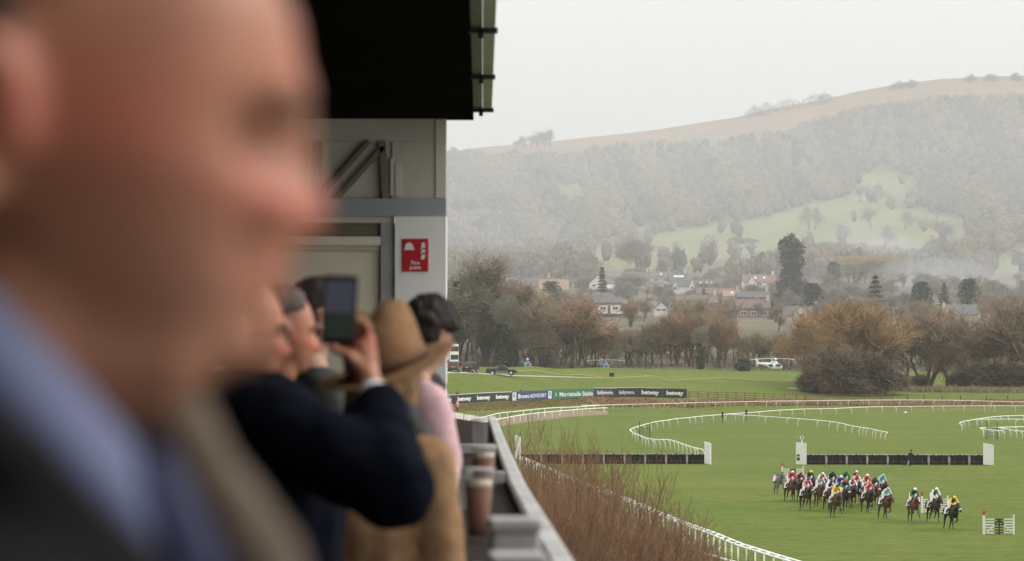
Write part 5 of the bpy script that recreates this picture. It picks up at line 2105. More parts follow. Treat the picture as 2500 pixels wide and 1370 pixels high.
def horse_proto(seed, fl, fr, hl_, hr, neck_dz=0.0):
    b = MB()
    b.ell((.50, 0, 1.22), (.42, .27, .40), 16, 11)
    b.ell((.02, 0, 1.20), (.62, .30, .35), 16, 11)
    b.ell((-.58, 0, 1.27), (.42, .29, .36), 16, 11)
    b.cap((.38, 0, 1.46), .13, (-.55, 0, 1.47), .15)
    b.cap((.60, 0, 1.34), .24, (1.10, 0, 1.66 + neck_dz), .13)
    b.cap((.48, 0, 1.42), .19, (1.12, 0, 1.72 + neck_dz), .10)
    hz_ = neck_dz
    b.cap((1.12, 0, 1.74 + hz_), .115, (1.28, 0, 1.60 + hz_), .115)
    b.cap((1.28, 0, 1.60 + hz_), .105, (1.55, 0, 1.36 + hz_), .068)
    b.cap((1.20, 0, 1.78 + hz_), .07, (1.52, 0, 1.43 + hz_), .055)
    for s in (-1, 1):
        b.cap((1.10, s * .06, 1.80 + hz_), .04, (1.12, s * .085, 1.93 + hz_), .015, 8)
    feet = []
    legs = []
    for s, a in ((1, fl), (-1, fr)):
        p = leg_pts((.46, s * .15, 1.02), (.40, .34, .14, .06), a)
        b.cap((.52, s * .14, 1.22), .15, p[0], .105)
        legs.append((p, (.098, .058, .042, .040, .052)))
    for s, a in ((1, hl_), (-1, hr)):
        p = leg_pts((-.50, s * .16, 1.05), (.46, .42, .14, .06), a)
        b.cap((-.62, s * .13, 1.28), .22, p[0], .15)
        legs.append((p, (.14, .072, .046, .042, .054)))
    for p, r in legs:
        for i in range(4):
            b.cap(p[i], r[i], p[i + 1], r[i + 1], 10)
        feet.append(p[-1])
    zmin = min(v[2] for v in b.v)
    b.v = [(v[0], v[1], v[2] - zmin) for v in b.v]
    knees = []

    def zone(c):
        if c.z < .70:
            return 1
        if c.x > 1.47:
            return 1
        return 0
    body = remesh('racehorse', b, [COATS['bay'], M_LEGD], .034, 3, zone)
    dz = -zmin
    mane = MB()
    for i in range(7):
        u = i / 6
        mane.ell((.50 + .62 * u, 0, 1.58 + .28 * u + hz_ * u + dz), (.10, .035, .10 - .03 * u), 8, 6)
    mane.cap((1.14, 0, 1.86 + hz_ + dz), .05, (1.27, 0, 1.74 + hz_ + dz), .03)
    tail = MB()
    tail.cap((-.97, 0, 1.42 + dz), .06, (-1.22, 0, 1.30 + dz), .085)
    tail.cap((-1.22, 0, 1.30 + dz), .085, (-1.50, .02, .98 + dz), .05)
    cl = MB()
    for s in (-1, 1):
        cl.add([(.12, s * .20, 1.50), (-.48, s * .22, 1.50), (-.52, s * .335, 1.06), (.14, s * .335, 1.10), (.12, s * .22, 1.52), (-.48, s * .24, 1.52), (-.52, s * .355, 1.06), (.14, s * .355, 1.10)],
               [(0, 1, 2, 3), (4, 7, 6, 5), (0, 4, 5, 1), (2, 6, 7, 3), (1, 5, 6, 2), (0, 3, 7, 4)])
    cl.v = [(v[0], v[1], v[2] + dz) for v in cl.v]
    sad = MB().ell((-.02, 0, 1.60 + dz), (.30, .20, .06), 12, 7)
    br = MB()
    br.tube([(1.38, s_ * .085 if False else .10 * math.cos(a), 1.55 + hz_ + dz + .10 * math.sin(a)) for a in np.linspace(0, 2 * PI, 11) for s_ in (1,)], .016, 5)
    br.tube([(1.46, .07, 1.42 + hz_ + dz), (.95, .12, 1.62 + dz)], .014, 5)
    br.tube([(1.46, -.07, 1.42 + hz_ + dz), (.95, -.12, 1.62 + dz)], .014, 5)
    nb = MB()
    nb.lathe([(.075, -.045), (.105, -.03), (.105, .03), (.075, .045)], (1.44, 0, 1.47 + hz_ + dz), 12, 0, Vector((.75, 0, -.66)).to_track_quat('Z', 'Y').to_matrix())
    return dict(body=body, mane=mesh_from('mane', mane, [M_MANE], True), tail=mesh_from('tail', tail, [M_MANE], True), cloth=mesh_from('saddle_cloth', cl, [M_CLOTHW]),
                saddle=mesh_from('saddle', sad, [M_TACK], True), bridle=mesh_from('bridle', br, [M_TACK]), nose=mesh_from('noseband', nb, [M_NOSEB], True), dz=dz)


HP = [
    horse_proto(1, (48, 34, 40, 40), (22, -78, -120, -120), (-30, -2, -20, 0), (18, -28, -10, 10)),
    horse_proto(2, (8, -4, 20, 20), (52, -30, -60, -60), (-48, -22, -50, -40), (-30, -4, -20, -10), .05),
    horse_proto(3, (30, -60, -100, -100), (14, 6, 20, 20), (10, -34, -20, 0), (-36, -10, -30, -20), -.06),
]


def jockey_proto(seed, low):
    J = {}
    z0 = 1.62
    hip = Vector((-.12, 0, z0 + .30 - low))
    chest = Vector((.26, 0, z0 + .48 - low * 1.4))
    neck = Vector((.38, 0, z0 + .53 - low * 1.4))
    head = Vector((.53, 0, z0 + .58 - low * 1.4))
    b = MB()
    b.ell(head, (.10, .08, .12), 12, 9)
    b.cap(head, .06, neck, .06)
    b.cap(neck, .09, chest, .13)
    b.cap(chest, .13, hip, .12)
    silks, bre, boots, cap, gog = MB(), MB(), MB(), MB(), MB()
    silks.cap(neck, .12, chest, .185)
    silks.cap(chest, .19, hip, .16)
    sleeves = MB()
    for s in (-1, 1):
        sh = chest + Vector((.06, s * .19, .02))
        el = Vector((.42, s * .30, z0 + .22 - low))
        ha = Vector((.76, s * .10, z0 + .06))
        b.cap(sh, .05, el, .042)
        b.cap(el, .042, ha, .03)
        b.ell(ha, (.055, .04, .045), 8, 6)
        sleeves.cap(chest + Vector((.02, s * .10, .02)), .11, sh, .085)
        sleeves.cap(sh, .085, el, .065)
        sleeves.cap(el, .065, el.lerp(ha, .8), .045)
        kn = Vector((.30, s * .31, z0 - .12))
        ft = Vector((-.10, s * .34, z0 - .46))
        b.cap(hip + Vector((0, s * .08, 0)), .09, kn, .065)
        b.cap(kn, .06, ft, .04)
        bre.cap(hip + Vector((-.02, s * .07, -.01)), .145, kn, .085)
        bre.cap(kn, .085, kn.lerp(ft, .25), .075)
        boots.cap(kn.lerp(ft, .3), .075, ft, .052)
        boots.cap(ft, .05, ft + Vector((.17, 0, -.03)), .04)
    cap.ell(head + Vector((-.01, 0, .055)), (.135, .118, .115), 14, 9)
    cap.cap(head + Vector((.08, 0, .06)), .05, head + Vector((.15, 0, .045)), .03)
    gog.ell(head + Vector((.085, 0, .0)), (.035, .07, .035), 10, 6)
    f = dict(body=remesh('person', b, [M_SKIN], .032, 2), silks=remesh('silks', silks, [M_RED], .032, 2), sleeves=remesh('sleeves', sleeves, [M_RED], .032, 2),
             breeches=remesh('breeches', bre, [M_CLOTHW], .032, 2), boots=remesh('boots', boots, [M_BLACK], .032, 2), cap=mesh_from('cap', cap, [M_RED], True), goggles=mesh_from('goggles', gog, [M_DARK], True))
    return f


JP = [jockey_proto(1, 0.0), jockey_proto(2, .07), jockey_proto(3, -.05)]
SILK = {
    'red': (.52, .03, .045), 'maroon': (.16, .012, .035), 'pink': (.78, .40, .46), 'navy': (.018, .022, .075), 'white': (.74, .74, .74), 'grey': (.55, .55, .55), 'black': (.012, .012, .013),
    'blue': (.04, .06, .38), 'green': (.015, .17, .06), 'dgreen': (.012, .06, .03), 'yellow': (.80, .56, .02), 'orange': (.72, .12, .025), 'lblue': (.25, .50, .60), 'teal': (.35, .60, .55), 'purple': (.10, .05, .2),
}
SM = {k: mat(k + "_silk", v, .45, .08, 6) for k, v in SILK.items()}


def checks(name, a, b_, sc_):
    m = mat(name, a, .45)
    n = m.node_tree
    v = n.nodes.new("ShaderNodeTexVoronoi")
    v.inputs["Scale"].default_value = sc_
    t = n.nodes.new("ShaderNodeTexCoord")
    n.links.new(t.outputs["Object"], v.inputs["Vector"])
    r_ = n.nodes.new("ShaderNodeMath")
    r_.operation = 'LESS_THAN'
    r_.inputs[1].default_value = .38
    n.links.new(v.outputs["Distance"], r_.inputs[0])
    x = n.nodes.new("ShaderNodeMix")
    x.data_type = 'RGBA'
    x.inputs[6].default_value = (*a, 1)
    x.inputs[7].default_value = (*b_, 1)
    n.links.new(r_.outputs[0], x.inputs[0])
    n.links.new(x.outputs[2], n.nodes["Principled BSDF"].inputs["Base Color"])
    return m


SM['pinkspot'] = checks("pink_spotted_silk", (.72, .10, .16), (.82, .70, .72), 9)
SM['redstar'] = checks("red_star_silk", (.62, .06, .04), (.75, .70, .68), 7)
SM['navyspot'] = checks("navy_white_silk", (.018, .022, .075), (.74, .74, .74), 5)

# crop positions (front hoof column and row) -> photograph
A = lambda cx, cy: (1870 + cx / 7.61, 1110 + cy / 7.61)
C7 = lambda cx, cy: (2180 + cx / 7.61, 1130 + cy / 7.61)
FIELD_ = [  # place, coat, body silk, sleeves, cap, jockey look, horse look, noseband, yaw
    (A(270, 745), 'grey', None, None, None, None, "riderless grey horse at the tail of the field beside the marker gate", False, 24),
    (A(500, 880), 'bay', 'red', 'red', 'white', "jockey in red silks and white cap, second from the left", "bay horse carrying the red and white-capped jockey at the left", False, 30),
    (A(655, 870), 'brown', 'maroon', 'maroon', 'maroon', "jockey in plain maroon silks and cap behind the pink spotted one", "brown horse half hidden behind the dark horse at the left of the bunch", False, 30),
    (A(840, 855), 'black', 'black', 'dgreen', 'yellow', "jockey in black silks and dull yellow cap at the left back of the bunch", "black horse at the back of the bunch under a yellow-capped jockey", False, 26),
    (A(790, 1040), 'dark', 'pinkspot', 'pinkspot', 'maroon', "jockey in pink and white spotted silks and dark red cap", "dark horse with a white breast strap carrying the pink spotted jockey", True, 26),
    (A(1060, 870), 'brown', 'navy', 'white', 'white', "jockey in navy silks and white cap behind the grey-clad one", "brown horse behind the grey-clad jockey's mount", False, 22),
    (A(1030, 985), 'bay', 'grey', 'grey', 'red', "jockey in pale grey silks and red cap near the middle", "bay horse carrying the pale grey jockey near the middle", False, 24),
    (A(1250, 900), 'dark', 'black', 'black', 'black', "jockey in all black silks and black cap in the middle of the bunch", "dark horse in the middle under the all black jockey", False, 20),
    (A(1400, 940), 'brown', 'blue', 'blue', 'white', "jockey in royal blue silks and pale cap behind the yellow one", "brown horse under the royal blue jockey", False, 20),
    (A(1490, 1065), 'black', 'dgreen', 'dgreen', 'red', "jockey in dark silks and bright red cap right of the yellow one", "black horse with pale noseband right of the yellow jockey's mount", True, 16),
    (A(1500, 880), 'dark', 'green', 'green', 'green', "jockey in bright green silks and green cap at the back", "dark horse at the back under the bright green jockey", False, 20),
    (A(1215, 1050), 'brown', 'navyspot', 'white', 'navy', "jockey in navy and white silks just left of the yellow one", "brown horse beside the yellow jockey's mount, on its left", False, 20),
    (A(1330, 1180), 'bay', 'yellow', 'yellow', 'navy', "jockey in yellow silks and navy cap at the front of the bunch", "bay horse leading the bunch under the yellow jockey", False, 20),
    (A(1690, 880), 'dark', 'dgreen', 'green', 'white', "jockey in dark green silks and white cap at the right back", "dark horse at the right back under the dark green jockey", False, 18),
    (A(1625, 1000), 'dark', 'orange', 'white', 'orange', "jockey in orange silks with white sleeves", "dark horse carrying the orange and white-sleeved jockey", False, 14),
    (A(1700, 940), 'black', 'red', 'white', 'orange', "jockey in red and white close behind the orange one", "black horse whose head shows right of the orange jockey", False, 14),
    (A(1890, 960), 'brown', 'red', 'redstar', 'white', "jockey in red silks and white cap behind the red starred one", "brown horse behind the red starred jockey's mount", False, 20),
    (A(1935, 1090), 'dark', 'redstar', 'redstar', 'orange', "jockey in red and white starred silks and orange cap", "dark horse with a white number cloth under the red starred jockey", False, 22),
    (A(2040, 1010), 'bay', 'dgreen', 'dgreen', 'dgreen', "jockey in very dark green silks and cap right of the red starred one", "bay horse with a sheepskin noseband right of the red starred jockey", True, 20),
    (A(2180, 960), 'brown', 'lblue', 'lblue', 'lblue', "jockey in light blue silks behind the other light blue cap", "brown horse behind the bay at the right edge of the bunch", False, 24),
    (A(2270, 1210), 'bay', 'grey', 'teal', 'lblue', "jockey in pale silks with teal sleeves and a light blue cap", "bay horse clear at the right edge of the bunch", False, 26),
    (C7(415, 1105), 'chestnut', 'dgreen', 'green', 'white', "jockey in green and black with white cap, third of the leaders", "reddish bay horse with a white blaze, third of the leaders", False, 18),
    (C7(815, 1125), 'dark', 'green', 'white', 'white', "jockey in green with white sleeves and white cap, second of the leaders", "dark bay horse in front of the white gate, second of the leaders", False, 26),
    (C7(1150, 1255), 'black', 'black', 'yellow', 'yellow', "jockey in black and yellow with a bright yellow cap leading the race", "black horse with white cheek sheepskin leading the race", True, 26),
]


def place_runner(i, rec):
    (px, py), coat, silk, slv, cap_, jl, hl__, nose, yw = rec
    g = hit(px, py)
    h = HP[i % 3]
    j = JP[(i * 2) % 3]
    yaw = R(-90 + yw * .55)
    # the listed column is the front hoof: step the origin back along the heading
    d = Vector((math.cos(yaw), math.sin(yaw), 0))
    o0 = g - d * .55
    o0.z = zxy(o0.x, o0.y)
    t = obj('racehorse', h['body'], None)
    t.location = o0
    t.rotation_euler = (0, 0, yaw)
    slot(t, COATS[coat])
    if coat == 'grey':
        t.material_slots[1].link = 'OBJECT'
        t.material_slots[1].material = mat("grey_legs", (.06, .058, .056), .6) if "grey_legs" not in bpy.data.materials else bpy.data.materials["grey_legs"]
    tag(t, hl__, 'horse', "racehorses in the field")
    obj('mane', h['mane'], None, t)
    obj('tail', h['tail'], None, t)
    obj('saddle_cloth', h['cloth'], None, t)
    obj('saddle', h['saddle'], None, t)
    obj('bridle', h['bridle'], None, t)
    if nose:
        obj('noseband', h['nose'], None, t)
    if i == 21:
        obj('blaze', MB().box((1.43, 0, 1.60 + h['dz']), (.40, .07, .02), (0, .85, 0)), M_CLOTHW, t)
    if silk:
        q = obj('person', j['body'], None)
        q.location = o0 + Vector((0, 0, h['dz'] + .02))
        q.rotation_euler = (0, 0, yaw)
        tag(q, jl, 'jockey', "jockeys in the race")
        slot(obj('silks', j['silks'], None, q), SM[silk])
        slot(obj('sleeves', j['sleeves'], None, q), SM[slv])
        slot(obj('cap', j['cap'], None, q), SM[cap_])
        obj('breeches', j['breeches'], None, q)
        obj('boots', j['boots'], None, q)
        obj('goggles', j['goggles'], None, q)


for i, rec in enumerate(FIELD_):
    place_runner(i, rec)
# ------------------------------------------------------------------ the grandstand balcony
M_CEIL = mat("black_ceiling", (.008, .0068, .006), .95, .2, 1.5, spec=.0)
M_FASC = mat("grey_fascia", (.19, .168, .18), .6, .08, 2)
M_FASC2 = mat("pale_gutter", (.46, .43, .45), .5, .08, 2)
M_PANELG = mat("grey_brown_panel", (.52, .48, .42), .8, .1, 1)
M_PANELL = mat("light_grey_panel", (.60, .56, .48), .8, .08, 1)
M_BEAMB = mat("blue_grey_beam", (.34, .36, .38), .7, .08, 1)
M_TRUSS = mat("truss_steel", (.19, .172, .148), .7)
M_CREAM = mat("cream_panel", (.78, .72, .56), .8, .05, 1)
M_OLIVE = mat("olive_band", (.17, .16, .11), .8)
M_COLW = mat("white_column_cladding", (.84, .83, .81), .7, .06, 1)
M_POSTG = mat("grey_post", (.36, .35, .34), .7, .15, 3)
M_FLOOR = mat("balcony_floor", (.085, .08, .078), .9, .15, 1.5)
M_BACKW = mat("back_wall_render", (.075, .066, .056), .9, .1, 1)
M_STAND = mat("stand_brick", (.13, .085, .062), .9, .2, 1)
M_SIGNR = mat("sign_red", (.50, .018, .028), .45)

FZ = 10.40                       # balcony floor
CZ = H + 2.07                    # underside of the roof


def edge(Y):
    return -0.075 - 0.0107 * Y


t = thing('balcony_roof', "black flat balcony roof with a pale gutter along its edge", 'roof', (0, 0, CZ))
m = MB()
m.add([(-9, -8, 0), (edge(-8), -8, 0), (edge(25.4), 25.75, 0), (-9, 25.75, 0), (-9, -8, .35), (edge(-8), -8, .35), (edge(25.4), 25.75, .35), (-9, 25.75, .35)],
      [(0, 3, 2, 1), (4, 5, 6, 7), (0, 1, 5, 4), (2, 3, 7, 6), (1, 2, 6, 5), (0, 4, 7, 3)])
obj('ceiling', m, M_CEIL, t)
for nm, a, b, z0, z1, mm in (('fascia', .004, .082, .02, .36, M_FASC), ('gutter', .086, .165, .04, .33, M_FASC2)):
    m = MB()
    m.add([(edge(-8) + a, -8, z0), (edge(-8) + b, -8, z0), (edge(25.0) + b, 25.0, z0), (edge(25.0) + a, 25.0, z0), (edge(-8) + a, -8, z1), (edge(-8) + b, -8, z1), (edge(25.0) + b, 25.0, z1), (edge(25.0) + a, 25.0, z1)],
          [(0, 3, 2, 1), (4, 5, 6, 7), (0, 1, 5, 4), (2, 3, 7, 6), (1, 2, 6, 5), (0, 4, 7, 3)])
    obj(nm, m, mm, t)
for k in range(-4, 5):
    Y = 21.6 + k * 3.15 if k < 1 else 21.6 + k * 3.0
    if Y > 24.8:
        continue
    m = MB().box((edge(Y) + .085, Y, -.005), (.19, .05, .035)).box((edge(Y) + .07, Y, -.03), (.035, .05, .05)).tube([(edge(Y) + .07, Y, -.05), (edge(Y) + .07, Y, .02)], .012, 6)
    obj('bracket', m, M_BLACK, t)

# end wall of the balcony, 25.6 m away: panels, truss, beam, column
WY = 25.6
wk = WY / F


def wx(px):
    return (px - 1250) * wk


def wz(py):
    return H - (py - HZ) * wk


t = thing('end_wall', "grey and cream panelled end wall of the balcony with a dark diagonal truss", 'wall', (0, WY, FZ))


def wbox(name, x0, y0, x1, y1, m, proud=0.0, th=.12):
    a = MB().box(((wx(x0) + wx(x1)) / 2, -proud + th / 2, (wz(y0) + wz(y1)) / 2 - FZ), (wx(x1) - wx(x0) - .002, th, wz(y0) - wz(y1) - .002))
    return obj(name, a, m, t)


XL = -900
wbox('upper_panel', XL, 290.6, 1090, 346, M_PANELG, .03)
wbox('upper_panel', 958, 346, 1090, 486, M_PANELG, .03)
wbox('infill_panel', XL, 346, 958, 486, M_PANELL, 0, .08)
wbox('edge_trim', 1064, 292, 1089, 484, M_PANELL, .045, .02)
wbox('cross_beam', XL, 486, 1090, 529, M_BEAMB, .08, .2)
wbox('beam_flange', XL, 529, 962, 545, M_PANELL, .05)
wbox('shutter_box', XL, 545, 930, 578, M_OLIVE, .02)
wbox('light_strip', XL, 578, 930, 600, M_CREAM, .06)
wbox('grey_rail', XL, 600, 930, 612, M_PANELL, .03)  # thin grey line under the cream strip
wbox('cream_panel', XL, 612, 930, 1290, M_CREAM, 0)
wbox('steel_post', 930.5, 545, 964, 1290, M_POSTG, .06)
wbox('column_cladding', 965, 529.5, 1090, 1290, M_COLW, .10, .35)
tr = MB()
for a, b, wdt in (((903, 346), (778, 486), .038), ((938, 360), (824, 486), .04), ((756, 346), (752, 486), .05), ((782, 346), (776, 486), .05), ((934, 346), (943, 486), .06), ((430, 346), (600, 486), .06), ((470, 346), (640, 486), .06)):
    p, q = Vector((wx(a[0]), -.05, wz(a[1]) - FZ)), Vector((wx(b[0]), -.05, wz(b[1]) - FZ))
    tr.beam(p, q, .05, wdt)
obj('truss', tr, M_TRUSS, t)
sl_ = MB()
sl_.box((wx(957), -.033, wz(432) - FZ), (.022, .02, .33)).box((wx(973), -.033, wz(440) - FZ), (.05, .02, .30))
obj('slot', sl_, M_PANELL, t)

# fire point sign
t = thing('fire_sign', "red fire point sign with white symbols on the white column", 'sign', (wx(1015), WY - .10, wz(624)))
sw, sh = 64 * wk, 80 * wk
sg_ = MB().box((0, -.008, 0), (sw, .012, sh))
bevel(obj('plate', sg_, M_SIGNR, t), .004)
hm = MB()
hx, hz0 = -.055, .045
pts = [(hx - .052, hz0)]
for a in np.linspace(PI, 0, 12):
    pts.append((hx + .04 * math.cos(a), hz0 + .012 + .055 * math.sin(a)))
pts += [(hx + .052, hz0)]
hm.prism(pts, -.022, -.016)
obj('helmet_symbol', hm, M_LET, t)
fl = MB()
for k in range(3):
    z = .085 - k * .045
    fl.prism([(.045, z - .03), (.062, z + .012), (.052, z + .022), (.085, z + .03), (.078, z + .0), (.095, z + .008), (.075, z - .035)], -.022, -.016)
obj('flame_symbol', fl, M_LET, t)
obj('lettering', text_mesh('lettering', "Fire", .075, .036, M_LET, .02), None, t, loc=(-.0, -.018, -.068))
obj('lettering', text_mesh('lettering', "point", .10, .044, M_LET, .02), None, t, loc=(.0, -.018, -.116))

# back wall, floor, the stand below
t = tag(obj('back_wall', MB().box((-4.6, 8.8, FZ + 1.83), (.2, 33.3, 3.66)), M_BACKW), "dim rendered back wall of the balcony", None, None, 'structure')
fm = MB()
fm.add([(-4.5, -8, FZ - .3), (.62, -8, FZ - .3), (.12, 25.5, FZ - .3), (-4.5, 25.5, FZ - .3), (-4.5, -8, FZ), (.62, -8, FZ), (.12, 25.5, FZ), (-4.5, 25.5, FZ)],
       [(0, 3, 2, 1), (4, 5, 6, 7), (0, 1, 5, 4), (2, 3, 7, 6), (1, 2, 6, 5), (0, 4, 7, 3)])
tag(obj('floor', fm, M_FLOOR), "grey concrete balcony floor", None, None, 'structure')
tag(obj('shade_partition', MB().box((-2.05, -2.6, FZ + 1.83), (4.9, .12, 3.66)), M_BACKW), "unseen dim partition added behind the viewer to block light", None, None, 'structure')  # unseen, added to keep light from behind off the faces
t = thing('grandstand', "brick lower body of the grandstand below the balcony, with an added light-blocking mass behind", 'grandstand', (0, 0, 0))
obj('wall', MB().box((-4.8, 8.8, 5.0), (9.2, 33.0, 10.18)), M_STAND, t)
obj('rear_light_block', MB().box((-1.5, -14.5, 12.0), (15.0, 20.0, 24.0)), M_STAND, t)  # unseen mass added to cut sky light from the rear
obj('parapet_band', MB().box((-4.8, 8.8, 9.9), (9.35, 33.2, .25)), M_FASC, t)


# parapet with counter
def cx(Y):
    return float(np.interp(Y, [-8, 3, 8, 12.8, 18, 24.4, 26], [.52, .275, .145, .024, -.066, -.165, -.19]))


def ribbon(offs, Y0=-7.5, Y1=25.3, n=40):
    """solid swept along the balcony edge; offs = closed list of (dx, z) section points"""
    mb = MB()
    vs, fs = [], []
    k = len(offs)
    for i in range(n):
        Y = Y0 + (Y1 - Y0) * i / (n - 1)
        for dx, z in offs:
            vs.append((cx(Y) + dx, Y, z - FZ))
    for i in range(n - 1):
        for j in range(k):
            j2 = (j + 1) % k
            fs.append((i * k + j, i * k + j2, (i + 1) * k + j2, (i + 1) * k + j))
    fs.append(tuple(range(k)))
    fs.append(tuple(reversed([(n - 1) * k + j for j in range(k)])))
    return mb.add(vs, fs)


M_CAP = mat("pale_handrail", (.44, .435, .42), .75, .22, 5, bump=.3)
M_COUNT = mat("dark_counter", (.030, .023, .021), .95, .25, 3, spec=.05)
M_LEDGE = mat("pale_ledge", (.46, .455, .43), .6, .12, 4)
t = thing('balcony_parapet', "balcony parapet with a pale handrail and a dark drinks counter", 'parapet', (0, 0, FZ))
z = H - .6
obj('handrail', ribbon([(-.034, z - .045), (-.038, z - .012), (-.026, z), (.026, z), (.038, z - .012), (.034, z - .045)]), M_CAP, t)
obj('panel', ribbon([(-.025, FZ + .001), (-.025, z - .052), (.025, z - .052), (.025, FZ + .001)]), M_COUNT, t)
obj('counter', ribbon([(-.335, z - .06), (-.335, z - .02), (-.03, z - .055), (-.03, z - .09)]), M_COUNT, t)
obj('ledge', ribbon([(-.385, z - .07), (-.385, z - .005), (-.338, z - .005), (-.338, z - .07)]), M_LEDGE, t)
for Y in np.arange(-6, 25, 2.4):
    obj('stanchion', MB().box((cx(Y) - .2, Y, (z - .1 - FZ) / 2), (.30, .05, z - .1 - FZ)), M_POSTG, t)
for Y in (6.55, 7.5, 13.2, 17.0):
    obj('cross_bar', MB().box((cx(Y) - .155, Y, z - FZ + .005), (.21, .10, .05)), M_LEDGE, t)

M_CUP = mat("clear_plastic", (.78, .78, .76), .3, spec=.1)
M_CUP.node_tree.nodes["Principled BSDF"].inputs["Alpha"].default_value = .06
M_STOUT = mat("dark_beer", (.15, .042, .006), .5, 0, 1, 0, .1)
M_HEAD = mat("beer_foam", (.62, .52, .40), .8, .08, 40)
M_STEELB = mat("grey_box_plastic", (.42, .41, .40), .5, .06, 5)


def pint(px, D, lab, full=.8, h=.165, r=.044):
    x = (px - 1250) / F * D
    t = thing('pint_glass', lab, 'glass', (x, D, z - .018), 0, "plastic pint glasses on the counter")
    prof_o = [(r * .72, 0), (r * .78, h * .3), (r * .95, h * .75), (r, h)]
    m = MB().lathe(prof_o + [(r - .002, h), (r * .93, h * .75), (r * .75, h * .3), (r * .68, .004)], (0, 0, 0), 24)
    obj('cup', m, M_CUP, t, True)
    obj('rim', MB().lathe([(r - .001, h - .004), (r + .004, h - .004), (r + .004, h + .003), (r - .001, h + .003)], (0, 0, 0), 24), M_LEDGE, t, True)
    if full > 0:
        hz = h * full
        obj('beer', MB().lathe([(r * .66, .006), (r * .735, h * .3), (r * .73 + (r * .18) * full, hz)], (0, 0, 0), 24), M_STOUT, t, True)
        obj('foam', MB().lathe([(r * .74 + (r * .18) * full, hz + .001), (r * .76 + (r * .18) * full, hz + .022)], (0, 0, 0), 24), M_HEAD, t, True)
    return t


pint(1168, 9.3, "pint of dark beer with a pale rim, nearest on the counter", .74, .225, .050)
pint(1180, 11.4, "pint of dark beer standing just behind the nearest one", .80, .225, .050)
pint(1172, 15.5, "empty pale plastic cup farthest along the counter", 0, .235, .047)
for px, D, wd, hh, lab in ((1256, 7.0, .13, .205, "blurred pale grey container on the counter near the bottom edge"), (1262, 6.0, .12, .19, "blurred pale grey container nearest the viewer on the counter")):
    x = (px - 1250) / F * D
    t = thing('counter_container', lab, 'container', (x, D, z - .02), R(4), "grey containers on the counter")
    bevel(obj('body', MB().box((0, 0, hh * .42), (wd * .92, .13, hh * .84)), M_STEELB, t), .012)
    bevel(obj('lid', MB().box((0, 0, hh * .92), (wd, .145, hh * .16)), M_CAP, t), .01)


# ------------------------------------------------------------------ the spectators
def zmap(z_, zl):
    return z_ if z_ >= 0 else (z_ * zl if z_ > -.045 else -.045 * zl + (z_ + .045))


def head_surface(nl=120, nm=90, nose=.030, xs=1.0, jaw=.30, s=1.0, brow=.006, chin=.010, cheek=.006, lips=.006, zl=1.0, grow=0.0, smile=0.0, sock=.010, fore=0.0, dip=.005, low=.002, bridge=.004):
    """closed head, eyes at z = 0, face towards +X, metres"""
    vs, fs = [], []

    def g(v, c, w):
        return math.exp(-((v - c) / w) ** 2)
    for i in range(nm + 1):
        ph = -PI / 2 + PI * i / nm
        for k in range(nl):
            th = 2 * PI * k / nl
            cp = max(math.cos(ph), .012)
            cx_, sy_ = math.cos(th), math.sin(th)
            front = cx_ > 0
            ex = .82 if front else 1.0
            x = (.092 if front else .108) * (abs(cx_) ** ex) * (1 if front else -1) * cp ** ((.75 if ph > 0 else .42) if front else 1)
            y = .077 * sy_ * cp ** .85
            z_ = (.128 if ph > 0 else .118) * math.sin(ph)
            # jaw narrows, back of the skull tucks in below
            if z_ < -.02:
                u = min((-.02 - z_) / .098, 1)
                y *= 1 - jaw * u ** 1.2
                if x < 0:
                    x *= 1 - .55 * u
            if front:
                f = min(1, x / .03)
                ay = abs(y)
                # profile
                dx = 0
                dx += brow * g(z_, .022, .011) * g(ay, .025, .03)
                dx -= sock * g(z_, -.001, .014 + sock * .25) * g(ay, .033, .015 + sock * .3)
                dx += fore * g(z_, .055, .03)
                dx -= dip * g(z_, .002, .012) * g(ay, 0, .012)
                dx += low * min(1, max(0, (-.044 - z_) / .016)) * g(ay, 0, .045)
                if -.062 < z_ < .02:
                    u = (.02 - z_) / .058
                    hgt = (bridge + (nose - bridge) * min(u, 1) ** 1.15) * min(1, (.02 - z_) / .008) * (1 if z_ > -.040 else max(0, 1 - ((-.040 - z_) / .016)) ** .7)
                    wdt = .008 + .009 * min(u, 1)
                    dx += hgt * math.exp(-(ay / wdt) ** 2)
                dx += cheek * g(z_, -.024, .022) * g(ay, .042, .02)
                dx += smile * g(z_, -.036, .016) * g(ay, .036, .014)
                dx -= (.005 + .7 * smile) * g(z_, -.056, .009) * g(ay, .034, .011)
                dx += lips * (g(z_, -.062, .005) + g(z_, -.075, .006)) * g(ay, 0, .020)
                dx -= .005 * g(z_, -.0685, .0035) * g(ay, 0, .026)
                dx -= .006 * g(z_, -.086, .007) * g(ay, 0, .02)
                dx += chin * g(z_, -.104, .016) * g(ay, 0, .026)
                dx -= .010 * max(0, (z_ - .05) / .078) ** 1.5
                x += dx * f
            n = Vector((x * xs, y, zmap(z_, zl)))
            if grow:
                n += n.normalized() * grow
            vs.append(n * s)
    for i in range(nm):
        for k in range(nl):
            k2 = (k + 1) % nl
            fs.append((i * nl + k, i * nl + k2, (i + 1) * nl + k2, (i + 1) * nl + k))
    fs.append(tuple(reversed(range(nl))))
    fs.append(tuple(nm * nl + k for k in range(nl)))
    mb = MB()
    return mb.add(vs, fs)


def xf(mb, M):
    mb.v = [tuple(M @ Vector(v)) for v in mb.v]
    return mb


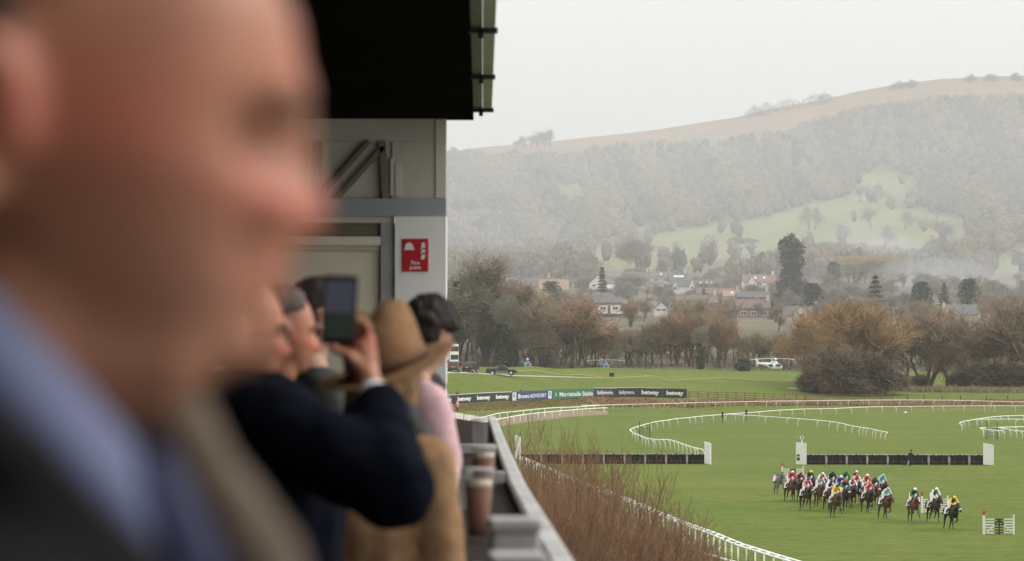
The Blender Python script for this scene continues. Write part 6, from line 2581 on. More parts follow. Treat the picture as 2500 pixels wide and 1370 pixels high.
def skin_mat(name, a, b_, red):
    m = mat(name, a, .5, .12, 14, spec=.35)
    n = m.node_tree
    b = n.nodes["Principled BSDF"]
    src = b.inputs["Base Color"].links[0].from_socket
    at = n.nodes.new("ShaderNodeVertexColor")
    at.layer_name = "blush_shade"
    sp = n.nodes.new("ShaderNodeSeparateColor")
    n.links.new(at.outputs[0], sp.inputs[0])
    x = n.nodes.new("ShaderNodeMix")
    x.data_type = 'RGBA'
    x.inputs[7].default_value = (*red, 1)
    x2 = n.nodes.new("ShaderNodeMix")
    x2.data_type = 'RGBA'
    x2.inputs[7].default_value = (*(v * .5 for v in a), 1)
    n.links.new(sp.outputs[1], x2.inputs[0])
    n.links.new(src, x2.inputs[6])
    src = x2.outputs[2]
    n.links.new(sp.outputs[0], x.inputs[0])
    n.links.new(src, x.inputs[6])
    n.links.new(x.outputs[2], b.inputs["Base Color"])
    b.inputs["Subsurface Weight"].default_value = .08
    b.inputs["Subsurface Radius"].default_value = (.012, .005, .003)
    return m


def blush_shade(me, Minv, zl=1.0):
    """ruddy cheeks, nose, ears and lips as the skin's own colour"""
    n = len(me.vertices)
    co = np.zeros(n * 3)
    me.vertices.foreach_get("co", co)
    co = co.reshape(-1, 3)
    q = np.c_[co, np.ones(n)] @ np.array(Minv).T
    x, y, z_ = q[:, 0], np.abs(q[:, 1]), q[:, 2]
    z_ = np.where(z_ >= 0, z_, np.where(z_ > -.045 * zl, z_ / zl, z_ - .045 + .045 * zl))
    v = .8 * np.exp(-((y - .04) / .022) ** 2 - ((z_ + .028) / .02) ** 2) * (x > .02)
    v += .9 * np.exp(-(y / .018) ** 2 - ((z_ + .036) / .016) ** 2) * (x > .07)
    v += .9 * np.exp(-(y / .025) ** 2 - ((z_ + .068) / .008) ** 2) * (x > .05)
    v += .7 * np.exp(-((y - .082) / .012) ** 2 - ((z_ + .0) / .04) ** 2)
    v += .35 * np.exp(-((y - .03) / .03) ** 2 - ((z_ - .035) / .02) ** 2) * (x > .03)
    col = np.zeros((n, 4), dtype=np.float32)
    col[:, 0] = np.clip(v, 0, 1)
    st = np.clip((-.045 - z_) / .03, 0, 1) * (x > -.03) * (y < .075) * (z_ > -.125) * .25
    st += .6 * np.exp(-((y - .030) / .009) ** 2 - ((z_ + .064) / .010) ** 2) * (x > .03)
    st += .75 * np.exp(-((y - .038) / .020) ** 2 - ((z_ - .004) / .013) ** 2) * (x > .03)  # shade of the eye sockets, painted as darker skin
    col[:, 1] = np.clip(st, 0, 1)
    col[:, 3] = 1
    me.color_attributes.new("blush_shade", 'FLOAT_COLOR', 'POINT')
    me.color_attributes["blush_shade"].data.foreach_set("color", col.ravel())


def ear(mb, s, M, ox=0.0, k=1.0):
    q = MB()
    for a in np.linspace(-.4, 4.4, 12):
        q.ell((-.018 + .020 * math.cos(a + .2), s * .083, -.004 + .031 * math.sin(a + .2)), (.0085, .008, .0085), 8, 6)
    q.ell((-.016, s * .078, -.006), (.018, .007, .026), 10, 7)
    q.ell((-.010, s * .079, -.036), (.009, .007, .010), 8, 6)
    xf(q, M @ Matrix.Translation((ox, 0, 0)) @ Matrix.Scale(k, 4))
    mb.add(q.v, q.f)


def hair_shell(cond, M, grow=.008, thick=.012, s=1.0, noise=0.0, seed=1, **kw):
    h = head_surface(72, 54, grow=grow, s=1.0, **kw)
    rr = random.Random(seed)
    if noise:
        h.v = [tuple(Vector(v) * (1 + rr.uniform(0, noise))) for v in h.v]
    keep = [f for f in h.f if len(f) == 4 and cond(sum((Vector(h.v[i]) for i in f), Vector()) / 4)]
    ids = sorted({i for f in keep for i in f})
    mp = {a: b for b, a in enumerate(ids)}
    o = MB()
    inn = [Vector(h.v[i]) - Vector(h.v[i]).normalized() * thick for i in ids]
    n = len(ids)
    vs = [Vector(h.v[i]) for i in ids] + inn
    fs = [tuple(mp[i] for i in f) for f in keep] + [tuple(n + mp[i] for i in reversed(f)) for f in keep]
    ed = {}
    for f in keep:
        for a, b in zip(f, f[1:] + f[:1]):
            ed[(a, b)] = ed.get((a, b), 0) + 1
    for (a, b) in list(ed):
        if (b, a) not in ed:
            fs.append((mp[b], mp[a], n + mp[a], n + mp[b]))
    o.add(vs, fs)
    return xf(o, M)


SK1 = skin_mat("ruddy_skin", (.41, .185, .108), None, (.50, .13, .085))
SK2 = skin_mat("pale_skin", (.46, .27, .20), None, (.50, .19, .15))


def head_matrix(c, yaw, pitch, roll=0.0, s=1.0):
    return Matrix.Translation(Vector(c)) @ Matrix.Rotation(yaw, 4, 'Z') @ Matrix.Rotation(pitch, 4, 'Y') @ Matrix.Rotation(roll, 4, 'X') @ Matrix.Scale(s, 4)


def person_body(name, lab, base, HM, skin, caps, voxel, headkw, hands=(), cat='person', group=None, smooth=3, ear_x=0.0, ear_k=1.0, lid_x=0.0):
    """one continuous skinned body: head, neck, limbs and hands"""
    b = head_surface(**headkw)
    xf(b, HM)
    for s in (-1, 1):
        ear(b, s, HM, ear_x, ear_k)
        lid = MB()
        lid.tube([(.066, s * .050, .001), (.0755, s * .042, .0065), (.079, s * .032, .0085), (.079, s * .022, .006), (.077, s * .016, .0)], [.004, .0055, .006, .0055, .004], 8)
        lid.tube([(.066, s * .049, -.006), (.0745, s * .041, -.0105), (.0775, s * .032, -.012), (.077, s * .022, -.010)], [.0035, .0045, .005, .004], 8)
        lid.ell((.092, s * .0135, zmap(-.0415, headkw.get('zl', 1.0))), (.011, .0065, .0075), 10, 7)
        xf(lid, HM @ Matrix.Translation((lid_x, 0, 0)))
        b.add(lid.v, lid.f)
    for a, ra, c, rb in caps:
        b.cap(a, ra, c, rb)
    for hnd in hands:
        b.add(hnd.v, hnd.f)
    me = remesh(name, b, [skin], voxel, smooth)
    blush_shade(me, HM.inverted(), headkw.get('zl', 1.0))
    o = obj(name, me, None)
    o.location = base
    return tag(o, lab, cat, group)


def cloth(name, caps, m, parent, voxel=.018, smooth=4, extra=None):
    q = MB()
    for a, ra, c, rb in caps:
        q.cap(a, ra, c, rb)
    if extra is not None:
        q.add(extra.v, extra.f)
    return obj(name, remesh(name, q, [m], voxel, smooth), None, parent)


def folds(o, st, size):
    tx = bpy.data.textures.new("folds", 'CLOUDS')
    tx.noise_scale = size
    tx.noise_depth = 1
    d = o.modifiers.new("folds", 'DISPLACE')
    d.texture = tx
    d.strength = st
    d.texture_coords = 'LOCAL'
    return o


def face_parts(t, HM, hairm, brow=True, eyes=True):
    for s in (-1, 1):
        if eyes:
            e = MB().ell((.0655, s * .032, -.002), (.0115, .0125, .0065), 14, 9)
            o = obj('eye', xf(e, HM), M_EYEW, t, True)
            i_ = MB().ell((.0755, s * .032, -.002), (.003, .0054, .0052), 10, 7)
            obj('iris', xf(i_, HM), M_HAIRD, o, True)
        if brow:
            q = MB().tube([(.097, s * .012, .018), (.094, s * .03, .024), (.078, s * .052, .018)], [.004, .0048, .003], 7)
            obj('eyebrow', xf(q, HM), hairm, t, True)


M_EYEW = mat("eye_white", (.36, .31, .28), .3)
M_BROW = mat("brow_hair", (.11, .065, .045), .8)
M_HAIRB = mat("brown_hair", (.055, .036, .024), .7, .3, 60)
M_HAIRG = mat("grey_brown_hair", (.10, .085, .075), .75, .3, 60)
M_HAIRBL = mat("fair_brown_hair", (.23, .135, .065), .7, .3, 50)
M_HAIRK = mat("near_black_hair", (.018, .012, .010), .7, .3, 60)
M_COAT1 = mat("charcoal_wool_coat", (.015, .0145, .0155), .95, .25, 30, bump=.2, spec=.05)
M_FACING = mat("tan_coat_facing", (.135, .105, .078), .95, .2, 40, bump=.2)
M_SHIRT1 = mat("pale_blue_shirt", (.125, .145, .25), .8, .05, 20)
M_SHIRTW = mat("white_shirt", (.70, .72, .76), .8)
M_TIE = mat("navy_tie", (.012, .018, .07), .6, .2, 20)
M_NAVYC = mat("navy_overcoat", (.0045, .0058, .011), .95, .25, 25, bump=.2, spec=.05)
M_TROUS = mat("charcoal_trousers", (.02, .02, .022), .9)
M_SHOE = mat("black_shoe", (.012, .011, .010), .4)


def legs(t, hipc, base_z, m=M_TROUS, sp=.10, r=.095):
    """trousers and shoes from the hip down to the floor (z = 0 of the figure)"""
    hipc = Vector(hipc)
    caps = []
    for s in (-1, 1):
        k = hipc + Vector((.02, s * sp, -hipc.z * .46))
        f = Vector((hipc.x - .02, hipc.y + s * sp, .09))
        caps += [(hipc + Vector((0, s * sp * .7, 0)), r * 1.25, k, r * .8), (k, r * .8, f, r * .62)]
    cloth('trousers', caps, m, t, .022)
    for s in (-1, 1):
        f = Vector((hipc.x - .02, hipc.y + s * sp, .05))
        q = MB().cap(f, .048, f + Vector((.17, 0, -.012)), .038)
        obj('shoe', q, M_SHOE, t, True)


# ---- the man in the foreground
def main_man():
    D = 1.29
    hc = P(150, 316, D)
    base = Vector((hc.x, hc.y, FZ))
    c = hc - base
    yaw, pitch = R(15), R(5)
    HM = head_matrix(c, yaw, pitch, 0, 1.04)
    kw = dict(nose=.025, jaw=.16, cheek=.007, chin=.017, brow=.014, lips=.009, smile=.011, xs=1.07, sock=.026, fore=.007, dip=0.0, bridge=.013, low=.006, zl=.74)
    b3 = Matrix.Rotation(yaw, 4, 'Z')

    def L(x, y, z_):
        return c + (b3 @ Vector((x, y, z_)))
    hip = L(-.06, 0, -.80)
    caps = [(L(-.03, 0, -.06), .060, L(-.07, 0, -.20), .062), (L(-.02, 0, -.085), .055, L(.035, 0, -.092), .04), (L(-.075, 0, -.20), .07, L(-.07, 0, -.35), .12), (L(-.07, 0, -.35), .13, hip, .12)]
    hands = []
    for s in (-1, 1):
        sh, el, wr = L(-.07, s * .19, -.30), L(-.09, s * .24, -.60), L(.02, s * .22, -.84)
        caps += [(sh, .055, el, .045), (el, .045, wr, .03), (hip + Vector((0, s * .09, 0)), .10, hip + Vector((0, s * .1, -.4)), .07), (hip + Vector((0, s * .1, -.4)), .065, Vector((hip.x, hip.y + s * .1, .08)), .04)]
        hands.append(simple_hand(wr, Vector((.35, 0, -1)).normalized(), Vector((0, -s, 0)), s))
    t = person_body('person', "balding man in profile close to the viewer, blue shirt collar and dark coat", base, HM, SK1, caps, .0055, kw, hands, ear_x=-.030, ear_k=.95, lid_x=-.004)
    face_parts(t, HM @ Matrix.Translation((-.008, 0, 0)), M_HAIRB, brow=False)
    for s in (-1, 1):
        q = MB().tube([(.1005, s * .022, .016), (.0985, s * .034, .019), (.0895, s * .048, .016), (.076, s * .058, .010)], [.002, .0042, .004, .002], 8)
        obj('eyebrow', xf(q, HM), M_BROW, t, True)
    hair = hair_shell(lambda p: (p.z > -.05 and (p.x < -.03 - max(0, .03 - p.z) * .3 and (p.z > .02 or p.x < -.045)) and not (p.z > .085 and p.x > -.04)) or (.06 < p.z < .10 and p.x < -.012 and abs(p.y) > .045), HM, .006, .012, noise=.03, xs=1.07)
    obj('hair', hair, M_HAIRB, t, True)

    def band(rx, ry, cxx, zf, dz, grow, thick, t0=.25):
        mb = MB()
        n = 44
        vs, fs = [], []
        for i in range(n):
            a = t0 + (2 * PI - 2 * t0) * i / (n - 1)
            for rr, zz in ((0, 0), (grow * .5, -dz * .5), (grow, -dz), (grow - thick, -dz), (grow * .5 - thick, -dz * .5), (-thick, .0)):
                x, y = cxx + (rx + rr) * math.cos(a), (ry + rr) * math.sin(a)
                x0 = cxx + rx * math.cos(a)
                vs.append(L(x, y, zf(x0) + zz))
        for i in range(n - 1):
            for j in range(6):
                fs.append((i * 6 + j, i * 6 + (j + 1) % 6, (i + 1) * 6 + (j + 1) % 6, (i + 1) * 6 + j))
        fs += [tuple(range(6)), tuple(reversed([(n - 1) * 6 + j for j in range(6)]))]
        return mb.add(vs, fs)
    sc_ = band(.073, .072, -.038, lambda x: min(-.052, -.112 - 1.0 * x), .055, .016, .006)
    obj('shirt_collar', sc_, M_SHIRT1, t, True)
    sf = MB()
    sf.ell(L(-.01, 0, -.29), (.075, .10, .13), 18, 12)
    obj('shirt_front', sf, M_SHIRT1, t, True)
    tie = MB()
    tie.cap(L(.036, -.022, -.160), .017, L(.050, -.024, -.20), .022)
    tie.cap(L(.050, -.024, -.20), .018, L(.105, -.02, -.34), .028)
    obj('necktie', tie, M_TIE, t, True)
    caps = [(L(-.06, -.10, -.25), .085, L(-.07, -.19, -.31), .082), (L(-.06, .10, -.25), .085, L(-.07, .19, -.31), .082), (L(-.08, 0, -.24), .10, L(-.05, 0, -.45), .175), (L(-.05, 0, -.45), .175, L(-.05, 0, -.80), .185),
            (L(-.05, 0, -.80), .185, L(-.05, 0, -1.0), .20)]
    for s in (-1, 1):
        sh, el, wr = L(-.07, s * .19, -.31), L(-.09, s * .25, -.60), L(.01, s * .23, -.80)
        caps += [(sh, .085, el, .07), (el, .07, wr, .055)]
    # standing collar and the two lapels
    near = [(-.115, -.015, -.075), (-.09, -.07, -.105), (-.03, -.098, -.155), (.03, -.092, -.215), (.075, -.06, -.30), (.10, -.04, -.42)]
    far = [(-.115, .015, -.075), (-.08, .075, -.10), (-.01, .098, -.13), (.060, .080, -.140), (.098, .052, -.205), (.13, .035, -.30), (.14, .03, -.42)]
    for a, b_ in zip(near, near[1:]):
        caps.append((L(*a), .022, L(*b_), .024))
    fc = [(L(*a), .021, L(*b_), .026) for a, b_ in zip(far, far[1:])]
    cloth('coat_facing', fc, M_FACING, t, .009, 3)
    cloth('coat', caps, M_COAT1, t, .011, 3)
    legs(t, hip, 0)
    return t


def simple_hand(wr, d, palm_n, s, curl=.35, scale=1.0):
    """palm and five separate, unequal, gently curled fingers"""
    mb = MB()
    d = d.normalized()
    side = d.cross(palm_n).normalized()
    k = scale
    pc = wr + d * .05 * k
    mb.cap(wr, .024 * k, wr + d * .085 * k, .026 * k)
    mb.cap(wr + d * .03 * k + side * .016 * k, .018 * k, wr + d * .085 * k + side * .028 * k, .015 * k)
    mb.cap(wr + d * .03 * k - side * .016 * k, .018 * k, wr + d * .085 * k - side * .026 * k, .015 * k)
    for i, ln in enumerate((.072, .080, .074, .058)):
        o = wr + d * .088 * k + side * (.030 - .020 * i) * k
        dd = d
        for j, f in enumerate((.45, .32, .23)):
            dd = (dd + palm_n * curl * (.6 + .4 * j)).normalized()
            q = o + dd * ln * f * k
            mb.cap(o, .0088 * k, q, .0082 * k, 8)
            o = q
    o = wr + d * .03 * k + side * .028 * k
    q = o + (d * .55 + side * .7 + palm_n * .25).normalized() * .038 * k
    mb.cap(o, .012 * k, q, .010 * k, 8)
    mb.cap(q, .010 * k, q + (d * .85 + side * .25 + palm_n * .35).normalized() * .032 * k, .0085 * k, 8)
    return mb


main_man()


# ---- the man photographing with his telephone
def phone_man():
    D = 6.4
    hc = P(592, 812, D)
    base = Vector((P(575, 900, 6.45).x, 6.45, FZ))
    J = lambda px, py, d: P(px, py, d) - base
    HM = head_matrix(hc - base, R(10), R(4), 0, 1.0)
    nk, ch, hip = J(572, 945, 6.43), J(575, 1150, 6.45), J(575, 1560, 6.47)
    shr, elr, wrr = J(655, 1035, 6.28), J(965, 1195, 6.12), J(912, 960, 6.34)
    shl, ell, wrl = J(500, 1030, 6.66), J(560, 1400, 6.80), J(760, 1480, 6.75)
    caps = [(J(585, 850, D), .062, nk, .062), (nk, .07, ch, .15), (ch, .15, hip, .13), (nk, .06, shr, .055), (nk, .06, shl, .055), (shr, .052, elr, .042), (elr, .042, wrr, .028), (shl, .052, ell, .042), (ell, .042, wrl, .03),
            (hip + Vector((0, -.09, 0)), .1, Vector((hip.x, -.09, .08)), .05), (hip + Vector((0, .09, 0)), .1, Vector((hip.x, .09, .08)), .05)]
    # right hand: palm beside the telephone, fingers round its back, thumb across the front
    h = MB()
    p0 = J(893, 905, 6.37)
    p1 = J(886, 850, 6.375)
    h.cap(wrr, .028, p0, .027)
    h.cap(p0, .027, p1, .022)
    h.cap(J(905, 900, 6.375), .020, J(900, 830, 6.38), .016)
    h.cap(J(875, 905, 6.37), .020, J(868, 862, 6.372), .017)
    for i, (y0, ln) in enumerate(((792, 1.0), (815, 1.08), (838, 1.0), (860, .8))):
        a = J(899 - i * 3, y0 + 12, 6.378)
        b_ = J(888 - i * 2, y0 - 4, 6.395)
        c = J(862, y0 - 8, 6.398)
        e = J(862 - 26 * ln, y0 - 4, 6.394)
        h.cap(a, .0105, b_, .0098, 8)
        h.cap(b_, .0098, c, .009, 8)
        h.cap(c, .009, e, .008, 8)
    h.cap(J(888, 905, 6.355), .016, J(852, 868, 6.345), .0125, 8)
    h.cap(J(852, 868, 6.345), .0125, J(806, 848, 6.346), .0095, 8)
    lh = simple_hand(wrl, (J(830, 1530, 6.7) - wrl).normalized(), Vector((0, 0, -1)), 1)
    t = person_body('person', "bespectacled man in a navy coat raising his phone to take a picture", base, HM, SK1, caps, .006, dict(nose=.026, jaw=.2, cheek=.006, chin=.01), [h, lh], smooth=2)
    face_parts(t, HM, M_HAIRG)
    hair = hair_shell(lambda p: p.z > -.06 and p.x < -.035 and not (p.z > .10 and p.x > -.06), HM, .006, .012, noise=.03)
    obj('hair', hair, M_HAIRG, t, True)
    gl = MB()
    for s in (-1, 1):
        gl.tube([(.103, s * (.033 + .023 * math.cos(a)), -.004 + .018 * math.sin(a)) for a in np.linspace(0, 2 * PI, 19)], .0018, 6)
        gl.tube([(.100, s * .056, 0), (.02, s * .080, .003), (-.02, s * .082, .0)], .0016, 6)
    gl.tube([(.104, -.011, 0), (.107, 0, .003), (.104, .011, 0)], .0016, 6)
    obj('glasses', xf(gl, HM), M_DARK, t)
    caps = [(J(572, 985, 6.45), .075, ch, .245), (ch, .25, J(575, 1400, 6.46), .245), (J(575, 1400, 6.46), .225, J(575, 1750, 6.47), .23), (nk + Vector((0, 0, -.05)), .085, shr, .088), (nk + Vector((0, 0, -.05)), .085, shl, .085),
            (shr, .098, elr, .092), (elr, .088, elr.lerp(wrr, .80), .064), (shl, .085, ell, .07), (ell, .07, ell.lerp(wrl, .85), .055)]
    folds(cloth('coat', caps, M_NAVYC, t, .014, 3), .022, .11)
    q = MB().cap(elr.lerp(wrr, .82), .043, elr.lerp(wrr, .97), .038)
    obj('shirt_cuff', q, M_SHIRTW, t, True)
    cr = MB()
    cr.tube([J(572, 935, 6.43) + Vector((.066 * math.cos(a), .066 * math.sin(a), .012 - .03 * math.cos(a))) for a in np.linspace(0, 2 * PI, 21)], .014, 8)
    obj('shirt_collar', cr, M_SHIRTW, t, True)
    legs(t, hip, 0)
    # the telephone is a thing of its own
    ph = thing('phone', "black mobile phone held upright, its screen showing sky and grass", 'phone', P(829, 757, 6.37), R(-6))
    ph.rotation_euler = (R(-4), R(2), R(-6))
    bevel(obj('case', MB().box((0, 0, 0), (.078, .010, .156)), M_BLACK, ph), .004, 3)

    def emis(name, c, st):
        m = mat(name, (0, 0, 0), .2)
        b = m.node_tree.nodes["Principled BSDF"]
        b.inputs["Emission Color"].default_value = (*c, 1)
        b.inputs["Emission Strength"].default_value = st
        return m
    sc_ = MB()
    sc_.box((0, -.0056, .030), (.066, .0012, .074), None, 0)
    sc_.box((0, -.0056, -.036), (.066, .0012, .056), None, 1)
    obj('screen', sc_, [emis("screen_sky", (.20, .20, .25), .22), emis("screen_grass", (.040, .048, .040), .5)], ph)
    obj('lens', MB().lathe([(.007, 0), (.007, .003)], (.024, .005, .06), 14, 0, Matrix.Rotation(R(-90), 3, 'X')), M_GLS, ph)


phone_man()

M_TANC = mat("tan_coat", (.28, .165, .085), .9, .2, 20, bump=.2)
M_FELT = mat("tan_felt_hat", (.24, .135, .064), .95, .15, 25)
M_BAND = mat("brown_hat_band", (.13, .07, .035), .7)
M_PINK = mat("pink_knit", (.62, .40, .43), .9, .1, 60)
M_SCARF = mat("dark_grey_scarf", (.05, .05, .052), .95, .4, 30)
M_GREYC = mat("charcoal_green_coat", (.06, .065, .062), .9, .2, 25)


def bystander(lab, D, head_px, yaw, pitch, hairm, hair_cond, coat_m, torso_r, skin=None, arm=None, headkw=None, hair_noise=.05, hair_grow=.012, group=None, sh_w=.19, body_px=None, coat_name='coat', s=1.0):
    hc = P(*head_px, D)
    bx = P((body_px or head_px[0]), 900, D).x
    base = Vector((bx, D, FZ))
    c = hc - base
    HM = head_matrix(c, yaw, pitch, 0, s)
    b3 = Matrix.Rotation(yaw, 3, 'Z')

    def L(x, y, z_):
        return Vector((0, 0, c.z)) + b3 @ Vector((x, y, z_))
    nk, ch, hip = L(-.03, 0, -.16), L(-.02, 0, -.42), L(-.02, 0, -.78)
    caps = [(c + Vector((0, 0, -.06)), .058, nk, .056), (nk, .065, ch, .12), (ch, .12, hip, .12)]
    cc = [(nk + Vector((0, 0, -.04)), .075, ch, torso_r), (ch, torso_r, hip, torso_r * 1.02), (hip, torso_r * 1.02, hip + Vector((0, 0, -.25)), torso_r * 1.05)]
    hands = []
    for k, sgn in enumerate((-1, 1)):
        sh = L(-.03, sgn * sh_w, -.25)
        if arm and arm[k]:
            el, wr = P(*arm[k][0]) - base, P(*arm[k][1]) - base
        else:
            el, wr = L(-.02, sgn * (sh_w + .05), -.55), L(.13, sgn * (sh_w + .02), -.74)
        caps += [(nk, .06, sh, .05), (sh, .048, el, .04), (el, .04, wr, .028), (hip + Vector((0, sgn * .08, 0)), .1, Vector((hip.x, hip.y + sgn * .09, .08)), .05)]
        cc += [(nk + Vector((0, 0, -.05)), .075, sh, .078), (sh, .078, el, .066), (el, .064, el.lerp(wr, .85), .052)]
        hands.append(simple_hand(wr, (wr - el).normalized(), b3 @ Vector((0, -sgn, 0)), sgn))
    t = person_body('person', lab, base, HM, skin or SK2, caps, .0075, headkw or dict(nose=.024, jaw=.28), hands, 'person', group, 2)
    face_parts(t, HM, hairm)
    if hair_cond:
        h = hair_shell(hair_cond, HM, hair_grow, hair_grow + .006, noise=hair_noise)
        obj('hair', h, hairm, t, True)
    folds(cloth(coat_name, cc, coat_m, t, .016, 3), .018, .10)
    legs(t, hip, 0)
    return t, HM, base, L


short2 = lambda p: (p.z > .062 + max(0, p.x) * .35 and p.x < .055) or (p.x < -.02 and p.z > -.07)
short = lambda p: p.z > .045 + max(0, p.x) * .5 or (p.x < -.02 and p.z > -.07)
bystander("man with grey-brown hair whose pink face shows left of the phone", 8.3, (690, 812), R(12), R(4), M_HAIRG, short2, M_NAVYC, .19, headkw=dict(nose=.026, jaw=.22), skin=SK1, hair_grow=.007)
bystander("dark-haired spectator almost hidden behind the phone", 9.7, (772, 778), R(25), R(2), M_HAIRK, short, M_GREYC, .18)

# woman in the tan hat
t, HM, base, L = bystander("woman in a tan felt hat and camel coat seen from behind", 7.8, (942, 905), R(62), R(6), M_HAIRBL, lambda p: p.x < .045 and p.z > -.115, M_TANC, .185, body_px=925, hair_grow=.016, hair_noise=.06,
                           headkw=dict(nose=.022, jaw=.32), sh_w=.17)
lock = [(HM @ Vector((-.06, -.03, -.06)), .055, HM @ Vector((-.075, -.03, -.15)), .045), (HM @ Vector((-.05, .04, -.06)), .05, HM @ Vector((-.06, .05, -.15)), .04), (HM @ Vector((-.01, -.07, -.06)), .04, HM @ Vector((-.01, -.075, -.14)), .03)]
cloth('hair', lock, M_HAIRBL, t, .012, 3)
sc_ = [(P(900, 1030, 7.75) - base, .075, P(975, 1040, 7.72) - base, .075), (P(975, 1040, 7.72) - base, .07, P(1012, 1075, 7.85) - base, .06), (P(1000, 1060, 7.75) - base, .06, P(1010, 1120, 7.7) - base, .05)]
cloth('scarf', sc_, M_SCARF, t, .014, 3)
hat = thing('felt_hat', "tan felt hat with a pinched crown and brown band on the woman's head", 'hat', P(946, 896, 7.8))
hat.scale = (1.24, 1.24, 1.0)
hat.rotation_euler = Euler((R(9), R(-17), 0), 'XYZ')
cr = MB()
vs, fs = [], []
prof = [(.088, 0), (.090, .02), (.0885, .06), (.0868, .11), (.083, .143), (.071, .166), (.042, .174), (.008, .168)]
nseg = 40
for r_, z_ in prof:
    for k in range(nseg):
        a = 2 * PI * k / nseg
        rx, ry = r_ * 1.02, r_ * 1.16
        pin = 0
        if z_ > .10:       # pinched front and a crease along the top
            pin = .007 * ((z_ - .10) / .07) * (math.exp(-((a - 1.0) / .5) ** 2) + math.exp(-((a - 2.2) / .5) ** 2))
            zz = z_ - .026 * ((z_ - .10) / .07) * math.exp(-(math.cos(a) * r_ / .02) ** 2) * (1 if z_ > .15 else .3)
        else:
            zz = z_
        vs.append(((rx - pin) * math.cos(a), (ry - pin) * math.sin(a), zz))
for i in range(len(prof) - 1):
    for k in range(nseg):
        k2 = (k + 1) % nseg
        fs.append((i * nseg + k, i * nseg + k2, (i + 1) * nseg + k2, (i + 1) * nseg + k))
fs.append(tuple((len(prof) - 1) * nseg + k for k in range(nseg)))
cr.add(vs, fs)
obj('crown', cr, M_FELT, hat, True)
bmh = MB()
vs, fs = [], []
rings = [(.086, .004), (.105, -.002), (.125, -.002), (.158, .006), (.160, .002), (.125, -.008), (.105, -.008), (.086, -.002)]
for r_, z_ in rings:
    for k in range(nseg):
        a = 2 * PI * k / nseg
        u = (r_ - .086) / .062
        vs.append((r_ * 1.0 * math.cos(a), r_ * 1.10 * math.sin(a), z_ + u * (.006 * abs(math.cos(a)) ** 2 - .012 * abs(math.sin(a)) ** 2)))
nr = len(rings)
for i in range(nr):
    for k in range(nseg):
        k2 = (k + 1) % nseg
        i2 = (i + 1) % nr
        fs.append((i * nseg + k, i2 * nseg + k, i2 * nseg + k2, i * nseg + k2))
bmh.add(vs, fs)
obj('brim', bmh, M_FELT, hat, True)
bd = MB()
vs, fs = [], []
for r_, z_ in ((.0915, .006), (.0925, .03), (.0885, .03), (.0885, .006)):
    for k in range(nseg):
        a = 2 * PI * k / nseg
        vs.append((r_ * 1.02 * math.cos(a), r_ * 1.16 * math.sin(a), z_))
for i in range(4):
    for k in range(nseg):
        k2 = (k + 1) % nseg
        fs.append((i * nseg + k, ((i + 1) % 4) * nseg + k, ((i + 1) % 4) * nseg + k2, i * nseg + k2))
bd.add(vs, fs)
obj('hat_band', bd, M_BAND, hat, True)

# dark curly hair and a pink jumper beyond the hat
t, HM, base, L = bystander("person with thick dark curly hair and a pink jumper beyond the tan hat", 10.2, (1047, 818), R(28), R(6), M_HAIRK, lambda p: p.z > .03 or p.x < .0, M_PINK, .125, body_px=1022, hair_grow=.020, hair_noise=.14,
                           arm=((((1086, 1130, 10.05)), ((1082, 1240, 9.95))), None), coat_name='jumper', sh_w=.15, s=.92)
curl = []
rc = random.Random(12)
for k in range(26):
    a, b_ = rc.uniform(0, 6.28), rc.uniform(.1, 1.2)
    d = Vector((math.cos(a) * math.cos(b_) * .10, math.sin(a) * math.cos(b_) * .085, .03 + math.sin(b_) * .095))
    if d.x > .06 and d.z < .08:
        continue
    curl.append((HM @ d, .028, HM @ (d * 1.08), .024))
curl.append((HM @ Vector((.07, 0, .10)), .045, HM @ Vector((.095, 0, .085)), .03))
cloth('curls', curl, M_HAIRK, t, .009, 2)
bystander("person in a charcoal coat farthest along the counter behind the pink jumper", 11.6, (1035, 990), R(35), R(5), M_HAIRK, short, M_GREYC, .15, body_px=1052, sh_w=.16,
          arm=((((1112, 1200, 11.3)), ((1105, 1330, 11.1))), None))
# ------------------------------------------------------------------ bare shrubs below the stand
M_WHIP = mat("red_brown_whips", (.17, .085, .05), .8, .35, 1.5, col2=(.26, .16, .09))


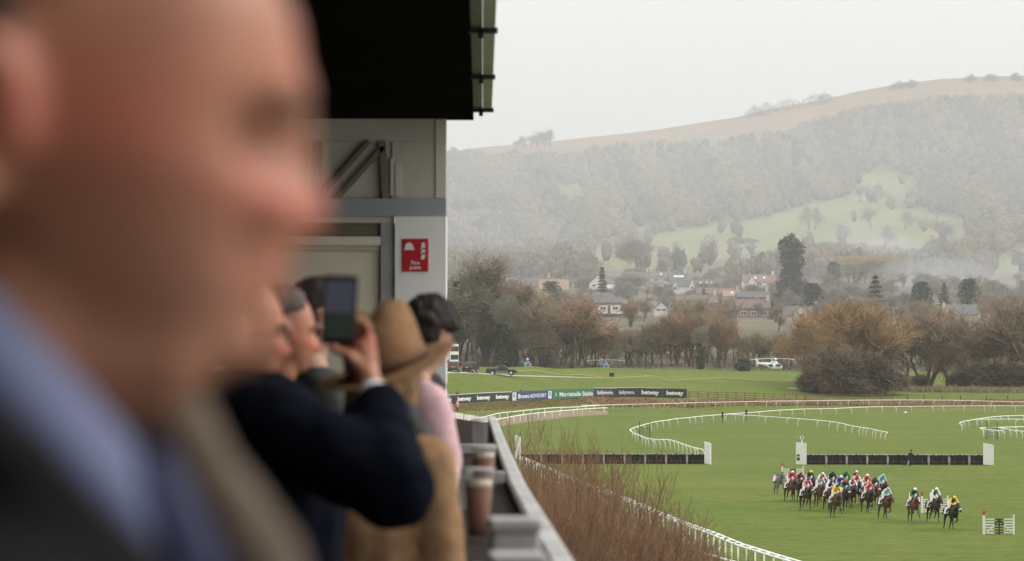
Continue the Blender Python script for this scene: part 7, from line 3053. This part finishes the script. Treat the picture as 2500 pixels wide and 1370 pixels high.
def shrub_proto(seed, h=5.0, stems=17, spread=1.6):
    rg = random.Random(seed)
    st, tw = MB(), MB()
    for i in range(stems):
        a = rg.uniform(0, 2 * PI)
        r0 = rg.uniform(0, .35)
        p = Vector((math.cos(a) * r0, math.sin(a) * r0, -.2))
        lean = rg.uniform(.05, .30) * spread
        d = Vector((math.cos(a) * lean, math.sin(a) * lean, 1)).normalized()
        L = h * rg.uniform(.62, 1.03)
        pts, rad = [p.copy()], [.018]
        n = 8
        for k in range(n):
            d = (d + Vector((rg.gauss(0, .10), rg.gauss(0, .10), .03))).normalized()
            p = p + d * (L / n)
            pts.append(p.copy())
            rad.append(.018 - .0125 * (k + 1) / n)
        st.tube(pts, rad, 4, 0, False)
        for k in range(24):
            u = rg.uniform(.25, .97)
            q = pts[int(u * n)].lerp(pts[min(int(u * n) + 1, n)], (u * n) % 1)
            b = rg.uniform(0, 2 * PI)
            dd = (d + Vector((math.cos(b), math.sin(b), .1)) * rg.uniform(.45, 1.2)).normalized()
            l2 = h * rg.uniform(.07, .20) * (1.2 - u * .5)
            tp = [q]
            e = q.copy()
            for j in range(3):
                dd = (dd + Vector((rg.gauss(0, .16), rg.gauss(0, .16), .10))).normalized()
                e = e + dd * l2 / 3
                tp.append(e.copy())
            tw.tube(tp, [.0075, .0065, .0055, .004], 3, 0, False)
            for j in range(4):
                o = tp[rg.randrange(1, 4)]
                d3 = (dd + Vector((rg.uniform(-1, 1), rg.uniform(-1, 1), rg.uniform(-.2, .6))) * .6).normalized()
                tw.tube([o, o + d3 * l2 * rg.uniform(.25, .55)], [.005, .0035], 3, 0, False)
    return mesh_from('stems', st, [M_WHIP], True), mesh_from('twigs', tw, [M_WHIP], True)


SHR = [shrub_proto(s) for s in (1, 2, 3, 4)]
SIL = [(1070, 1005), (1140, 980), (1215, 962), (1285, 962), (1300, 992), (1380, 1010), (1447, 1022), (1492, 1052), (1520, 1078), (1576, 1128), (1632, 1170), (1671, 1218), (1700, 1262), (1735, 1318), (1800, 1362)]
rs = random.Random(31)
GS = "bare shrubs below the stand"
LS = "bare reddish-brown twiggy shrub in the dense bank below the stand"


def shrub(px, top, D, k=None, wide=1.0):
    x = (px - 1250) / F * D
    g = G(px, D)
    h = zpy(top, D) - g.z
    if h < .8:
        return
    s_, t_ = SHR[rs.randrange(4) if k is None else k]
    t = thing('shrub', LS, 'shrub', g, rs.uniform(0, 6.28), GS)
    t.scale = (wide, wide, h / 5.0)
    obj('stems', s_, None, t)
    obj('twigs', t_, None, t)


def sil(px):
    return np.interp(px, [a for a, b in SIL], [b for a, b in SIL])


px = 1078
while px < 1700:
    shrub(px, sil(px) + rs.uniform(0, 22), rs.uniform(78, 104), None, rs.uniform(.6, .85))
    px += rs.uniform(24, 46)
for lo, hi, n in ((45, 120, 23), (120, 200, 20), (190, 280, 16)):
    for k in range(n):
        px = rs.uniform(1200, 1740)
        tp = sil(px) + rs.uniform(lo, hi)
        if tp > 1378:
            continue
        shrub(px, tp, rs.uniform(66, 92), None, rs.uniform(.75, 1.1))
for px, tp in ((1690, 1300), (1715, 1322), (1740, 1335), (1768, 1350), (1795, 1362), (1650, 1290), (1620, 1262)):
    shrub(px, tp, rs.uniform(72, 82), None, .8)
